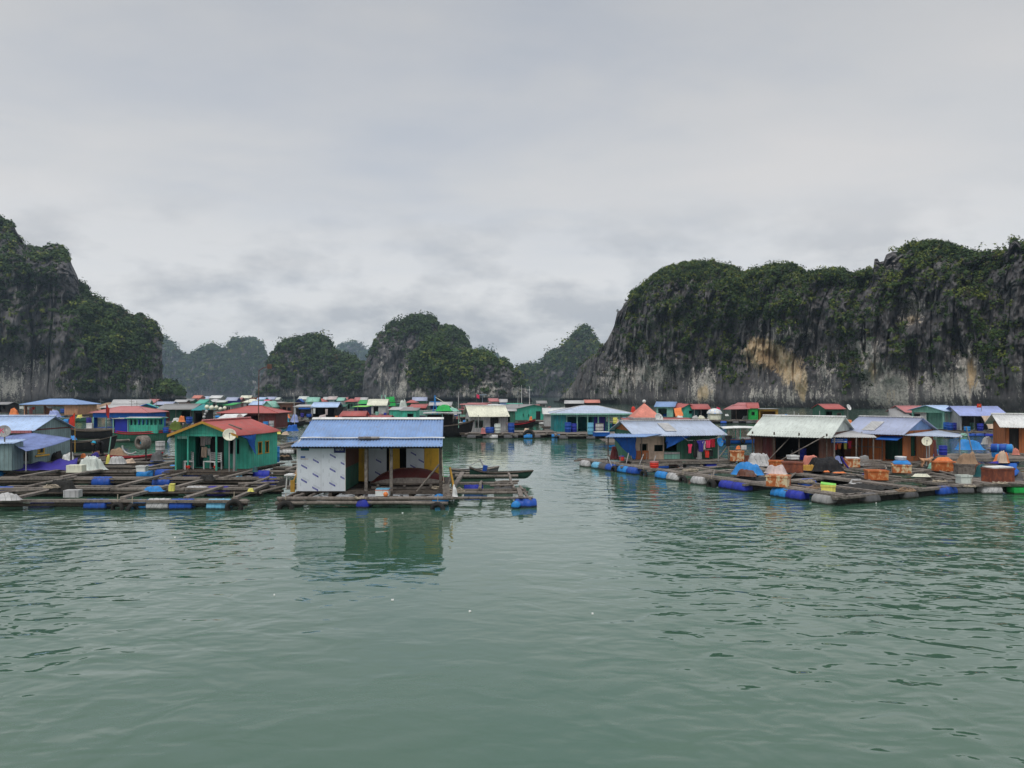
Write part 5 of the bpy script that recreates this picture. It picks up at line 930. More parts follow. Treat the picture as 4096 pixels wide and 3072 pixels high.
for (fx, fy, w, hh, c, l, nm) in ((475, 1822, 1.5, .5, 'sand', 'brown sacking heap beside the bending fisher', 'bundle'), (432, 1853, .34, .5, 'lemon', 'yellow green plastic tub on the cluttered raft', 'tub'), (468, 1852, 1.2, .45, 'lightgrey', 'white and pink rubbish bag heap on the cluttered raft', 'bags'), (381, 1828, .7, .32, 'purple', 'violet sack beside the bending fisher', 'sack'), (333, 1829, .45, .28, 'tangerine', 'orange bucket cover on the grey sampan', 'cover'), (379, 1863, .5, .24, 'white', 'white foam lump on the walkway beside the cluttered raft', 'foam'), (395, 1820, 1.0, .3, 'brown', 'brown net mound on the grey sampan', 'net'), (626, 1840, .9, .55, 'darkgrey', 'dark heap of gear beside the grey standing barrel', 'gear'), (512, 1850, .8, .25, 'beige', 'pale rubbish heap beside the red skiff', 'rubbish')):
    b = at(fx, fy, .5); heap(nm + '_heap' if nm in ('net', 'gear', 'rubbish') else nm, l, nm, b.x, b.y, .46, w, w * .7, hh, c, int(fx) % 50)
b = at(641, 1815, .5); barrel('grey standing barrel behind the porch of the green cabin', b.x, b.y, .5, 'lightgrey', .85, .3)
tr = empty('float_ring', (XX(572, 49.0), 49.0, 1.55), R(-28)); tag(tr, 'fat grey inflated ring with a blue hub hung on a post beside the green cabin', 'float ring'); m = MB(); m.lathe([(.24, -.32), (.37, -.32), (.43, -.26), (.45, 0), (.43, .26), (.37, .32), (.24, .32), (.21, .2), (.21, -.2), (.24, -.32)], (0, 0, 0), (0, 1, 0), 26); m.build('ring', P('wood'), tr)
m = MB(); m.box(-.22, .22, -.03, .03, -.02, .02); m.box(-.02, .02, -.03, .03, -.22, .22); m.lathe([(0, -.05), (.09, -.05), (.09, .05), (0, .05)], (0, -.1, 0), (0, 1, 0), 12); m.build('hub', P('cyan'), tr)
m = MB(); m.tube([(0, 0, 0), (0, 0, 1.9)], .05, 6); o = m.build('post', P('darkwood'), None, (XX(572, 49.0), 49.4, .1)); tag(o, 'dark post carrying the fat grey ring', 'post'); m = MB(); pts = [(.5 * math.cos(a), 0, .45 * math.sin(a)) for a in np.linspace(math.pi * .95, math.pi * 1.75, 12)]; m.tube(pts, .05, 6); o = m.build('hose', P('lightgrey'), None, (XX(522, 49), 49.0, 1.3)); tag(o, 'bent pale hose loop beside the fat grey ring', 'hose')
def skin_body(name, verts, edges, radii, mat, parent, sub=1):
    me = bpy.data.meshes.new(name); me.from_pydata(verts, edges, []); o = bpy.data.objects.new(name, me); COL.objects.link(o)
    md = o.modifiers.new('skin', 'SKIN'); sv = me.skin_vertices[0].data if me.skin_vertices else None
    if sv is None: bpy.context.view_layer.update(); sv = me.skin_vertices[0].data
    for i, r in enumerate(radii): sv[i].radius = (r, r); sv[i].use_root = (i == 0)
    o.modifiers.new('sub', 'SUBSURF').levels = sub; bpy.context.view_layer.update(); dg = bpy.context.evaluated_depsgraph_get(); m2 = bpy.data.meshes.new_from_object(o.evaluated_get(dg)); bpy.data.objects.remove(o)
    m2.materials.clear(); m2.materials.append(mat); m2.polygons.foreach_set('use_smooth', [True] * len(m2.polygons)); q = bpy.data.objects.new(name, m2); COL.objects.link(q); q.parent = parent; return q
b = at(408, 1823, .5); PE = empty('person', (b.x, b.y, .5), R(150)); tag(PE, 'person in black clothes with a cyan head cloth bending over the raft', 'person')
bv = [(0, 0, .82), (0, .10, .88), (0, .28, .93), (0, .42, .90), (0, .50, .86), (.09, 0, .80), (.11, .06, .45), (.11, -.02, .08), (.11, .12, .04), (-.09, 0, .80), (-.12, .08, .45), (-.12, 0, .08), (-.12, .14, .04), (.17, .40, .88), (.19, .44, .62), (.15, .52, .38), (.14, .55, .30), (-.17, .40, .88), (-.2, .46, .62), (-.15, .54, .38), (-.14, .57, .30)]
skin_body('body', bv, [(0, 1), (1, 2), (2, 3), (3, 4), (0, 5), (5, 6), (6, 7), (7, 8), (0, 9), (9, 10), (10, 11), (11, 12), (3, 13), (13, 14), (14, 15), (15, 16), (3, 17), (17, 18), (18, 19), (19, 20)], [.15, .15, .16, .13, .06, .10, .075, .05, .045, .10, .075, .05, .045, .06, .05, .038, .03, .06, .05, .038, .03], P('black'), PE)
m = MB(); m.lathe([(.001, -.12), (.075, -.09), (.10, -.02), (.10, .05), (.06, .11), (.001, .125)], (0, .60, .84), (0, .45, -.6), 14); m.build('head', paint('skin', (.32, .19, .13), .6, .05, 3, 0), PE); m = MB(); m.lathe([(.19, .0), (.125, .03), (.115, .09), (.08, .14), (.001, .155)], (0, .575, .865), (0, -.25, .8), 16); m.build('head_cloth', P('cyan'), PE)
for sx in (1, -1): m = MB(); [m.tube([(sx * .145 + (i - 2) * .014, .56, .31), (sx * .145 + (i - 2) * .018, .575, .26), (sx * .145 + (i - 2) * .016, .565, .225 + .008 * abs(i - 2))], .008, 5) for i in range(5)]; m.build('hand', MATS['skin'], PE)
m = MB(); m.tube([(0, 0, 0), (.12, .1, 1.25)], .035, 6); o = m.build('pole', P('mint'), None, (b.x + .42, b.y, .5)); tag(o, 'pale mint pole with a yellow tip beside the bending fisher', 'pole')
# ================================================================ HOUSES ON THE WIDE RIGHT RAFT
random.seed(17)
H1 = house('long low house of green planks and beige board under a pale blue roof', 10.25, 49.3, 10, 5.5, 3.8, 1.75, .55, 'gx', 'forest', 'paleblue', over=.30, over_f=.85, gablec='orange', cap='lightgrey', frames='darkwood', opens=[('f', .42, .80, .45, .95, 'o'), ('f', 1.3, 1.86, .5, .9, 'o'), ('f', 1.95, 2.8, .5, 1.25, 'o')], fr=1.3, sd=.5)
m = MB(); wall_run(m, (-2.74, -.05), (-.80, -.05), 1.72, [(.42, .80, .45, .95), (1.3, 1.86, .5, .9)], .03); m.build('wall_panel', P('beige'), H1); m = MB(); m.box(-2.72, -1.82, -.10, -.068, .02, .56); m.build('wall_panel', P('orange'), H1); m = MB(); m.box(-.82, .22, -.10, -.04, .02, .30); m.build('wall_panel', P('mint'), H1); m = MB(); m.box(-.82, .22, -.10, -.04, .32, .44); m.build('window_sill', P('lightgrey'), H1)
m = MB(); [m.box(a, b_, -.07, -.045, c, d) for a, b_, c, d in ((-2.36, -1.90, .42, .46), (-2.36, -1.90, .95, .99), (-2.38, -2.33, .4, 1.0), (-1.93, -1.88, .4, 1.0))]; m.build('window', P('darkwood'), H1)
m = MB(); [m.box(.24 + i * .235, .24 + i * .235 + .222, -.055, -.032, 0.0, 1.74 - .01 * (i % 3)) for i in range(10)]; m.build('plank_wall', P('forest'), H1); m = MB(); m.box(-.4, .35, -.8, 1.2, 2.02, 2.05); 
m = MB(); m.obox((-.35, .62, 1.985), .75, 1.6, .012, 0, R(16)); m.build('roof_patch', P('lightgrey'), H1)
m = MB(); roof_slab(m, (-4.9, -1.15, 1.50), (-2.55, -1.45, 1.50), (-1.2, -.75, 1.62), (-4.2, -.1, 1.64)); m.build('lean_to_roof', roofmat('sheetblue'), H1)
for px, py in ((-4.7, -1.0), (-2.7, -1.3)): m = MB(); m.tube([(px, py, 0), (px, py, 1.5)], .04, 6); m.build('post', P('darkwood'), H1)
p1 = Matrix.Translation(H1.location) @ Matrix.Rotation(R(10), 4, 'Z')
def h1(x, y, z=0.0): return p1 @ Vector((x, y, z))
def tarp_quad(label, pts, col, n=9, th=.01, wav=.03, name='tarp', cat='tarpaulin', sag=0.0):
    a, b, c, d = [Vector(q) for q in pts]; g = [[(a.lerp(b, j / n)).lerp(d.lerp(c, j / n), i / n) + Vector((wav * math.sin(i * 1.1 + j * .8), wav * math.cos(j * 1.2 + i * .6), -sag * math.sin(math.pi * j / n) * math.sin(math.pi * i / n))) - a for j in range(n + 1)] for i in range(n + 1)]
    m = MB(); m.grid(g, True, th); o = m.build(name, P(col), None, a); tag(o, label, cat); return o
tarp_quad('blue tarpaulin wall hanging at the open left end of the green plank house', [h1(-4.3, -.65, 1.42), h1(-2.78, -.5, 1.46), h1(-2.8, -.5, .02), h1(-3.0, -.55, .12)], 'cobalt'); tarp_quad('blue triangular tarpaulin hung over the window of the green plank house', [h1(-.92, -.62, 1.50), h1(1.0, -.62, 1.52), h1(.6, -.6, 1.42), h1(-.84, -.58, .70)], 'cobalt')
heap('bundle', 'dark red bundle in the shade at the left end of the green plank house', 'bundle', *h1(-3.9, .2, .05), .7, .5, .7, 'darkred', 40)
b = h1(-3.75, -.7); barrel('red bucket with a blue lid at the left end of the green plank house', b.x, b.y, .52, 'brightred', .30, .15, name='bucket', lid='blue')
for i in range(7): b = h1(-4.7 + i * .42, -1.75 - .1 * (i % 2)); m = MB(); t = (-.25, .12, .2, -.1, .28, .06, .22)[i]; m.tube([(0, 0, 0), (t, .05, .62 + .08 * (i % 3))], .028, 6); o = m.build('stake', P('wood' if i % 2 else 'lightgrey'), None, (b.x, b.y, .28)); tag(o, 'weathered leaning stakes at the left tip of the right raft', 'stake', 'leaning stakes at the left tip of the right raft')
for i, (x, z, w, hh, c, k, l) in enumerate(((.62, .98, .16, .5, 'rosepink', 'shirt', 'dark pink shirt at the left end of the washing line'), (.95, 1.22, .22, .95, 'black', 'cloth', 'long black trousers on the washing line'), (1.30, 1.20, .26, .62, 'purple', 'shirt', 'violet shirt on the washing line'), (1.52, 1.15, .22, .5, 'palepink', 'shirt', 'pale pink shirt on the washing line'), (1.78, 1.2, .24, .42, 'rosepink', 'cloth', 'red patterned cloth beside the pale pink shirt on the washing line'), (2.08, 1.28, .24, .45, 'crimson', 'cloth', 'second red patterned cloth at the high end of the washing line'), (1.2, .58, .3, .5, 'grey', 'cloth', 'grey trousers hanging low under the window'), (1.72, .58, .22, .40, 'brightred', 'cloth', 'orange red shorts hanging low under the window'), (1.98, .58, .2, .34, 'black', 'cloth', 'black shorts hanging low under the window'))): b = h1(x, -.75 - .02 * (i % 3), z); garment(l, b.x, b.y, b.z, w * 1.3, hh * 1.12, c, 10, k, i)
ropeline('washing_line', 'washing line strung across the green plank wall', 'line', [h1(.1, -.75, 1.5), h1(.5, -.75, 1.2), h1(2.2, -.75, 1.3), h1(2.9, -.85, 1.62)], .012, 'lightgrey', .03); m = MB(); m.box(-.05, .85, 0, .05, 0, .05); o = m.build('rail', P('wood'), None, h1(1.15, -.72, .6)); tag(o, 'short wooden rail below the washing line', 'rail')
b = h1(2.95, -1.2); m = MB(); m.tube([(0, 0, 0), (0, 0, 1.85)], .05, 6); o = m.build('pole', P('wood'), None, (b.x, b.y, .45)); tag(o, 'pale pole with a black jacket at the right end of the washing line', 'pole'); garment('black jacket hung on the pale pole at the end of the washing line', b.x - .05, b.y - .08, 2.0, .34, .62, 'black', 10, 'shirt', 12, 'jacket'); m = MB(); m.tube([(0, 0, 0), (.9, .2, 1.1)], .045, 6); o = m.build('prop', P('wood'), None, (b.x - .75, b.y, .45)); tag(o, 'slanting prop between the pale pole and the deck', 'prop')
dish('bright blue satellite dish beside the green plank house', XX(2877, 47.6), 47.6, .5, 38, .27, 'brightblue', 1.15, 14)
b = at(2617, 1868, .5); barrel('red plastic bucket on the edge log of the right raft', b.x, b.y, .47, 'brightred', .34, .24, name='bucket', lid='rose'); 
# ---- white roofed house
H2 = house('dark open house under a pale grey green roof with slatted gable', 17.0, 47.9, -38, 4.6, 4.2, 1.78, .85, 'gx', 'brown', 'palegreen', over=.25, over_f=.7, gablec='palegreen', cap='white', opens=[('f', .5, 1.1, 0, 1.5, 'd', 'darkred'), ('f', 1.3, 3.9, 0, 1.65, 'o'), ('r', .4, 2.8, 0, 1.55, 'o')], fr=1.2, sd=.5)
for px in (-2.25, -.9, .6, 2.2): m = MB(); m.tube([(px, -.5, 0), (px, -.5, 1.75)], .045, 6); m.build('post', P('darkwood'), H2)
m = MB(); [m.box(2.26, 2.325, .35 + i * .2, 3.85 - i * .2, 1.80 + i * .085, 1.855 + i * .085) for i in range(8)]; m.build('gable_slats', P('palegreen'), H2)
m = MB(); roof_slab(m, (2.4, -.7, 1.58), (4.4, 1.9, 1.50), (3.7, 3.8, 1.6), (2.45, 3.7, 1.78)); m.build('lean_to_roof', roofmat('lightgrey'), H2)
for a in ((2.6, -.4), (3.5, .8), (4.2, 1.8)): m = MB(); m.tube([(a[0], a[1], 0), (a[0], a[1], 1.5)], .045, 6); m.build('post', P('wood'), H2)
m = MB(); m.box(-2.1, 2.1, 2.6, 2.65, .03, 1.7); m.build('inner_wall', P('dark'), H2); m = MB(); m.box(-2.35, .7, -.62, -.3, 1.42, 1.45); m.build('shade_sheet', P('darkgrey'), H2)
p2 = Matrix.Translation(H2.location) @ Matrix.Rotation(R(-38), 4, 'Z')
def h2(x, y, z=0.0): return p2 @ Vector((x, y, z))
m = MB(); m.tube([(0, 0, 0), (1.35, -.35, 1.55)], .03, 6); o = m.build('prop', P('wood'), None, h2(-1.2, -.8, 0)); tag(o, 'short slanting prop in front of the dark open house', 'prop'); m = MB(); m.tube([(0, 0, 0), (2.1, -1.7, 1.62)], .035, 6); o = m.build('prop', P('wood'), None, h2(-.5, -.9, 0)); tag(o, 'long slanting prop rising to the front eave of the dark open house', 'prop')
b = at(3209, 1840, .5); barrel('dark blue barrel in the shade of the dark open house', b.x, b.y, .5, 'royal', .72, .24)
SG2 = empty('sign', (XX(3357, 46.3), 46.3, 1.70), R(-6)); tag(SG2, 'blue board with two illegible lines of white lettering under the grey lean-to roof', 'sign'); m = MB(); m.box(-.46, .46, 0, .02, 0, .25); m.build('board', P('cobalt'), SG2); m = MB(); random.seed(2)
for row, (z, n, hh) in enumerate(((.155, 14, .05), (.055, 17, .05))):
    x = -.40
    for i in range(n): w = random.uniform(.018, .036); m.box(x, x + w, -.005, -.001, z, z + hh * random.uniform(.7, 1.2)); x += w + random.choice((.012, .012, .03))
m.build('lettering', P('white'), SG2)
for i, (fx, fy, w, hh, c, l) in enumerate(((3315, 1770, .22, .62, 'rosepink', 'dark pink dress hung under the grey lean-to roof'), (3340, 1775, .22, .36, 'brightred', 'red shirt hung below the blue sign board'), (3357, 1770, .2, .4, 'tangerine', 'orange shirt hung beside the red shirt'), (3381, 1763, .16, .50, 'lemon', 'pale yellow cloth hung at the end of the blue sign board'), (3398, 1763, .18, .48, 'rosepink', 'pink shirt hung beyond the blue sign board'))): d = 46.6 + .25 * i; garment(l, XX(fx, d), d, ZZ(fy, d), w, hh, c, -10, 'shirt' if i in (1, 2, 4) else 'cloth', i + 20)
def dog(label, x, y, z, rot, s, col, sit=False):
    r = empty('dog', (x, y, z), R(rot)); tag(r, label, 'dog')
    if not sit:
        v = [(0, 0, .42), (.2, 0, .43), (.32, 0, .50), (.40, 0, .56), (.50, 0, .54), (-.22, 0, .44), (-.36, 0, .52), (-.44, 0, .62), (.2, .07, .38), (.19, .075, .2), (.21, .075, .03), (.2, -.07, .38), (.17, -.075, .2), (.19, -.075, .03), (-.2, .07, .38), (-.14, .075, .27), (-.24, .075, .16), (-.2, .075, .03), (-.2, -.07, .38), (-.17, -.075, .27), (-.27, -.075, .16), (-.23, -.075, .03)]
        e = [(0, 1), (1, 2), (2, 3), (3, 4), (0, 5), (5, 6), (6, 7), (1, 8), (8, 9), (9, 10), (1, 11), (11, 12), (12, 13), (5, 14), (14, 15), (15, 16), (16, 17), (5, 18), (18, 19), (19, 20), (20, 21)]; rad = [.10, .12, .08, .075, .03, .10, .025, .015, .06, .035, .03, .06, .035, .03, .065, .045, .028, .028, .065, .045, .028, .028]
    else:
        v = [(0, 0, .12), (.06, 0, .30), (.10, 0, .48), (.13, 0, .60), (.23, 0, .58), (.14, .06, .36), (.17, .06, .18), (.18, .06, .03), (.14, -.06, .36), (.17, -.06, .18), (.18, -.06, .03), (.06, .1, .12), (.14, .11, .03), (.06, -.1, .12), (.14, -.11, .03), (-.16, 0, .06)]; e = [(0, 1), (1, 2), (2, 3), (3, 4), (1, 5), (5, 6), (6, 7), (1, 8), (8, 9), (9, 10), (0, 11), (11, 12), (0, 13), (13, 14), (0, 15)]; rad = [.12, .13, .09, .08, .03, .05, .035, .03, .05, .035, .03, .07, .035, .07, .035, .02]
    skin_body('body', [tuple(s * c for c in q) for q in v], e, [s * q for q in rad], P(col), r); hd = Vector(v[3]) * s
    for sy in (1, -1): m = MB(); m.prism([hd + Vector((-.03 * s, sy * .05 * s, .05 * s)), hd + Vector((.03 * s, sy * .06 * s, .04 * s)), hd + Vector((-.01 * s, sy * .075 * s, .12 * s))], (0, sy * .012, 0)); m.build('ear', P(col), r)
    return r
b = at(3703, 1868, .5); dog('tan dog standing beside the long rusty box with an orange tarpaulin', b.x, b.y, .46, 10, 1.0, 'peach'); b = at(3172, 1830, .5); dog('grey dog sitting in the shade of the dark open house', b.x, b.y, .5, 200, .75, 'grey', True)
# ---- orange house
H3 = house('orange board house with a violet blue roof and lean-to', 22.35, 48.5, -50, 3.5, 4.0, 1.85, .72, 'gx', 'orange', 'lavender', over=.25, over_f=.6, gablec='sheetblue', cap='lightgrey', frames='wood', opens=[('f', 2.35, 3.4, 0, 1.5, 'o'), ('r', .8, 1.6, .3, 1.5, 'o')], fr=1.3, sd=.5)
m = MB(); m.box(-1.8, 1.8, 1.2, 1.24, .03, 1.8); m.build('inner_wall', P('forest'), H3); m = MB(); [m.box(a, a + .05, -.06, -.032, .0, 1.5) for a in (-1.78, -1.1, -.45, .42)]; m.box(-1.8, .45, -.062, -.033, .78, .83); m.build('batten', P('wood'), H3)
m = MB(); m.obox((1.05, -.45, 1.42), 1.3, .8, .03, 0, R(14)); m.build('door_awning', P('cobalt'), H3); m = MB(); m.obox((-.4, .55, 2.09), .8, 1.5, .012, 0, R(19.8)); m.build('roof_patch', P('lightgrey'), H3); m = MB(); m.obox((.6, .3, 2.04), .5, 1.4, .02, 0, R(19)); 
m = MB(); roof_slab(m, (1.85, -.6, 1.64), (4.0, 2.6, 1.50), (3.3, 4.2, 1.6), (1.95, 4.2, 1.78)); m.build('lean_to_roof', roofmat('paleblue'), H3)
for a in ((3.85, 2.6), (2.8, .9), (-1.7, -.5), (-.6, -.5)): m = MB(); m.tube([(a[0], a[1], 0), (a[0], a[1], 1.5 if a[0] > 0 else 1.75)], .04, 6); m.build('post', P('grey'), H3)
p3_ = 0
dish('cream satellite dish on a grey pole in front of the orange house', XX(3707, 45.0), 45.0, .45, -24, .27, 'cream', 1.40, 18)
tarp_quad('dark blue sheet hanging under the outer edge of the orange house lean-to', [(XX(3755, 49.5), 49.5, 2.0), (XX(3812, 48.9), 48.9, 1.98), (XX(3812, 48.9), 48.9, 1.78), (XX(3790, 49.1), 49.1, 1.80)], 'cobalt')
for (fx, fy, hh, r, c, l, nm) in ((3772, 1820, .62, .25, 'royal', 'dark blue barrel with straight sides beside the cream dish', 'barrel'), (3733, 1822, .42, .28, 'brightblue', 'mid blue open tub behind the cream dish pole', 'tub'), (3436, 1815, .5, .2, 'navy', 'dark blue bucket stacked by the orange wall', 'bucket'), (3450, 1822, .34, .3, 'blue', 'blue tub below the dark stacked bucket by the orange wall', 'tub'), (3486, 1826, .28, .22, 'brightblue', 'small bright blue tub by the orange wall', 'tub'), (3592, 1822, .5, .2, 'tealdark', 'dark pail just inside the orange house door', 'pail'), (3622, 1838, .28, .33, 'lightgrey', 'grey woven basket in front of the orange house door', 'basket'), (3720, 1832, .24, .22, 'brightblue', 'bright blue bucket at the foot of the cream dish pole', 'bucket')): b = at(fx, fy, .5); barrel(l, b.x, b.y, .5, c, hh, r, name=nm)
b = at(3475, 1812, .5); box_thing('foam_box', 'white foam box by the orange wall', 'foam box', b.x, b.y, .5, .6, .4, .34, 'white', -33)
for (fx, fy, w, hh, c, l) in ((3672, 1834, 1.0, .48, 'blue', 'blue tarpaulin dome beside the orange house corner'), (3697, 1836, .6, .4, 'brightblue', 'lighter blue bundle behind the cream dish pole')): b = at(fx, fy, .5); heap('tarp', l, 'tarpaulin', b.x, b.y, .48, w, w * .8, hh, c, int(fx) % 40, fold=.08)
heap('bundle', 'dark red bundle behind the mid blue open tub', 'bundle', XX(3728, 51.5), 51.5, .5, .8, .6, .95, 'darkred', 44)
# ---- white roof at the right edge
H4 = house('orange hut with a white roof cut off by the right edge', XX(4062, 54) + 1.4, 54.0, -20, 3.6, 3.6, 2.0, .6, 'gx', 'orange', 'white', over=.5, over_f=.7, cap='white', opens=[('f', .2, .8, 0, 1.7, 'd', 'dark')], fr=1.0)
# ---- rusty boxes and clutter
def rb(fx0, fx1, fyb, fyt, col, label, lid=None, rot=-20, cat='rusty box', dpf=.7, **k):
    b = at((fx0 + fx1) / 2, fyb, .5); w = (fx1 - fx0) / FX * b.y; sz = (fyb - fyt) / FX * b.y * .92; return box_thing('fish_box', label, cat, b.x, b.y + w * dpf * .35, .46, w * .86, w * dpf * .86, sz, col, rot, lid, **k)
rb(2921, 2983, 1842, 1799, 'rustcream', 'rust streaked box with an orange bag on top beside the grey green roofed house', rot=-14); b = at(2955, 1838, .5); heap('bag', 'orange bag on the rust streaked box', 'bag', b.x - .05, b.y, 1.13, .42, .3, .26, 'tangerine', 3); box_thing('foam_board', 'tilted white foam lid beside the orange bag', 'foam board', b.x + .32, b.y + .05, 1.12, .34, .08, .26, 'white', 10, lip=False)
rb(2979, 2997, 1846, 1818, 'rustbrown', 'small rusty box beside the rust streaked box', rot=-14)
rb(3078, 3140, 1868, 1838, 'rustorange', 'small ochre rusted box behind the long dark brown box', rot=-22); rb(3132, 3224, 1888, 1843, 'rustbrown', 'long dark brown steel box with a white crate lid on top', rot=-18); b = at(3180, 1880, .5); box_thing('plastic_crate', 'white plastic crate turned over on the long brown steel box', 'crate', b.x + .05, b.y + .45, 1.05, .48, .4, .2, 'white', 12)
rb(3075, 3170, 1943, 1896, 'rustcream', 'cream box with orange rust standing on the raft edge beside the blue tarp heap', rot=-32, dpf=.8); rb(3383, 3446, 1866, 1830, 'rustcream', 'cream and rust box with a white lid in front of the orange house', 'white', rot=-12); b = at(3444, 1862, .5); heap('basket', 'grey wire basket beside the cream and rust box', 'basket', b.x + .3, b.y + .2, .48, .85, .6, .55, 'grey', 8, fold=.05)
rb(3470, 3560, 1917, 1876, 'rustorange', 'deep orange rusty box under grey planks', rot=-8); b = at(3512, 1912, .5); m = MB(); [m.obox((random.uniform(-.1, .1), .35 + .1 * i, .06 * i), 1.0, .12, .04, random.uniform(-.3, .3)) for i in range(6)]; o = m.build('planks', P('wood'), None, (b.x, b.y, 1.0)); o.name = 'timber'; tag(o, 'pile of split boards on the deep orange rusty box', 'timber')
rb(3576, 3655, 1889, 1853, 'rustcream', 'rust stained box under a blue cover with a white basin', rot=-20, lid='brightblue'); b = at(3616, 1886, .5); heap('tarp', 'blue cover sheet on the rust stained box', 'tarpaulin', b.x, b.y + .35, .96, 1.1, .7, .12, 'brightblue', 9); barrel('white basin on the blue cover sheet', b.x + .02, b.y + .4, 1.06, 'lightgrey', .2, .28, name='basin', lid='white')
rb(3738, 3840, 1882, 1842, 'rustorange', 'long orange rusty box draped with an orange tarpaulin', rot=-12, dpf=.5); b = at(3785, 1878, .5); heap('tarp', 'orange tarpaulin thrown over the long rusty box', 'tarpaulin', b.x, b.y + .3, .95, 1.15, .55, .18, 'tangerine', 11); b = at(3725, 1873, .5); heap('bag', 'mint green bag between the tan dog and the long rusty box', 'bag', b.x, b.y, .48, .4, .35, .35, 'mint', 13)
b = at(3870, 1900, .5); box_thing('wooden_crate', 'weathered wooden crate heaped with torn sacking', 'crate', b.x, b.y + .3, .46, .78, .6, .58, 'wood', -8); heap('sack', 'torn brown sacking on the weathered wooden crate', 'sack', b.x + .15, b.y + .35, 1.03, 1.2, .8, .5, 'sand', 16); heap('sack', 'grey brown sacking spilling behind the wooden crate', 'sack', b.x + .9, b.y + .9, .5, 1.3, .9, .6, 'brown', 19)
rb(3944, 4068, 1926, 1866, 'rustbrown', 'largest rusty box with cream rim under blue and orange sheets', rot=16, dpf=.55, lid='white'); b = at(4030, 1918, .5); tarp_quad('blue sheet hanging over the corner of the largest rusty box', [(b.x - .2, b.y + .5, 1.22), (b.x + .75, b.y + .55, 1.24), (b.x + .52, b.y - .06, .85), (b.x + .18, b.y - .16, .62)], 'cobalt', 8); heap('bag', 'orange and white bag on the largest rusty box', 'bag', b.x + .1, b.y + .6, 1.24, 1.0, .55, .55, 'tangerine', 22); heap('sheet', 'violet folded sheet on the largest rusty box', 'sheet', b.x - .25, b.y + .45, 1.23, .8, .4, .1, 'purple', 23); heap('sack', 'white sack leaning in the orange bag on the largest rusty box', 'sack', b.x + .02, b.y + .45, 1.25, .6, .4, .5, 'beige', 27)
b = at(3860, 1936, .42); box_thing('plastic_tub', 'pale blue plastic tub on the front beam of the right raft', 'tub', b.x, b.y + .1, .44, .52, .42, .38, 'palegreen', 3, hollow=True); b = at(3319, 1966, .45); box_thing('basket', 'lime green plastic basket near the front corner of the right raft', 'basket', b.x, b.y + .15, .44, .56, .4, .28, 'lemon', -24, hollow=True); m = MB(); m.obox((0, 0, 0), .6, .44, .035, 0, R(4), R(5)); o = m.build('lid', P('limegreen'), None, (b.x, b.y + .15, .755)); o.name = 'basket_cover'; o.rotation_euler = (0, 0, R(-24)); tag(o, 'bright green cover on the lime plastic basket', 'cover')
def hp(fx, fy, w, d_, hh, c, s, l, nm='tarp', cat='tarpaulin', z=.46, **k): b = at(fx, fy, .5); return heap(nm, l, cat, b.x, b.y + d_ * .3, z, w, d_, hh, c, s, **k)
hp(3005, 1898, 2.0, 1.3, .55, 'brightblue', 31, 'big blue tarpaulin heap on the edge of the right raft', rot=-30, fold=.24); hp(2990, 1903, 1.2, .5, .32, 'brown', 32, 'reddish brown cloth hanging out below the big blue tarpaulin', 'cloth', 'cloth', rot=-30); hp(3040, 1858, 1.5, 1.0, .66, 'lightgrey', 33, 'pale crumpled sheeting heap behind the big blue tarpaulin', rot=-10, fold=.22); hp(3030, 1862, 1.9, .5, .16, 'lightgrey', 38, 'flat white board edge sticking out under the pale sheeting', 'sheet', 'sheet', rot=-14); b = at(3122, 1936, .5); heap('sheet', 'dirty white sheet bulging over the cream rusty edge box', 'sheet', b.x - .12, b.y + .42, .93, 1.15, .75, .42, 'palepink', 35, rot=-32, fold=.2)
hp(3250, 1872, 1.1, .9, .66, 'pink', 36, 'orange cover with a violet strap beside the black net mound', fold=.06); hp(3318, 1882, 2.3, 1.3, .66, 'black', 37, 'large black net mound in front of the dark open house', 'net_heap', 'net', fold=.18, flat=.2); hp(3330, 1846, 1.3, .7, .55, 'darkgrey', 39, 'dark grey net pile behind the black net mound', 'net_heap', 'net', fold=.25); hp(3347, 1852, .8, .4, .42, 'violetblue', 41, 'small violet blue sack behind the black net mound', 'sack', 'sack'); hp(3240, 1880, .9, .5, .3, 'ochre', 42, 'mossy rusty tray below the orange cover', 'tray', 'tray', fold=.3)
hp(3308, 1886, .4, .3, .08, 'tangerine', 43, 'scrap of orange cloth below the black net mound', 'cloth', 'cloth'); hp(3360, 1890, .9, .3, .07, 'tangerine', 45, 'long scrap of orange cloth on the walkway below the black net mound', 'cloth', 'cloth'); b = at(3205, 1880, .5)
m = MB(); a = at(3244, 1838, .5); m.tube([(0, 0, 0), (.12, 0, -.28), (.38, .0, -.62)], .05, 6); o = m.build('strap', P('purple'), None, (a.x - .5, at(3250, 1872, .5).y - .15, 1.12)); o.name = 'violet_strap'; tag(o, 'violet strap across the orange cover', 'strap')
for (fx, fy, s, l) in ((2760, 1888, .4, 'pale coiled hose on the raft edge below the green plank house'), (3230, 1932, .3, 'knotted pale rope on a cage beam in front of the cream edge box'), (3262, 1958, .35, 'tan rope coil at the front corner of the right raft'), (3622, 1968, .36, 'shaggy brown rope hank hanging on the front beam of the right raft'), (3760, 1931, .3, 'white rope scraps on the planks left of the pale blue tub'), (3000, 1906, .3, 'rope wound over the edge log beside the big blue tarpaulin'), (3880, 1950, .22, 'rope end dangling below the pale blue tub'), (4000, 1938, .3, 'grey rope on the beam below the largest rusty box')): b = at(fx, fy, .42); rope_pile(l, b.x, b.y, .42, s, 'rope' if fx not in (3622, 3262) else 'sand', int(fx) % 30)
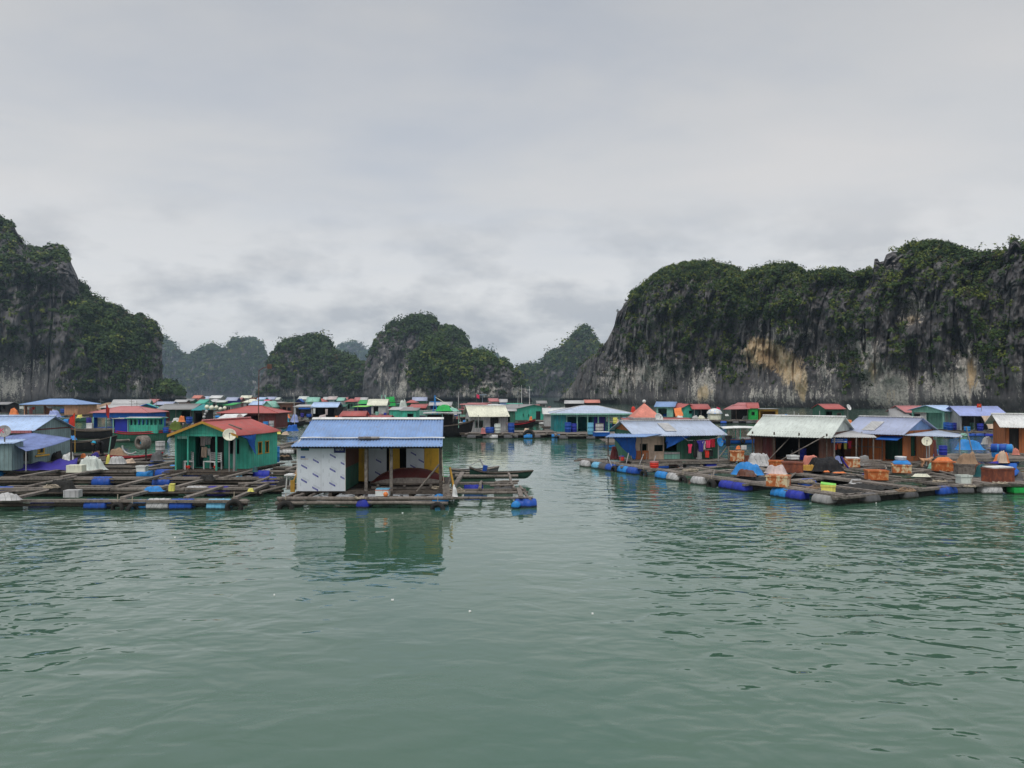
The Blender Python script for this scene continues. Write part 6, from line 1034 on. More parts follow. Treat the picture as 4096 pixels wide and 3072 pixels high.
# ---- blue tarp boat and drums behind the right raft
RB = raft_root('low plank raft with blue drums behind the largest rusty box', XX(3930, 51), 51.5); platform(RB, 6.5, 3.0, z=.42, drums=True)
b = at(3890, 1822, .5); heap('tarp', 'long bright blue tarpaulin over a frame behind the right raft', 'tarpaulin', b.x, b.y + .5, .86, 2.2, 1.2, .62, 'brightblue', 51, fold=.2)
for (fx, fy, c, lab, rt) in ((3965, 1805, 'blue', 'blue drum lying end on above the other drum', 50), (3986, 1806, 'brightblue', 'light blue drum lying behind the end on drum', 70), (3972, 1829, 'brightblue', 'bright blue drum lying on the planks below the end on drum', 80), (4003, 1829, 'royal', 'dark blue drum standing among the lying blue drums', None)): b = at(fx, fy, .5 if fy > 1815 else 1.05); barrel(lab, b.x, b.y, .48 if fy > 1815 else .98, c, .8, .27, rt)
hp(4040, 1812, 1.2, .8, .7, 'grey', 53, 'grey round net bundle in front of the orange hut at the right edge', 'net_heap', 'net', fold=.12); hp(4068, 1818, .5, .4, .4, 'pink', 54, 'salmon pink sack in front of the orange hut at the right edge', 'sack', 'sack'); hp(3955, 1800, .9, .6, .55, 'lightgrey', 57, 'pale cloth thrown over the end of the blue tarpaulin frame', 'cloth', 'cloth', z=.9)
m = MB(); m.tube([(0, 0, 0), (-.55, 0, 2.2)], .035, 6); o = m.build('pole', P('grey'), None, (XX(3902, 46), 46.0, .45)); tag(o, 'thin leaning pole in front of the long bright blue tarpaulin', 'pole'); ropeline('rope', 'slack rope from the orange house lean-to to the leaning pole', 'rope', [(XX(3735, 48.5), 48.5, 2.0), (XX(3885, 46), 46, 2.4)], .018, 'rope', .28)
hp(3690, 1905, 1.2, .5, .14, 'cream', 58, 'white foam float lying along a beam left of the wooden crate', 'float', 'float', fold=.05); hp(3430, 1918, .8, .3, .2, 'lightgrey', 59, 'pale plastic float lying inside a cage of the right raft', 'float', 'float', z=.3, fold=.05); hp(3935, 1905, .7, .6, .5, 'tealdark', 60, 'dark green crate jumble beside the wooden crate', 'gear_heap', 'gear'); hp(4080, 1920, .6, .5, .4, 'darkgrey', 61, 'dark gear heap at the right edge beside the largest rusty box', 'gear_heap', 'gear')

# ================================================================ MIDDLE DISTANCE
random.seed(29)
def O_(a, b, c=0.0, d=1.6, k='o', col=None, f='f'): return (f, a, b, c, d, k) + ((col,) if col else ())
# ---- across the channel in the centre
TH = fhouse('teal pavilion with a wide pale blue hipped roof and pale green posts', 2216, 2524, 1727, 'hip', 'teal', 'paleblue', h=2.0, rise=.75, dp=6.5, over=.35, far=False, ridge=.22, cap='lightgrey', posts=0, fr=1.6, sd=.7, opens=[('f', 1.45, 4.2, 0, 1.62, 'o'), ('f', 4.35, 5.6, 0, 1.62, 'd', 'purple'), ('f', 5.7, 8.15, 0, 1.62, 'o'), ('r', .4, 6.0, 0, 1.6, 'o'), ('b', .3, 3.4, 0, 1.6, 'o')], porch=.9, pcols=['darkgrey', 'blue'])
tw = 308 / FX * D(1727, .5)
for i in range(7): px = -tw / 2 + 1.35 + (tw - 1.45) * i / 6; m = MB(); m.box(px - .07, px + .07, .02, .16, 0, 1.98); m.build('post', P('mint'), TH)
m = MB(); m.box(-tw / 2 + 1.3, tw / 2, .03, .13, 1.62, 1.72); m.build('beam', P('mint'), TH); m = MB(); [m.box(-tw / 2 + 1.4 + i * .16, -tw / 2 + 1.46 + i * .16, .06, .10, 1.73, 1.97) for i in range(43)]; m.build('lattice', P('lightgrey'), TH); m = MB(); m.box(-tw / 2, -tw / 2 + 1.32, .02, .9, 0, 1.97); m.build('side_wall', P('teal'), TH); m = MB(); m.box(-tw / 2 - .4, tw / 2 + .4, -.40, -.35, 1.82, 1.98); m.build('fascia', P('mint'), TH)
for (fx, fy, c, hh, r, l) in ((2272, 1729, 'blue', 1.05, .34, 'tall blue barrel behind the first posts of the teal pavilion'), (2295, 1728, 'royal', .9, .33, 'dark blue barrel beside the tall blue barrel in the teal pavilion'), (2362, 1737, 'pooldblue', 1.15, .3, 'pale blue barrel standing before the middle post of the teal pavilion'), (2398, 1731, 'lightgrey', 1.0, .42, 'grey tank with a dark lid in the teal pavilion'), (2423, 1722, 'pooldblue', 1.0, .25, 'light blue barrel at the back of the teal pavilion'), (2442, 1722, 'cyan', .75, .2, 'small cyan drum at the open end of the teal pavilion'), (2457, 1722, 'royal', .75, .2, 'small violet blue drum at the open end of the teal pavilion'), (2252, 1726, 'ochre', .35, .3, 'low yellowish tub by the teal side wall')): b = at(fx, fy, .5); barrel(l, b.x, b.y, .5, c, hh, r, lid='darkgrey' if 'dark lid' in l else None)
b = at(2405, 1744, .5); box_thing('tub', 'blue tub with a white rim at the corner of the teal pavilion deck', 'tub', b.x, b.y, .5, 1.5, .6, .35, 'cobalt', 12, lid='white')
CH = fhouse('small grey board house with a cream roof between the dark boat and the teal pavilion', 1884, 2024, 1728, 'gx', 'lightgrey', 'cream', h=1.95, rise=.8, dp=3.6, rot=12, over=.3, over_f=.7, far=False, cap='white', frames='forest', opens=[('f', .5, 1.3, .5, 1.2, 'w', 'forest'), ('f', 2.1, 3.0, 0, 1.6, 'o'), ('l', .8, 2.0, .5, 1.3, 'w', 'forest')], posts=0, fr=1.0, sd=1.2)
for px in (-1.2, 1.9): m = MB(); m.tube([(px, -.6, 0), (px, -.6, 1.8)], .05, 6); m.build('post', P('grey'), CH)
for (fx, fy, c, hh, r, l) in ((1959, 1733, 'blue', .6, .45, 'blue half barrel in front of the grey board house'), (1990, 1733, 'palegreen', .95, .32, 'white water barrel in front of the grey board house'), (2045, 1731, 'blue', 1.0, .33, 'blue barrel at the right corner of the grey board house')): b = at(fx, fy, .5); barrel(l, b.x, b.y, .52, c, hh, r)
b = at(1933, 1735, .5); heap('sack', 'pinkish sack in front of the grey board house', 'sack', b.x, b.y, .5, .8, .6, .6, 'rose', 3)
def cage_raft(label, x0, x1, y0, y1, nx, ny, seed, z=.36, dcol=None, planks=False, nd=4, skew=0.0):
    rr = random.Random(seed); r = empty('fish_cage_raft', ((x0 + x1) / 2, (y0 + y1) / 2, 0)); tag(r, label, 'raft'); cx, cy = (x0 + x1) / 2, (y0 + y1) / 2
    for i in range(nx + 1): x = x0 + (x1 - x0) * i / nx - cx + rr.uniform(-.2, .2); log(r, (x, y0 - cy - .3, z + .07), (x + rr.uniform(-.3, .3), y1 - cy + .3, z + .07), .09, 'wood', i % 2 == 0)
    for j in range(ny + 1): y = y0 + (y1 - y0) * j / ny - cy; log(r, (x0 - cx - .3, y, z), (x1 - cx + .3, y + skew + rr.uniform(-.2, .2), z), .10, 'wood' if rr.random() < .7 else 'darkwood', j % 2 == 0)
    m = MB(); m.grid([[(x0 - cx + (x1 - x0) * k / 10, y0 - cy + .1, z - .08 - .42 * q) for k in range(11)] for q in range(2)], True); m.build('cage_net', P('net'), r, fix=False)
    for k in range(nd): float_drum(r, x0 - cx + .6 + (x1 - x0 - 1.2) * (k + rr.uniform(-.25, .25)) / max(1, nd - 1), y0 - cy - .02, .06, rr.choice(dcol or DC))
    if planks:
        m = MB(); [m.box(x0 - cx + .05, x1 - cx - .05, y0 - cy + .15 + i * .5, y0 - cy + .6 + i * .5, z + .13 + rr.uniform(0, .03), z + .18) for i in range(int((y1 - y0) / .5) - 1)]; m.build('walkway', P('wood'), r)
    return r
cage_raft('dark log platform in front of the grey board house', XX(1868, 80), XX(2055, 80), 80.5, 83.5, 4, 2, 1, planks=True); cage_raft('reddish plank platform joining the grey board house to the teal pavilion', XX(2015, 82), XX(2230, 82), 82.6, 88, 5, 3, 2, planks=True, dcol=['darkgrey', 'brightblue'], nd=3); cage_raft('plank platform in front of the teal pavilion', XX(2230, 79), XX(2480, 79), 79.4, 82.6, 6, 1, 3, planks=True, dcol=['darkgrey'], nd=3)
b = at(2093, 1752, .1); float_drum(cage_raft('short walkway on a bright blue float between the two pavilions', b.x - 1.2, b.x + 2.2, 81.2, 82.2, 3, 1, 4, nd=2), 0, -.8, .1, 'brightblue'); tyre('shaggy black tyre on the platform edge beside the bright blue float', XX(2115, 81), 80.9, .3, 0, .45, .2)
b = at(2108, 1735, .5); heap('sack', 'white sack on the platform edge above the shaggy black tyre', 'sack', b.x, 82.4, .55, 1.0, .6, .35, 'beige', 5)
GL = fhouse('long green timber house with a grey roof and a dark door in its gable', 2062, 2206, 1680, 'gy', 'green', 'grey', h=1.75, rise=.62, dp=9, rot=22, over=.3, far=False, opens=[('f', 3.4, 4.2, 0, 1.35, 'd', 'dark'), ('f', 1.2, 1.35, .5, 1.0, 'o'), ('f', 2.1, 2.25, .4, .9, 'o'), ('l', 2, 2.3, 0, 1.5, 'o'), ('l', 5, 5.3, 0, 1.5, 'o')], frames='green', fr=1.2)
cage_raft('dark raft edge below the long green timber house', XX(2110, 118), XX(2215, 118), 117, 121, 4, 2, 6, nd=3, planks=True)
boat('dark boat with an orange tipped bow in front of the long green house', XX(2074, 106), 106, 6, 4.6, 1.5, .62, 'black', 'darkred', up=.9, tran=.3, stripe='crimson'); b = XX(2124, 105); heap('bag', 'orange float bag on the bow of the dark boat', 'bag', b, 105.6, 1.0, .55, .4, .45, 'tangerine', 9)
DB = boat('big dark wooden fishing boat with a canvas roof behind the plain blue roof', XX(1776, 83), 83.5, 4, 6.4, 2.4, 1.15, 'black', 'darkwood', up=.5, tran=.45, thwarts=0, deck=True, name='fishing_boat'); canopy(DB, -.2, 3.4, 1.9, 1.0, 1.55, 'mint', 'lightgrey', 3); heap('net_heap', 'green netting heaped on the canvas roof of the big dark boat', 'net', XX(1772, 83), 83.3, 2.75, 2.4, 1.4, .55, 'leafgreen', 5); heap('tarp', 'pale green tarpaulin beside the green netting on the dark boat', 'tarpaulin', XX(1813, 83), 83.4, 2.72, 1.5, 1.2, .35, 'mint', 6)
m = MB(); m.box(-1.8, .9, -.02, .02, 1.1, 2.4); m.build('side_sheet', P('dark'), DB)
PH = empty('floating_house', (XX(2590, 67), 67.0, .5)); tag(PH, 'dark red house with a pink pyramid roof topped by a white ball', 'house')
m = MB(); wall_run(m, (-1.6, 0), (4.2, 0), 1.65, [(.1, 2.0, 0, 1.4), (3.3, 5.4, 0, 1.4)]); wall_run(m, (4.2, 0), (4.2, 4), 1.65); wall_run(m, (4.2, 4), (-1.6, 4), 1.65); wall_run(m, (-1.6, 4), (-1.6, 0), 1.65); m.build('wall', P('darkred'), PH)
m = MB(); A, B_, C_, D_ = (-1.15, .2, 2.05), (1.25, .2, 2.05), (1.25, 3.2, 2.05), (-1.15, 3.2, 2.05); T = (0, 1.7, 3.28); m.add([A, B_, C_, D_, T], [(0, 1, 4), (1, 2, 4), (2, 3, 4), (3, 0, 4), (3, 2, 1, 0)]); m.build('pyramid_roof', P('pink'), PH); m = MB(); m.lathe([(.001, -.16), (.12, -.11), (.16, 0), (.12, .11), (.001, .16)], (0, 1.7, 3.42), n=14); m.build('finial_ball', P('white'), PH); m = MB(); m.box(-1.2, 1.35, .12, 3.3, 1.92, 2.05); m.build('roof_kerb', P('lightgrey'), PH)
m = MB(); roof_slab(m, (-1.75, -.9, 1.52), (4.7, -.9, 1.42), (4.4, 4.2, 1.92), (-1.75, 4.2, 1.92), .16, 0, .05); m.build('roof', roofmat('red'), PH); platform(PH, 6.2, 4.2, drums=True)
dish('white satellite dish on the red lean-to below the pink pyramid', XX(2633, 62), 62, 1.9, 30, .38, 'white', .75, 22)
for (fx0, fy0, fx1, fy1, d) in ((2545, 1690, 2537, 1500, 75),): pass
GBt = boat('green wheelhouse boat behind the pink pyramid roof', XX(2528, 92), 92, 0, 6, 1.8, .9, 'forest', 'green', up=.6, thwarts=0, deck=True, name='fishing_boat'); canopy(GBt, .2, 3.2, 1.6, .8, 1.3, 'green', 'green', 3, None); m = MB(); m.tube([(.4, 0, .9), (.7, 0, 5.9)], .05, 6, .02); m.tube([(1.3, 0, 1.6), (.65, 0, 5.2)], .02, 5); m.tube([(-.1, 0, 1.6), (.62, 0, 4.6)], .02, 5); m.build('mast', P('darkgrey'), GBt); heap('bag', 'red float bag on the roof of the green wheelhouse boat', 'bag', XX(2533, 91.5), 91.3, 2.35, .8, .5, .7, 'brightred', 11); heap('sheet', 'blue sheet on the roof of the green wheelhouse boat', 'sheet', XX(2545, 91.5), 91.6, 2.33, 1.6, .9, .22, 'cobalt', 12)
# ---- canopy boat
CB = boat('open passenger boat with a white awning, green posts and a blue hull', XX(2958, 72), 72, 4, 4.7, 1.5, .42, 'cobalt', 'brown', 'darkgrey', up=.5, tran=.35, thwarts=1, name='awning_boat', deck=True); canopy(CB, -.15, 2.7, 1.2, .35, 1.15, 'green', 'white', 3); m = MB(); m.lathe([(.12, -.1), (.22, -.08), (.25, 0), (.22, .08), (.12, .1), (.12, -.1)], (0, -.85, .3), (0, 1, 0), 16); m.build('fender', P('rubber'), CB); m = MB(); m.box(-.2, .9, -.4, .4, .35, .62); m.build('engine_cover', P('lightgrey'), CB); m = MB(); m.obox((1.2, 0, .7), .5, .3, .6, 0, 0, .2); m.build('seat_back', P('darkred'), CB)
# ---- right-hand far row below the cliff
R1 = fhouse('blue roofed hut with a teal gable just beyond the pink pyramid', 2628, 2690, 1668, 'gx', 'mint', 'sheetblue', h=1.9, rise=.75, dp=4, rot=-20, over=.4, opens=[O_(.3, 1.8, 0, 1.5)]); R2 = fhouse('green gabled hut with a red roof and an orange sheet on its side', 2723, 2788, 1671, 'gy', 'green', 'red', h=1.55, rise=.75, dp=5, rot=0, over=.35, opens=[('f', 1.4, 2.2, .7, 1.2, 'w', 'forest')], far=False); tarp_quad('orange sheet stretched over the side of the green gabled hut', [(XX(2695, 132), 132, 2.1), (XX(2724, 132), 132, 2.3), (XX(2734, 131), 131, .9), (XX(2702, 130.5), 130.5, .8)], 'tangerine'); R3 = fhouse('red roofed open shed with a teal wall right of the green gabled hut', 2776, 2834, 1672, 'gx', 'tealdark', 'red', h=1.6, rise=.7, dp=4, over=.4, opens=[O_(.9, 2.3, 0, 1.4)], posts=3, porch=.6, postc='lightgrey'); R2b = fhouse('low red roof behind the orange sheet', 2690, 2728, 1668, 'gx', 'brown', 'red', h=1.6, rise=.8, dp=4, over=.4)
bl = empty('beach_umbrella', (XX(2858, 124), 124, .5)); tag(bl, 'white and blue domed umbrella over a small white stall on the far raft', 'umbrella'); m = MB(); m.lathe([(1.25, .95), (1.2, 1.2), (.85, 1.55), (.35, 1.72), (.01, 1.76)], (0, 0, 0), n=12); m.build('canopy', P('white'), bl); m = MB(); m.lathe([(1.0, 0.0), (1.05, .95), (.9, .96)], (0, 0, 0), n=10); m.build('curtain', P('cream'), bl); m = MB(); [m.prism([(math.cos(q) * 1.26, math.sin(q) * 1.26, .96), (math.cos(q + .26) * 1.26, math.sin(q + .26) * 1.26, .96), (math.cos(q + .2) * .9, math.sin(q + .2) * .9, 1.53), (math.cos(q + .06) * .9, math.sin(q + .06) * .9, 1.53)], (0, 0, .03)) for q in (3.6, 4.4, 5.2, 6.0)]; m.build('stripe', P('skyblue'), bl); flag('small dark pink flag on a pole beside the domed umbrella', XX(2866, 126), 126, .5, 2.0, .75, .75, 'rosepink', drop=.3)
R4 = fhouse('bright leaf green hut with a two step red roof and open porch', 2996, 3030, 1679, 'gx', 'leafgreen', 'red', h=1.9, rise=.75, dp=3.6, rot=-12, over=.25, far=False, opens=[('f', .45, .85, .75, 1.2, 'w', 'dark')], fr=1.2, sd=2.6); m = MB(); roof_slab(m, (-4.6, -.6, 1.62), (-.5, -.6, 1.72), (-.5, 1.6, 2.35), (-3.0, 1.6, 2.35), .3, 0, .05); roof_slab(m, (-3.1, 1.0, 2.2), (-.6, 1.0, 2.2), (-.6, 1.85, 2.68), (-2.2, 1.85, 2.68), .3, 0, .05); m.build('lean_to_roof', roofmat('rose'), R4); m = MB(); m.box(-3.2, -.7, 2.2, 2.25, 0, 1.9); m.build('inner_wall', P('dark'), R4)
for px in (-4.3, -2.6, -.9): m = MB(); m.tube([(px, -.4, 0), (px, -.4, 1.65)], .05, 6); m.build('post', P('darkwood'), R4)
R5 = fhouse('open beige shed with a low grey roof right of the leaf green hut', 3036, 3112, 1678, 'flat', 'ochre', 'lightgrey', h=1.65, rise=0, dp=3, opens=[O_(.2, 2.6, 0, 1.3)], over=.3); b = at(3064, 1678, .5); box_thing('counter', 'mint counter under the open beige shed', 'counter', b.x, b.y - .6, .5, .75, .5, .65, 'mint', 0, lid='yellow')
for i, (fx, l) in enumerate(((3113, 'white float box on the ridge side of the far beige shed'), (3136, 'second white float box right of the far beige shed'))): b = at(fx, 1682, .5); box_thing('float_box', l, 'float', b.x, b.y, .5, .65, .5, .5, 'white', 10 * i, lip=False)
R6 = fhouse('dark green hut with a plain red roof alone under the cliff', 3300, 3376, 1687, 'gx', 'forest', 'red', h=1.95, rise=.6, dp=4, over=.2, over_f=.4, far=False, rot=4, opens=[('f', .1, 1.0, 0, 1.5, 'o'), ('f', 1.75, 2.35, .75, 1.25, 'w', 'wood')], fr=1.0); m = MB(); [m.tube([(px, -.4, 0), (px, -.4, 1.6)], .05, 6) for px in (-2.4,)]; m.build('post', P('lightgrey'), R6); dish('small white satellite dish on the mast beside the plain red roof', XX(3393, 112), 112, .5, 35, .45, 'white', 2.1, 25); hp2 = at(3390, 1696, .5); heap('tarp', 'orange life raft cover on the walkway behind the white roof', 'tarpaulin', hp2.x, hp2.y, .5, 1.8, .9, .55, 'tangerine', 3); b = at(3382, 1706, .5); barrel('blue tub on the walkway behind the white roof', b.x, b.y, .5, 'blue', .55, .45, name='tub')
R7 = fhouse('grey hut with a rose red roof and a grey boat hull beside it', 3622, 3718, 1702, 'gx', 'lightgrey', 'rose', h=1.75, rise=.75, dp=4, over=.25, far=False, opens=[('f', .2, 1.9, 0, 1.5, 'o')], rot=6, fr=1.2); m = MB(); roof_slab(m, (-4.4, -1.2, .9), (-1.4, -1.4, 1.1), (-1.5, 2.0, 2.2), (-2.6, 2.2, 2.1), .3, 0, .04); m.build('lean_to_roof', roofmat('grey'), R7); boat('grey upturned dinghy in front of the rose red roof', XX(3628, 104), 104, 3, 3.4, 1.1, .7, 'grey', 'lightgrey', up=.3, name='dinghy', z=.35)
R8 = fhouse('mint open pavilion with a pale blue roof and scalloped front near the flag', 3768, 3850, 1716, 'gx', 'mint', 'skyblue', h=2.15, rise=.55, dp=4.5, rot=20, over=.4, far=False, opens=[O_(.1, 2.3, 0, 1.85), ('l', .2, 4.3, 0, 1.85, 'o'), ('b', .2, 2.2, 0, 1.8, 'o'), ('r', .3, 2.4, 0, 1.8, 'o')], posts=4, postc='mint', gablec='mint', fr=1.0); R9 = fhouse('violet blue roofed shelter with a beige side sheet beside the mint pavilion', 3852, 4000, 1722, 'gx', 'lightgrey', 'violetblue', h=1.9, rise=.75, dp=5, rot=-12, over=.4, over_f=.9, far=False, opens=[O_(.1, 3.4, 0, 1.6)], posts=4, postc='grey', fr=1.0); tarp_quad('big beige sheet hung in front of the violet blue shelter', [(XX(3925, 84.5), 84.5, 2.2), (XX(4002, 85), 85, 2.25), (XX(4000, 84), 84, .85), (XX(3955, 84), 84, .85)], 'beige', sag=.1); R10 = fhouse('grey sheds with a flat roof at the far right behind the beige sheet', 4008, 4120, 1722, 'flat', 'lightgrey', 'grey', h=1.8, rise=0, dp=4, over=.3, opens=[O_(.6, 1.6, 0, 1.4)])
m = MB(); m.grid([[(x, 84.0 + .2 * math.sin(x), .3) for x in (0, 1)] for _ in range(2)]); flag('red flag with a yellow star on a tall pole beside the mint pavilion', XX(3926, 88), 88, .5, 2.95, -.52, .42, 'brightred', star=True); flag('red flag with a yellow star flying low above the pale blue roof', XX(3860, 89), 89, .5, 2.15, .5, .34, 'brightred', star=True, drop=.2)
for i, (fx, fy, c, l) in enumerate(((3776, 1716, 'cobalt', 'blue barrel inside the left bay of the mint pavilion'), (3790, 1719, 'blue', 'second blue barrel inside the mint pavilion'), (3815, 1718, 'royal', 'dark blue barrel under the right post of the mint pavilion'), (3880, 1718, 'mint', 'mint barrel under the violet blue shelter'), (3910, 1722, 'royal', 'blue barrel beside the big beige sheet'), (3858, 1724, 'brightblue', 'bright blue tub at the raft edge below the violet blue shelter'))): b = at(fx, fy, .5); barrel(l, b.x, b.y - .5, .5, c, .8 if i < 5 else .5, .32)
cage_raft('long raft edge with blue drums below the violet blue shelter', XX(3760, 86), XX(4060, 86), 84.2, 88, 7, 2, 8, nd=9, dcol=['blue', 'royal', 'brightblue', 'mint'])
cage_raft('dark far raft carrying the leaf green hut and the umbrella', XX(2660, 122), XX(3040, 122), 120.5, 124, 9, 2, 9, nd=8); cage_raft('far raft strewn with gear behind the white roof', XX(3040, 112), XX(3420, 112), 109, 115, 9, 3, 10, nd=6); cage_raft('net pen raft with a floating walkway under the cliff', XX(3420, 106), XX(3720, 106), 101, 107, 7, 3, 11, nd=6)
for i, (fx, fy, w, hh, c, l) in enumerate(((2720, 1676, 1.4, .5, 'white', 'white bag heap under the orange sheet'), (2780, 1674, 1.3, .45, 'lightgrey', 'grey white bag heap before the green gabled hut'), (2806, 1674, 1.4, .5, 'cream', 'cream bag heap before the open red roofed shed'), (2836, 1673, .8, .4, 'white', 'white bag left of the domed umbrella'), (2985, 1677, 1.9, .55, 'lightgrey', 'pale covered boat shape before the leaf green hut'), (2662, 1667, 1.4, .6, 'cobalt', 'blue and white washing heap beside the blue roofed hut'), (2906, 1664, .9, .35, 'white', 'white float on the raft beside the small pink flag'), (3480, 1700, 1.2, .4, 'darkgrey', 'dark gear on the net pen walkway under the cliff'), (3040, 1690, 1.1, .4, 'rose', 'dull pink heap at the end of the far raft'), (3090, 1694, 1.0, .5, 'black', 'black tyre heap at the end of the far raft'))): b = at(fx, fy, .5); heap('bag_heap', l, 'bags', b.x, b.y, .5, w, w * .6, hh, c, i + 60)
for i, fx in enumerate((3176, 3194)): m = MB(); m.tube([(0, 0, 0), (.03, 0, 1.5 - .3 * i)], .07, 6); b = at(fx, 1680, .3); o = m.build('stake', P('lightgrey'), None, (b.x, b.y, .2)); tag(o, 'pale mooring stakes standing before the dark cliff foot', 'stake', 'pale mooring stakes')

# ---- left middle distance
A1 = fhouse('wide blue hipped shelter with a peach side wall below the left cliff', 96, 310, 1659, 'hip', 'peach', 'sheetblue', h=2.05, rise=1.0, dp=7, over=.6, ridge=.42, far=False, opens=[('f', .2, 7.8, 0, 1.75, 'o'), ('l', .5, 6, 0, 1.7, 'o'), ('b', 3, 9, 0, 1.5, 'o')], posts=0, fr=1.5, sd=1.0, pcols=['blue', 'brightblue', 'royal'])
for i in range(5): m = MB(); px = -4.9 + i * 1.9; m.tube([(px, .05, 0), (px, .05, 2)], .06, 6); m.build('post', P('darkwood'), A1)
for i, (fx, fy, c, hh, r, l) in enumerate(((196, 1654, 'blue', 1.15, .38, 'tall blue barrel under the wide blue shelter'), (254, 1652, 'blue', .9, .6, 'broad blue tub under the wide blue shelter'), (212, 1652, 'lightgrey', .8, .6, 'pale tub beside the tall blue barrel under the wide blue shelter'))): b = at(fx, fy, .5); barrel(l, b.x, b.y, .5, c, hh, r)
dish('white round dish hanging at the front of the wide blue shelter', XX(199, 153), 153, .5, 25, .62, 'white', 1.75, 20); b = at(216, 1665, .5); heap('tarp', 'blue and white netted heap at the raft corner of the wide blue shelter', 'tarpaulin', b.x, b.y, .4, 2.6, 1.8, 1.0, 'violetblue', 5); b = at(56, 1658, .5); heap('bag', 'orange bags heaped on the raft left of the wide blue shelter', 'bag', b.x, b.y, .5, 2.2, 1.4, 1.1, 'tangerine', 7)
for i, (fx, fy, w, hh, c, l) in enumerate(((86, 1625, .8, .5, 'white', 'white washing at the left end under the blue eave'), (97, 1627, .7, .5, 'palegreen', 'pale washing second along the blue eave'), (113, 1628, .7, .5, 'white', 'white washing third along the blue eave'), (124, 1631, .7, 1.2, 'rose', 'reddish washing hung in the middle of the blue eave'), (134, 1628, .6, .5, 'brightred', 'red washing at the right end of the line under the blue eave'))): d = 154; garment(l, XX(fx, d), d, ZZ(fy, d), w, hh, c, 0, 'cloth', i)
cage_raft('long dark raft with blue drums at the left edge below the cliff', XX(-30, 147), XX(250, 147), 145.5, 152, 8, 2, 12, nd=9, dcol=['royal', 'blue', 'brightblue', 'lightgrey'])
mo = [[(XX(292, 190) + 16 * (i / 14), 186 + 8 * j / 8, max(0, 1.75 * math.sin(math.pi * min(1, (i / 14) * 1.0)) ** .8 * math.sin(math.pi * min(1, .15 + j / 8 * .85)) + .25 * math.sin(i * 1.3 + j)) - .2) for j in range(9)] for i in range(15)]
m = MB(); m.grid([[(x, y, z * 1.45) for x, y, z in r] for r in mo], True, .2); o = m.build('sand_bank', P('sand')); tag(o, 'brown earth bank at the foot of the left slope', 'bank', None, 'structure')
A2 = fhouse('raft house with a wide rose red roof and a deep blue front valance', 372, 588, 1712, 'hip', 'cobalt', 'rose', h=1.9, rise=.62, dp=5, over=.3, ridge=.36, far=False, opens=[('f', .15, 6.1, 0, 1.25, 'o'), ('l', .4, 4, 0, 1.3, 'o'), ('r', .4, 4, 0, 1.3, 'o')], fr=1.4)
for i in range(4): m = MB(); px = -3.15 + i * 1.55; m.box(px - .06, px + .06, -.1, -.035, 0, 1.3); m.build('post', P('mint'), A2)
m = MB(); m.box(1.3, 3.2, .06, .1, 0, 1.25); m.build('inner_wall', P('royal'), A2); m = MB(); m.box(-1.0, 1.2, .9, .95, .05, .6); m.build('bench', P('darkgrey'), A2)
flag('tall furled red flag on a pole in front of the rose red roof', XX(425, 88), 88, .4, 3.1, .9, 1.3, 'brightred', 'navy', drop=.62, rot=80); flag('furled orange red flag on a bamboo pole beside the grey blue house', XX(300, 60), 60, .1, 3.05, .9, 1.0, 'brightred', 'ochre', drop=.6, rot=180)
GB = boat('green cabin boat with slatted windows and a red painted rail', XX(572, 75), 75, 3, 5.2, 1.9, .95, 'forest', 'crimson', up=.22, upb=.2, tran=.55, thwarts=0, deck=True, name='cabin_boat', stripe='crimson'); cabin(GB, .35, 2.6, 1.5, .85, 1.42, 'green', 'lightgrey', 7, (.55, .92), .3, edge='green'); m = MB(); m.box(-2.3, -1.0, -.7, .7, .88, 2.2); m.build('rear_cabin', P('royal'), GB); m = MB(); m.grid([[(x, y, 2.28) for x in (-2.5, -.9)] for y in (-.95, .95)], False, .06); m.build('rear_roof', P('lightgrey'), GB)
for i, x in enumerate((-2.4, -1.05)): m = MB(); m.tube([(x, -.8, .9), (x, -.8, 2.22)], .05, 6); m.build('post', P('mint'), GB)
boat('long low black boat lying across the water before the rose red roof', XX(415, 80), 80, -8, 8.0, 1.5, .8, 'black', 'darkwood', up=.8, name='rowing_boat'); heap('sack', 'white sacks on the end of the long black boat', 'sack', XX(478, 79), 79.4, .9, 1.5, .9, .7, 'palepink', 5); m = MB(); m.tube([(0, 0, 0), (0, 0, .75)], .12, 10); o = m.build('bollard', P('lemon'), None, (XX(474, 76), 76, .45)); tag(o, 'yellow post on the bow beside the red painted rail', 'post')
boat('slim pale sampan with a yellow bag below the wide blue shelter', XX(298, 128), 128, 0, 4.6, 1.2, .6, 'forest', 'lightgrey', 'lightgrey', up=.35, name='sampan'); heap('bag', 'yellow bag lying in the slim pale sampan', 'bag', XX(320, 128), 127.8, .55, 1.0, .8, .55, 'lemon', 6); b = at(257, 1690, .3); barrel('round blue float drum near the slim pale sampan', b.x, b.y, .1, 'brightblue', .7, .35, 90); b = at(355, 1686, .3); barrel('violet barrel floating right of the slim pale sampan', b.x, b.y, .0, 'purple', .9, .35)
cage_raft('grey cage walkways behind the furled orange red flag', XX(265, 66), XX(385, 66), 63.5, 71, 3, 3, 14, nd=2, dcol=['lightgrey']); boat('black hull of a moored boat behind the furled orange red flag', XX(350, 62.5), 62.5, 5, 4.5, 1.3, .75, 'black', 'darkwood', up=.7); b = at(372, 1712, .5); box_thing('foam_box', 'white foam boxes stacked at the corner of the rose red roofed house', 'foam box', b.x, b.y - .7, .5, .6, .5, .6, 'white', 8); b = at(283, 1757, .4); heap('tarp', 'bright blue sheet on the water side of the grey blue house', 'tarpaulin', b.x, b.y, .35, 1.6, .8, .35, 'brightblue', 9)
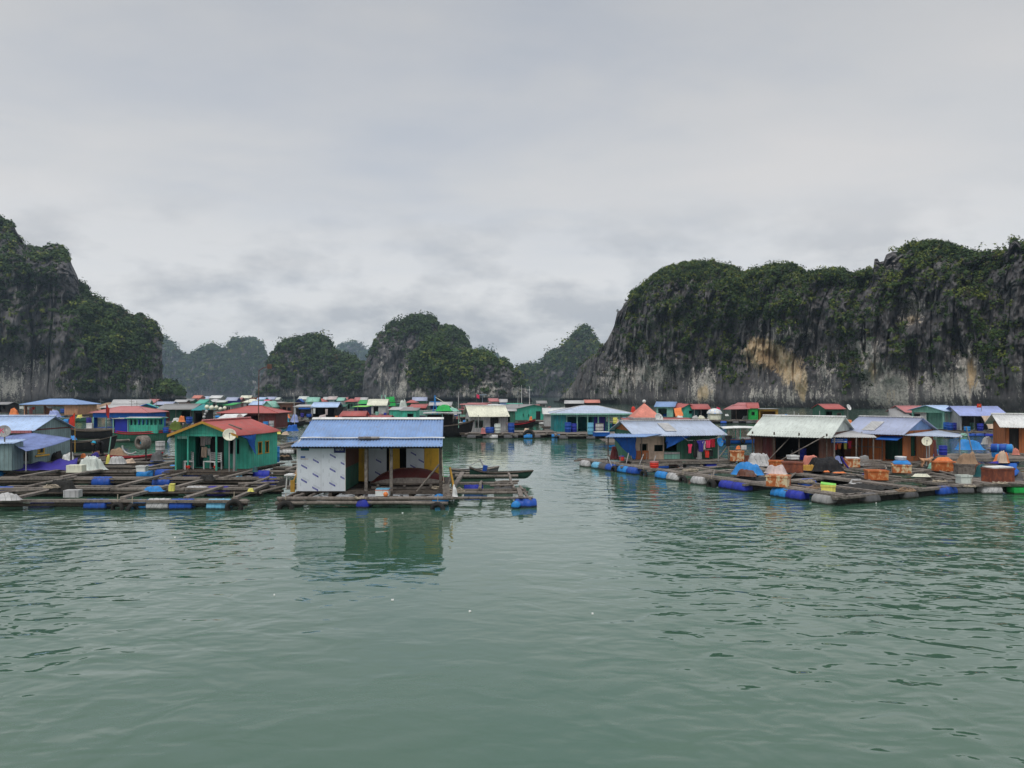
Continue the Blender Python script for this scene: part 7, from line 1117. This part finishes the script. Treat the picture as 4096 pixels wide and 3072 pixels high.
A3 = fhouse('grey roofed green house with a blue gable edge at the foot of the left slope', 462, 584, 1646, 'gx', 'green', 'lightgrey', h=1.85, rise=.85, dp=6, rot=18, over=.4, gablec='green'); A4 = fhouse('low shelter under a wrinkled grey white sheet roof', 404, 540, 1668, 'shed', 'darkgrey', 'lightgrey', h=1.6, rise=.6, dp=4, over=.3, opens=[O_(.3, 4.5, 0, 1.3)]); A5 = fhouse('teal roofed hut with a deep blue eave beside the wrinkled sheet roof', 540, 632, 1677, 'gy', 'teal', 'green', h=1.75, rise=.7, dp=5, rot=22, over=.4, trim='cobalt'); A6 = fhouse('long lavender roof low under the left slope', 617, 684, 1651, 'gx', 'darkgrey', 'lavender', h=1.75, rise=.6, dp=4, over=.2); A7 = fhouse('green hut under a broad grey roof behind the green cabin boat', 640, 764, 1685, 'gx', 'forest', 'grey', h=1.85, rise=.6, dp=5, over=.45, far=False, cap='lightgrey', opens=[O_(2.8, 4.4, 0, 1.5), O_(.6, 1.1, 0, 1.4, 'd', 'darkred')], posts=3, porch=.8, postc='wood', fr=1.2)
A8 = fhouse('small hut with a pointed teal roof and white eave beside the silver floats', 776, 822, 1698, 'hip', 'dark', 'teal', h=1.95, rise=.75, dp=2.6, over=.3, ridge=.1, opens=[O_(.2, 1.2, 0, 1.5)]); A9 = fhouse('dark red house with a red hipped roof behind the green cabin', 884, 1102, 1712, 'hip', 'darkred', 'red', h=1.85, rise=.72, dp=5, over=.4, ridge=.25, far=False, opens=[('f', .3, 4.6, 0, 1.5, 'o')], fr=1.2); tarp_quad('white sheet awning on the front of the dark red house', [(XX(900, 92), 92, 2.2), (XX(990, 92), 92, 2.25), (XX(962, 90.5), 90.5, 1.72), (XX(864, 90.5), 90.5, 1.68)], 'white', name='awning', cat='awning'); dish('pinkish white dish in front of the white sheet awning', XX(959, 88), 88, .5, 20, .33, 'palepink', 1.45, 15)
b = at(1067, 1715, .5); barrel('light blue barrel at the wall of the dark red house', b.x, b.y - .4, .5, 'brightblue', .85, .3); b = at(1090, 1714, .5); barrel('grey barrel beside the light blue barrel at the dark red wall', b.x, b.y - .4, .5, 'lightgrey', .9, .28)
for i, (fx, fy, s) in enumerate(((828, 1628, 1.1), (847, 1631, 1.2), (866, 1629, .9), (882, 1636, .95), (899, 1632, .9), (826, 1645, .75), (820, 1656, .6), (816, 1668, .7))):
    d = 100 - i * .3; m = MB(); r_ = s * .27; m.lathe([(.001, -r_), (r_ * .6, -r_ * .8), (r_, -r_ * .15), (r_ * .95, r_ * .3), (r_ * .5, r_ * .85), (.001, r_)], (0, 0, 0), n=14); o = m.build('mooring_buoy', P('cream' if i < 5 else 'lightgrey'), None, (XX(fx, d), d, ZZ(fy, d))); tag(o, 'white and silver mooring buoys hung in a bunch before the dark red house', 'buoy', 'bunch of mooring buoys'); 
m = MB(); [m.tube([(XX(812 + k * 22, 100.4), 100.4, .2), (XX(812 + k * 22, 100.4), 100.4, ZZ(1640, 100))], .06, 6) for k in range(1)]; m.tube([(XX(808, 100.4), 100.4, ZZ(1640, 100)), (XX(905, 98), 98.2, ZZ(1640, 98))], .05, 6); o = m.build('pole_rack', P('darkwood')); tag(o, 'dark pole rack holding up the bunch of mooring buoys', 'rack')
m = MB(); m.tube([(0, 0, 0), (-.05, 0, 3.0), (0, 0, 6.8)], .07, 6, .04); m.tube([(0, 0, 6.8), (.5, 0, 7.1), (1.2, 0, 7.3)], .05, 6); m.box(.9, 1.4, -.06, .06, 7.0, 7.5); o = m.build('lamp_mast', P('brown'), None, (XX(1036, 86), 86, .3)); tag(o, 'thin rusty mast with a bent top rising before the dark red house', 'mast')
b = at(742, 1665, .5); heap('bag', 'orange float bag beside a white basin behind the green cabin boat', 'bag', XX(728, 96), 96, 1.15, 1.1, .7, .65, 'tangerine', 3); heap('basin', 'white basin on the rack behind the green cabin boat', 'basin', XX(705, 96), 96, 1.15, 1.2, .7, .45, 'white', 4, fold=.03); b = at(695, 1706, .5); heap('plant', 'yellow green potted bushes on the raft behind the green cabin boat', 'plant', XX(700, 88), 88, .5, 1.9, .9, .75, 'olive', 5, fold=.5); barrel('dark blue barrel behind the broad grey roofed green hut posts', XX(757, 108), 108, .5, 'blue', .9, .42); b = at(655, 1716, .5); barrel('small blue drum on the stern of the green cabin boat', XX(654, 74), 74.5, .9, 'blue', .5, .25)
cage_raft('cluttered raft between the green cabin boat and the dark red house', XX(665, 86), XX(860, 86), 84, 90, 4, 3, 15, nd=3); cage_raft('log walkways in the water right of the dark red house', XX(1100, 62), XX(1215, 62), 60, 72, 2, 5, 16, nd=2, dcol=['lightgrey']); b = at(1170, 1725, .4); heap('tarp', 'blue patterned heap on the log walkway right of the dark red house', 'tarpaulin', b.x, b.y, .42, 1.7, 1.1, .75, 'cobalt', 8); hp(1112, 1735, .7, .4, .4, 'lemon', 66, 'yellow crate on the log walkway right of the dark red house', 'crate', 'crate'); hp(1140, 1738, 1.0, .4, .3, 'beige', 67, 'pale boxes on the log walkway right of the dark red house', 'boxes', 'boxes')
b = XX(1158, 110); boat('small boat heaped with blue and cyan gear right of the dark red house', b, 110, 0, 4.5, 1.4, .6, 'black', 'darkwood', up=.4); heap('gear_heap', 'cyan and blue gear heaped in the small boat', 'gear', b - .6, 110, .6, 1.6, .9, .9, 'cyan', 3); heap('gear_heap', 'violet blue drum shape in the small boat beside the cyan gear', 'gear', b + .8, 109.6, .6, 1.4, .9, 1.0, 'violetblue', 4)
# ---- behind the plain blue roof
fhouse('large red roof in two steps right behind the plain blue roof', 1352, 1540, 1757, 'gx', 'darkred', 'red', h=1.65, rise=.42, dp=5, over=.3, far=False); 
RT = empty('roof_lantern', (XX(1420, 71.5), 71.2, 2.55)); m = MB(); roof_slab(m, (-1.25, -.8, .05), (1.2, -.8, .05), (1.12, .3, .48), (-1.12, .3, .48), .2, 0, .05); roof_slab(m, (-1.25, 1.4, .05), (1.2, 1.4, .05), (1.12, .31, .47), (-1.12, .31, .47), .2, 0, .05); m.build('roof', roofmat('red'), RT); m = MB(); m.box(-1.0, 1.0, -.5, 1.1, -.3, .12); m.build('wall', P('darkred'), RT); tag(RT, 'raised red ridge vent on top of the two step red roof', 'roof vent')
W1 = fhouse('white canvas lean-to with a blue edge beside the pale blue roof', 1176, 1250, 1668, 'shed', 'lightgrey', 'lightgrey', h=1.8, rise=.3, dp=4, opens=[O_(.3, 3.0, 0, 1.55)], over=.2); W2 = fhouse('pale blue roofed open house with washing hung inside', 1250, 1346, 1668, 'gx', 'dark', 'skyblue', h=1.8, rise=.75, dp=4, opens=[O_(.2, 3.8, 0, 1.6)], over=.3, far=False)
m = MB(); m.box(XX(1195, 133.5), XX(1242, 133.5), 133.4, 133.5, 1.95, 2.2); o = m.build('valance', P('cobalt')); tag(o, 'blue valance strip under the white canvas lean-to', 'valance'); garment('long pink cloth hanging in the pale blue roofed house', XX(1306, 133), 133, 2.0, .42, 1.0, 'palepink', 0, 'cloth', 3); garment('white cloth hanging at the post of the pale blue roofed house', XX(1257, 133), 133, 2.1, .4, .9, 'white', 0, 'cloth', 4); b = at(1240, 1668, .5); barrel('bright blue tub under the white canvas lean-to', b.x, b.y - .6, .5, 'blue', .55, .45, name='tub'); b = at(1214, 1668, .5); barrel('violet crate shape under the white canvas lean-to', b.x, b.y - .8, .5, 'purple', .7, .3)
heap('bag', 'orange bag on the edge of the two step red roof', 'bag', XX(1356, 72), 71, 2.25, .5, .4, .3, 'tangerine', 3); heap('foam', 'white foam boxes before the pale blue roofed house', 'foam', XX(1290, 118), 118, .55, 1.6, .8, .9, 'palepink', 4); cage_raft('raft with clutter before the pale blue roofed house', XX(1170, 122), XX(1350, 122), 119, 126, 5, 2, 17, nd=3)
fhouse('grey house with a cream roof right of the lime awning', 1474, 1542, 1655, 'gx', 'lightgrey', 'cream', h=1.85, rise=1.1, dp=4, over=.35, opens=[O_(1.0, 2.0, 0, 1.5)], far=False); fhouse('green house with a whitish roof edge behind the plain blue roof', 1558, 1634, 1689, 'shed', 'green', 'lightgrey', h=1.75, rise=.35, dp=4, over=.2, opens=[O_(1.6, 2.4, .3, 1.4)]); GK = fhouse('green house with a grey roof and green barge wall behind the plain blue roof', 1604, 1664, 1692, 'shed', 'green', 'grey', h=1.7, rise=.35, dp=4, over=.2, opens=[O_(.9, 1.7, .7, 1.3, 'w', 'forest')]); b = at(1655, 1690, .5); box_thing('water_tank', 'long green tank behind the ridge of the plain blue roof', 'tank', b.x, 104, .5, 2.2, 1.0, .9, 'green', 2)
fhouse('red sheet roof beside the blue mast', 1640, 1698, 1675, 'shed', 'dark', 'red', h=1.7, rise=.65, dp=3.5, over=.25, opens=[O_(.3, 2.2, 0, 1.4)]); boat('pale mint boat hull turned on its side by the blue mast', XX(1716, 125), 125, 4, 4.2, 1.6, 1.5, 'mint', 'lightgrey', up=.3, name='rowing_boat', z=.4); heap('net_heap', 'dark net mound behind the ridge of the plain blue roof', 'net', XX(1575, 82), 82, .6, 1.6, 1.0, 1.1, 'black', 8); heap('sack', 'white sack beside the dark net mound behind the plain blue roof', 'sack', XX(1599, 82), 81.6, .6, .7, .6, .9, 'cream', 9)
MBt = boat('fishing boat with a bright blue lattice mast and a long pale boom', XX(1740, 122), 122, 0, 8, 2.2, 1.1, 'cobalt', 'darkwood', up=.5, thwarts=0, deck=True, name='fishing_boat'); m = MB(); [m.tube([(a, b_, .9), (.0, 0, 3.6)], .06, 6) for a, b_ in ((-.45, -.4), (.45, -.4), (-.45, .4), (.45, .4))]; m.tube([(0, 0, 3.5), (0, 0, 4.3)], .14, 8); m.tube([(-.75, 0, 3.3), (.75, 0, 3.3)], .07, 6); m.tube([(-.4, -.3, 2.0), (.4, -.3, 2.0)], .04, 6); m.build('mast', P('brightblue'), MBt); m = MB(); m.tube([(.1, -.1, 4.0), (3.2, -.4, 2.2)], .05, 6); m.tube([(2.9, -.4, 2.3), (1.6, -.3, 1.0)], .06, 6); m.build('boom', P('cream'), MBt)
fhouse('grey white roof behind the blue lattice mast', 1722, 1800, 1654, 'gx', 'navy', 'lightgrey', h=1.75, rise=.6, dp=4, over=.4, opens=[O_(.4, 3.2, 0, 1.4)]); WG = empty('winch_frame', (XX(1815, 100), 100, .4)); tag(WG, 'timber winch frame hung with nets right of the blue mast', 'winch frame'); m = MB(); [m.tube(q, .06, 6) for q in ([(-1, 0, 0), (-.6, 0, 1.7)], [(1, 0, 0), (.6, 0, 1.7)], [(-1.4, 0, 1.5), (1.2, 0, 1.15)], [(-.2, -.3, 0), (0, 0, 1.6)])]; m.build('frame', P('wood'), WG); m = MB(); m.tube([(-1.0, -.2, 0), (-.7, -.2, 1.6)], .05, 6); m.tube([(-.7, -.2, 0), (-.6, -.2, 1.6)], .05, 6); m.build('brace', P('green'), WG); heap('net_heap', 'tangled coloured nets on the timber winch frame', 'net', XX(1795, 101), 101, 1.4, 2.2, 1.0, .9, 'darkgrey', 5); box_thing('crate', 'white box on the timber winch frame', 'box', XX(1821, 100.5), 100.5, 1.9, .5, .4, .5, 'white', 0, lip=False); box_thing('crate', 'small red box beside the white box on the winch frame', 'box', XX(1832, 100.5), 100.5, 1.35, .4, .4, .4, 'rose', 0, lip=False); cage_raft('grey raft under the timber winch frame', XX(1790, 97), XX(1890, 97), 95, 103, 3, 3, 19, nd=2)
RBt = boat('red roofed work boat with a mint cabin behind the grey board house', XX(1890, 120), 120, 0, 7, 2.2, 1.0, 'black', 'darkred', up=.5, thwarts=0, deck=True, name='cabin_boat'); cabin(RBt, -.5, 2.6, 1.6, .9, 1.25, 'mint', 'rose', 2, (.4, .9), .35); canopy(RBt, .2, 3.6, 1.5, 2.2, .75, 'rose', 'rose', 2); fhouse('mint hut with a grey roof beside the red roofed work boat', 1900, 1976, 1682, 'gx', 'mint', 'grey', h=1.75, rise=.55, dp=4, over=.3, rot=10); fhouse('green hut with a long pink roof behind the grey board house', 1908, 1974, 1690, 'shed', 'green', 'pink', h=1.55, rise=.3, dp=4, over=.25); fhouse('flat grey roofed green shed joined to the long green house', 1972, 2060, 1690, 'shed', 'forest', 'lightgrey', h=1.6, rise=.2, dp=4, over=.25, opens=[O_(.6, 2.4, 0, 1.3)])
WB = boat('green wheelhouse boat with a band of dark windows', XX(2058, 145), 145, 0, 8, 2.6, 1.3, 'forest', 'green', up=.6, thwarts=0, deck=True, name='fishing_boat'); cabin(WB, 0, 2.6, 1.8, 1.1, 1.6, 'mint', 'green', 4, (.5, .9), .2, edge='green'); mast(WB, .6, 3.2, 2.6, 'lightgrey', .4); RW = boat('red boat with two white cross masts beside the green wheelhouse boat', XX(2118, 150), 150, 0, 8, 2.4, 1.3, 'darkred', 'rose', up=.6, thwarts=0, deck=True, name='fishing_boat'); cabin(RW, 0, 3.4, 1.8, 1.1, 1.3, 'rose', 'rose', 3, (.5, .9), .3); mast(RW, -1.5, 3.8, 2.4, 'white', .5, .06); mast(RW, .0, 3.6, 2.4, 'white', .5, .06)
fhouse('white roof between the long green house and the teal pavilion', 2180, 2270, 1705, 'gx', 'lightgrey', 'white', h=1.6, rise=.65, dp=4, over=.3); boat('white speedboat with a grey top behind the white roof', XX(2215, 160), 160, 0, 4.5, 1.7, 1.3, 'white', 'lightgrey', up=.3, z=.2, name='speedboat'); RD = boat('long dark red boat with a raised roof before the central headland', XX(1930, 170), 170, 0, 9, 2.4, 1.4, 'darkred', 'rose', up=.5, thwarts=0, deck=True, name='fishing_boat'); cabin(RD, -.6, 4.4, 1.9, 1.2, 1.3, 'darkred', 'rose', 4, (.45, .9), .4); WC = boat('boat with a white arched canopy before the central headland', XX(1975, 150), 150, 0, 6, 2, 1.0, 'black', 'darkwood', up=.5, thwarts=0, deck=True, name='awning_boat'); canopy(WC, 0, 3.2, 1.6, .9, 1.5, 'lightgrey', 'white', 3)
flag('dark pink flag on a pole before the central headland', XX(1906, 168), 168, 2.5, 2.0, .8, .8, 'rosepink', drop=.3); m = MB(); m.tube([(0, 0, 0), (0, 0, 4.6)], .09, 6, .05); o = m.build('post', P('lightgrey'), None, (XX(1834, 120), 120, .3)); tag(o, 'tall pale mooring post before the central headland', 'post'); m = MB(); m.grid([[(XX(1916 + 30 * j, 175), 175 + 2 * i, 4.4 - .15 * i) for j in range(2)] for i in range(2)], False, .08); m.tube([(XX(1930, 176), 176, 0), (XX(1930, 176), 176, 4.3)], .06, 6); o = m.build('shade_roof', P('paleblue')); tag(o, 'small floating pale shade roof on a post before the central headland', 'shade')
GF = boat('green fishing boat heaped with nets under a mint A frame', XX(1548, 205), 205, 0, 11, 3, 1.5, 'forest', 'green', up=.6, thwarts=0, deck=True, name='fishing_boat'); m = MB(); m.tube([(-1.6, 0, 1.5), (-1.3, 0, 4.2), (-.5, 0, 4.2), (-.1, 0, 1.5)], .12, 6); m.tube([(-1.4, -.2, 3.0), (-.2, -.2, 3.0)], .08, 6); m.build('gantry', P('mint'), GF); heap('net_heap', 'green nets heaped on the deck of the green fishing boat', 'net', XX(1560, 204), 204, 1.4, 4.2, 1.6, 1.9, 'leafgreen', 5, fold=.4); DR = boat('dark red boat with a black awning right of the green fishing boat', XX(1590, 180), 180, 0, 8, 2.4, 1.3, 'darkred', 'crimson', up=.6, thwarts=0, deck=True, name='fishing_boat'); canopy(DR, -.3, 4, 1.9, 1.1, 1.4, 'darkred', 'black', 3); heap('gear_heap', 'mint and white gear on the stern of the dark red boat', 'gear', XX(1613, 178), 178, 1.3, 2.0, 1.2, 1.6, 'palegreen', 6)

# ================================================================ FAR ROWS, each hut with its own look
random.seed(41)
far = [  # f0, f1, base row, roof kind, wall, roof, height, rise, label
 (770, 800, 1622, 'gx', 'rose', 'pink', 2.6, .9, 'pink walled hut first in the farthest row beyond the dark rocky point'), (786, 816, 1645, 'gx', 'green', 'green', 1.9, .8, 'small green roof in front of the pink walled hut'), (812, 836, 1619, 'gx', 'lightgrey', 'paleblue', 2.2, .9, 'pale blue roof next to the pink walled hut'), (838, 882, 1619, 'gx', 'grey', 'white', 2.5, .9, 'bright white roof in the farthest row under the hazy twin hill'), (832, 868, 1634, 'hip', 'darkgrey', 'lightgrey', 1.9, .7, 'grey roof in front of the bright white roof'), (868, 896, 1640, 'shed', 'forest', 'palegreen', 1.9, .5, 'greenish grey roof beside the grey roof under the hazy twin hill'), (904, 944, 1630, 'gx', 'purple', 'lavender', 2.1, .9, 'lavender roof under the pale scar of the hazy twin hill'), (898, 926, 1655, 'shed', 'grey', 'leafgreen', 1.7, .5, 'dark green sheet roof below the lavender roof'), (944, 962, 1626, 'gx', 'brown', 'rose', 2.1, .7, 'narrow dull rose roof right of the lavender roof'), (964, 1001, 1618, 'gx', 'grey', 'cream', 2.5, .9, 'cream white roof beside the orange walled hut'), (1002, 1030, 1622, 'flat', 'orange', 'tangerine', 2.6, .1, 'orange walled hut in the farthest row'), (974, 1022, 1638, 'hip', 'grey', 'cream', 1.9, .8, 'low cream roof in front of the orange walled hut'), (1000, 1056, 1656, 'gx', 'forest', 'skyblue', 1.9, .7, 'sky blue roof on green posts behind the thin rusty mast'), (1030, 1057, 1624, 'gx', 'green', 'skyblue', 2.2, .7, 'small sky blue roof beyond the thin rusty mast'), (1050, 1086, 1658, 'gy', 'mint', 'mint', 1.7, .9, 'mint gable right of the sky blue roof on posts'), (1056, 1070, 1634, 'gx', 'brown', 'rosepink', 1.9, .5, 'tiny dark pink roof above the mint gable'), (1062, 1096, 1623, 'gx', 'lightgrey', 'lavender', 2.2, .8, 'lavender roof under the pale streaks of the dark rounded hill'), (1096, 1114, 1623, 'gx', 'grey', 'palegreen', 2.1, .7, 'narrow pale green roof before the flat beige canopy'),
 (1114, 1174, 1656, 'flat', 'brown', 'beige', 2.2, .1, 'flat beige canopy house on dark posts'), (1184, 1206, 1632, 'gy', 'navy', 'cobalt', 1.9, .7, 'navy gable right of the flat beige canopy'), (1194, 1226, 1624, 'gx', 'grey', 'palegreen', 2.3, .9, 'pale roof with a pink edge behind the navy gable'), (1228, 1270, 1642, 'gx', 'mint', 'mint', 2.2, 1.0, 'big mint shed under the dark rounded hill'), (1264, 1294, 1633, 'hip', 'green', 'red', 1.9, .8, 'red hipped roof with a green base right of the big mint shed'), (1292, 1314, 1626, 'gx', 'navy', 'lightgrey', 2.2, .8, 'light grey roof over navy walls in the farthest row'), (1312, 1342, 1626, 'gx', 'bluegrey', 'palepink', 2.3, .9, 'pinkish grey roof beside the light grey roof over navy walls'), (1338, 1349, 1630, 'flat', 'tealdark', 'teal', 2.3, .1, 'narrow dark teal hut in the farthest row'), (1350, 1372, 1634, 'gx', 'lightgrey', 'mint', 2.2, .8, 'pale mint roof right of the narrow dark teal hut'), (1368, 1388, 1622, 'gx', 'brown', 'rose', 2.1, .7, 'small rose roof above the pale mint roof'), (1382, 1416, 1636, 'hip', 'forest', 'red', 2.0, .7, 'flat red hip before the gap of the two middle hills'), (1420, 1446, 1632, 'gx', 'rose', 'rose', 2.2, .8, 'rose roofed half of the double hut behind the lime awning'), (1444, 1466, 1632, 'gx', 'grey', 'lightgrey', 2.2, .8, 'grey roofed half of the double hut behind the lime awning'), (1436, 1472, 1652, 'gx', 'navy', 'leafgreen', 2.0, .7, 'green roofed dark hut above the lime awning'), (1416, 1460, 1664, 'shed', 'navy', 'limegreen', 1.65, .2, 'dark stall with a lime green awning'), (1470, 1488, 1650, 'flat', 'darkred', 'red', 2.4, .1, 'narrow dark red hut between the lime awning and the cream roof'),
 (1626, 1657, 1640, 'hip', 'forest', 'red', 1.9, .6, 'low red hip beside the long lavender roof behind the blue roof'), (1652, 1704, 1634, 'gx', 'forest', 'lavender', 2.2, .9, 'lavender roof left of the blue lattice mast'), (1350, 1376, 1662, 'shed', 'darkgrey', 'forest', 1.6, .4, 'dark green sheet roof right of the pale blue roofed house'), (1096, 1122, 1640, 'shed', 'grey', 'grey', 1.7, .3, 'dull grey shed left of the flat beige canopy'), (700, 742, 1634, 'gx', 'brown', 'lightgrey', 1.8, .6, 'grey roof below the dark rocky point'), (742, 770, 1628, 'gx', 'forest', 'grey', 1.9, .6, 'dark grey roof at the tip of the dark rocky point'), (585, 618, 1640, 'gx', 'brown', 'rose', 1.9, .8, 'rose roof right of the grey roofed green house below the left slope'), (1960, 1992, 1640, 'gx', 'grey', 'rose', 2.2, .7, 'rose roof behind the white arched canopy'), (2000, 2025, 1640, 'gx', 'sheetblue', 'lightgrey', 2.0, .7, 'light grey roof over blue walls left of the green wheelhouse boat'), (2150, 2185, 1640, 'gx', 'grey', 'grey', 1.7, .6, 'grey roof right of the red boat with cross masts'), (2262, 2330, 1650, 'gx', 'dark', 'lightgrey', 2.0, .6, 'grey roof peeping over the left slope of the wide pale blue hip'), (2340, 2395, 1648, 'gx', 'dark', 'pink', 2.1, .6, 'pink roof peeping over the ridge of the wide pale blue hip'),
 (-20, 30, 1648, 'gx', 'dark', 'grey', 1.7, .5, 'dark grey hut at the left edge under the cliff')]
for (f0, f1, yb, rk, wc, rc, hh, rs, lab) in far:
    d = D(yb, .5); w = (f1 - f0) / FX * d
    fhouse(lab, f0, f1, yb, rk, wc, rc, h=hh, rise=rs, dp=4.0, over=.3, ridge=.3, opens=[O_(w * .25, w * .5, 0, 1.4), ('f', w * .62, w * .82, .7, 1.3, 'w', 'dark')], drums=False, rot=random.uniform(-8, 8))
for i in range(26):
    fx = random.choice([random.uniform(690, 1180), random.uniform(1180, 1560), random.uniform(1840, 2200), random.uniform(2480, 2900), random.uniform(330, 700)]); d = random.uniform(105, 230); m = MB(); hh = random.uniform(2.6, 4.4); m.tube([(0, 0, 0), (random.uniform(-.15, .15), 0, hh)], .05, 5, .03)
    if i % 3 == 0: m.tube([(-.5, 0, hh * .85), (.5, 0, hh * .82)], .03, 5)
    o = m.build('pole', P(random.choice(['lightgrey', 'wood', 'grey'])), None, (XX(fx, d), d, .3)); tag(o, 'thin bare poles standing up between the far huts', 'pole', 'thin poles between the far huts')
# low rafts and small clutter between the huts
for i, (f0, f1, yb, lab) in enumerate(((690, 850, 1660, 'dark raft strip below the grey roof under the hazy twin hill'), (860, 1010, 1662, 'dark raft strip behind the red hipped roof'), (1060, 1180, 1676, 'dark raft strip right of the thin rusty mast'), (1180, 1340, 1650, 'dark raft strip below the big mint shed'), (1350, 1500, 1672, 'dark raft strip below the lime green awning'), (1560, 1720, 1652, 'dark raft strip under the lavender roof left of the blue mast'), (1840, 2040, 1700, 'dark raft strip behind the cream roof'), (560, 700, 1690, 'dark raft strip behind the green cabin boat'), (1500, 1640, 1664, 'dark raft strip below the green fishing boat'), (3000, 3180, 1664, 'dark raft strip under the cliff behind the open beige shed'), (2400, 2640, 1690, 'dark raft strip behind the teal pavilion'))):
    d = D(yb, .4); cage_raft(lab, XX(f0, d), XX(f1, d), d, d + 5, 6, 2, 50 + i, nd=4)
names = [('white', 'white foam box'), ('brightblue', 'blue barrel'), ('tangerine', 'orange bag'), ('cream', 'cream sack'), ('leafgreen', 'green tub'), ('darkgrey', 'dark net pile'), ('mint', 'mint tub'), ('rose', 'rose sack'), ('royal', 'deep blue drum'), ('lemon', 'yellow can'), ('beige', 'beige bundle'), ('cyan', 'cyan tub')]
spots = [(700, 1668, 'below the dark rocky point'), (760, 1664, 'behind the pointed teal roof'), (920, 1664, 'behind the red hipped roof'), (1080, 1682, 'right of the thin rusty mast'), (1130, 1672, 'under the flat beige canopy'), (1200, 1656, 'below the navy gable'), (1260, 1654, 'below the big mint shed'), (1310, 1652, 'below the pinkish grey roof'), (1400, 1678, 'below the lime green awning'), (1450, 1676, 'beside the dark lime awning stall'), (1520, 1668, 'below the grey house with a cream roof'), (1680, 1660, 'left of the blue lattice mast'), (1860, 1706, 'behind the cream roof'), (1960, 1706, 'beside the flat grey green shed'), (610, 1696, 'behind the green cabin boat'), (2480, 1696, 'at the open end of the teal pavilion'), (3150, 1672, 'behind the open beige shed')]
k = 0
for (fx, fy, where) in spots:
    for j in range(3):
        c, nm = names[k % len(names)]; k += 1; b = at(fx + (j - 1) * 15 + random.uniform(-3, 3), fy, .5); s = random.uniform(.55, .95)
        lab = nm + ' on the raft ' + where
        if 'barrel' in nm or 'drum' in nm or 'tub' in nm or 'can' in nm: barrel(lab, b.x, b.y + .8, .48, c, .8 * s + .2, .36 * s, name=nm.split()[-1])
        elif 'box' in nm: box_thing('foam_box', lab, 'foam box', b.x, b.y + .8, .48, s, s * .7, s * .6, c, random.uniform(-20, 20))
        else: heap(nm.split()[-1], lab, nm.split()[-1], b.x, b.y + .8, .48, s * 1.3, s, s * .7, c, k, n=12)

for i, (fx, fy) in enumerate(((1097, 2380), (1880, 2445), (2370, 2455), (1610, 2052), (3505, 2012), (1570, 2400), (3640, 2040), (700, 2150))):
    b = at(fx, fy, .01); m = MB(); m.obox((0, 0, .01), random.uniform(.035, .07), random.uniform(.03, .05), .035, random.uniform(0, 3), .1); o = m.build('foam_scrap', paint('foam_white', (0.8, 0.8, 0.78), 0.7, 0.05, 3, 0), None, (b.x, b.y, .0)); tag(o, 'small white scraps of foam drifting on the open water', 'litter', 'foam scraps on the water')
# ================================================================ SEA HAZE
hm = bpy.data.materials.new('haze'); hm.use_nodes = True; ht = hm.node_tree; ht.nodes.clear()
pv = ht.nodes.new('ShaderNodeVolumePrincipled'); pv.inputs['Color'].default_value = (0.56, 0.74, 0.94, 1); pv.inputs['Density'].default_value = 0.00017; pv.inputs['Anisotropy'].default_value = 0.2
ho = ht.nodes.new('ShaderNodeOutputMaterial'); ht.links.new(pv.outputs[0], ho.inputs['Volume'])
m = MB(); m.box(-7200, 7200, -320, 9100, -3.0, 205); o = m.build('haze', hm); tag(o, 'thin pale haze hanging over the whole bay', 'haze', None, 'stuff')
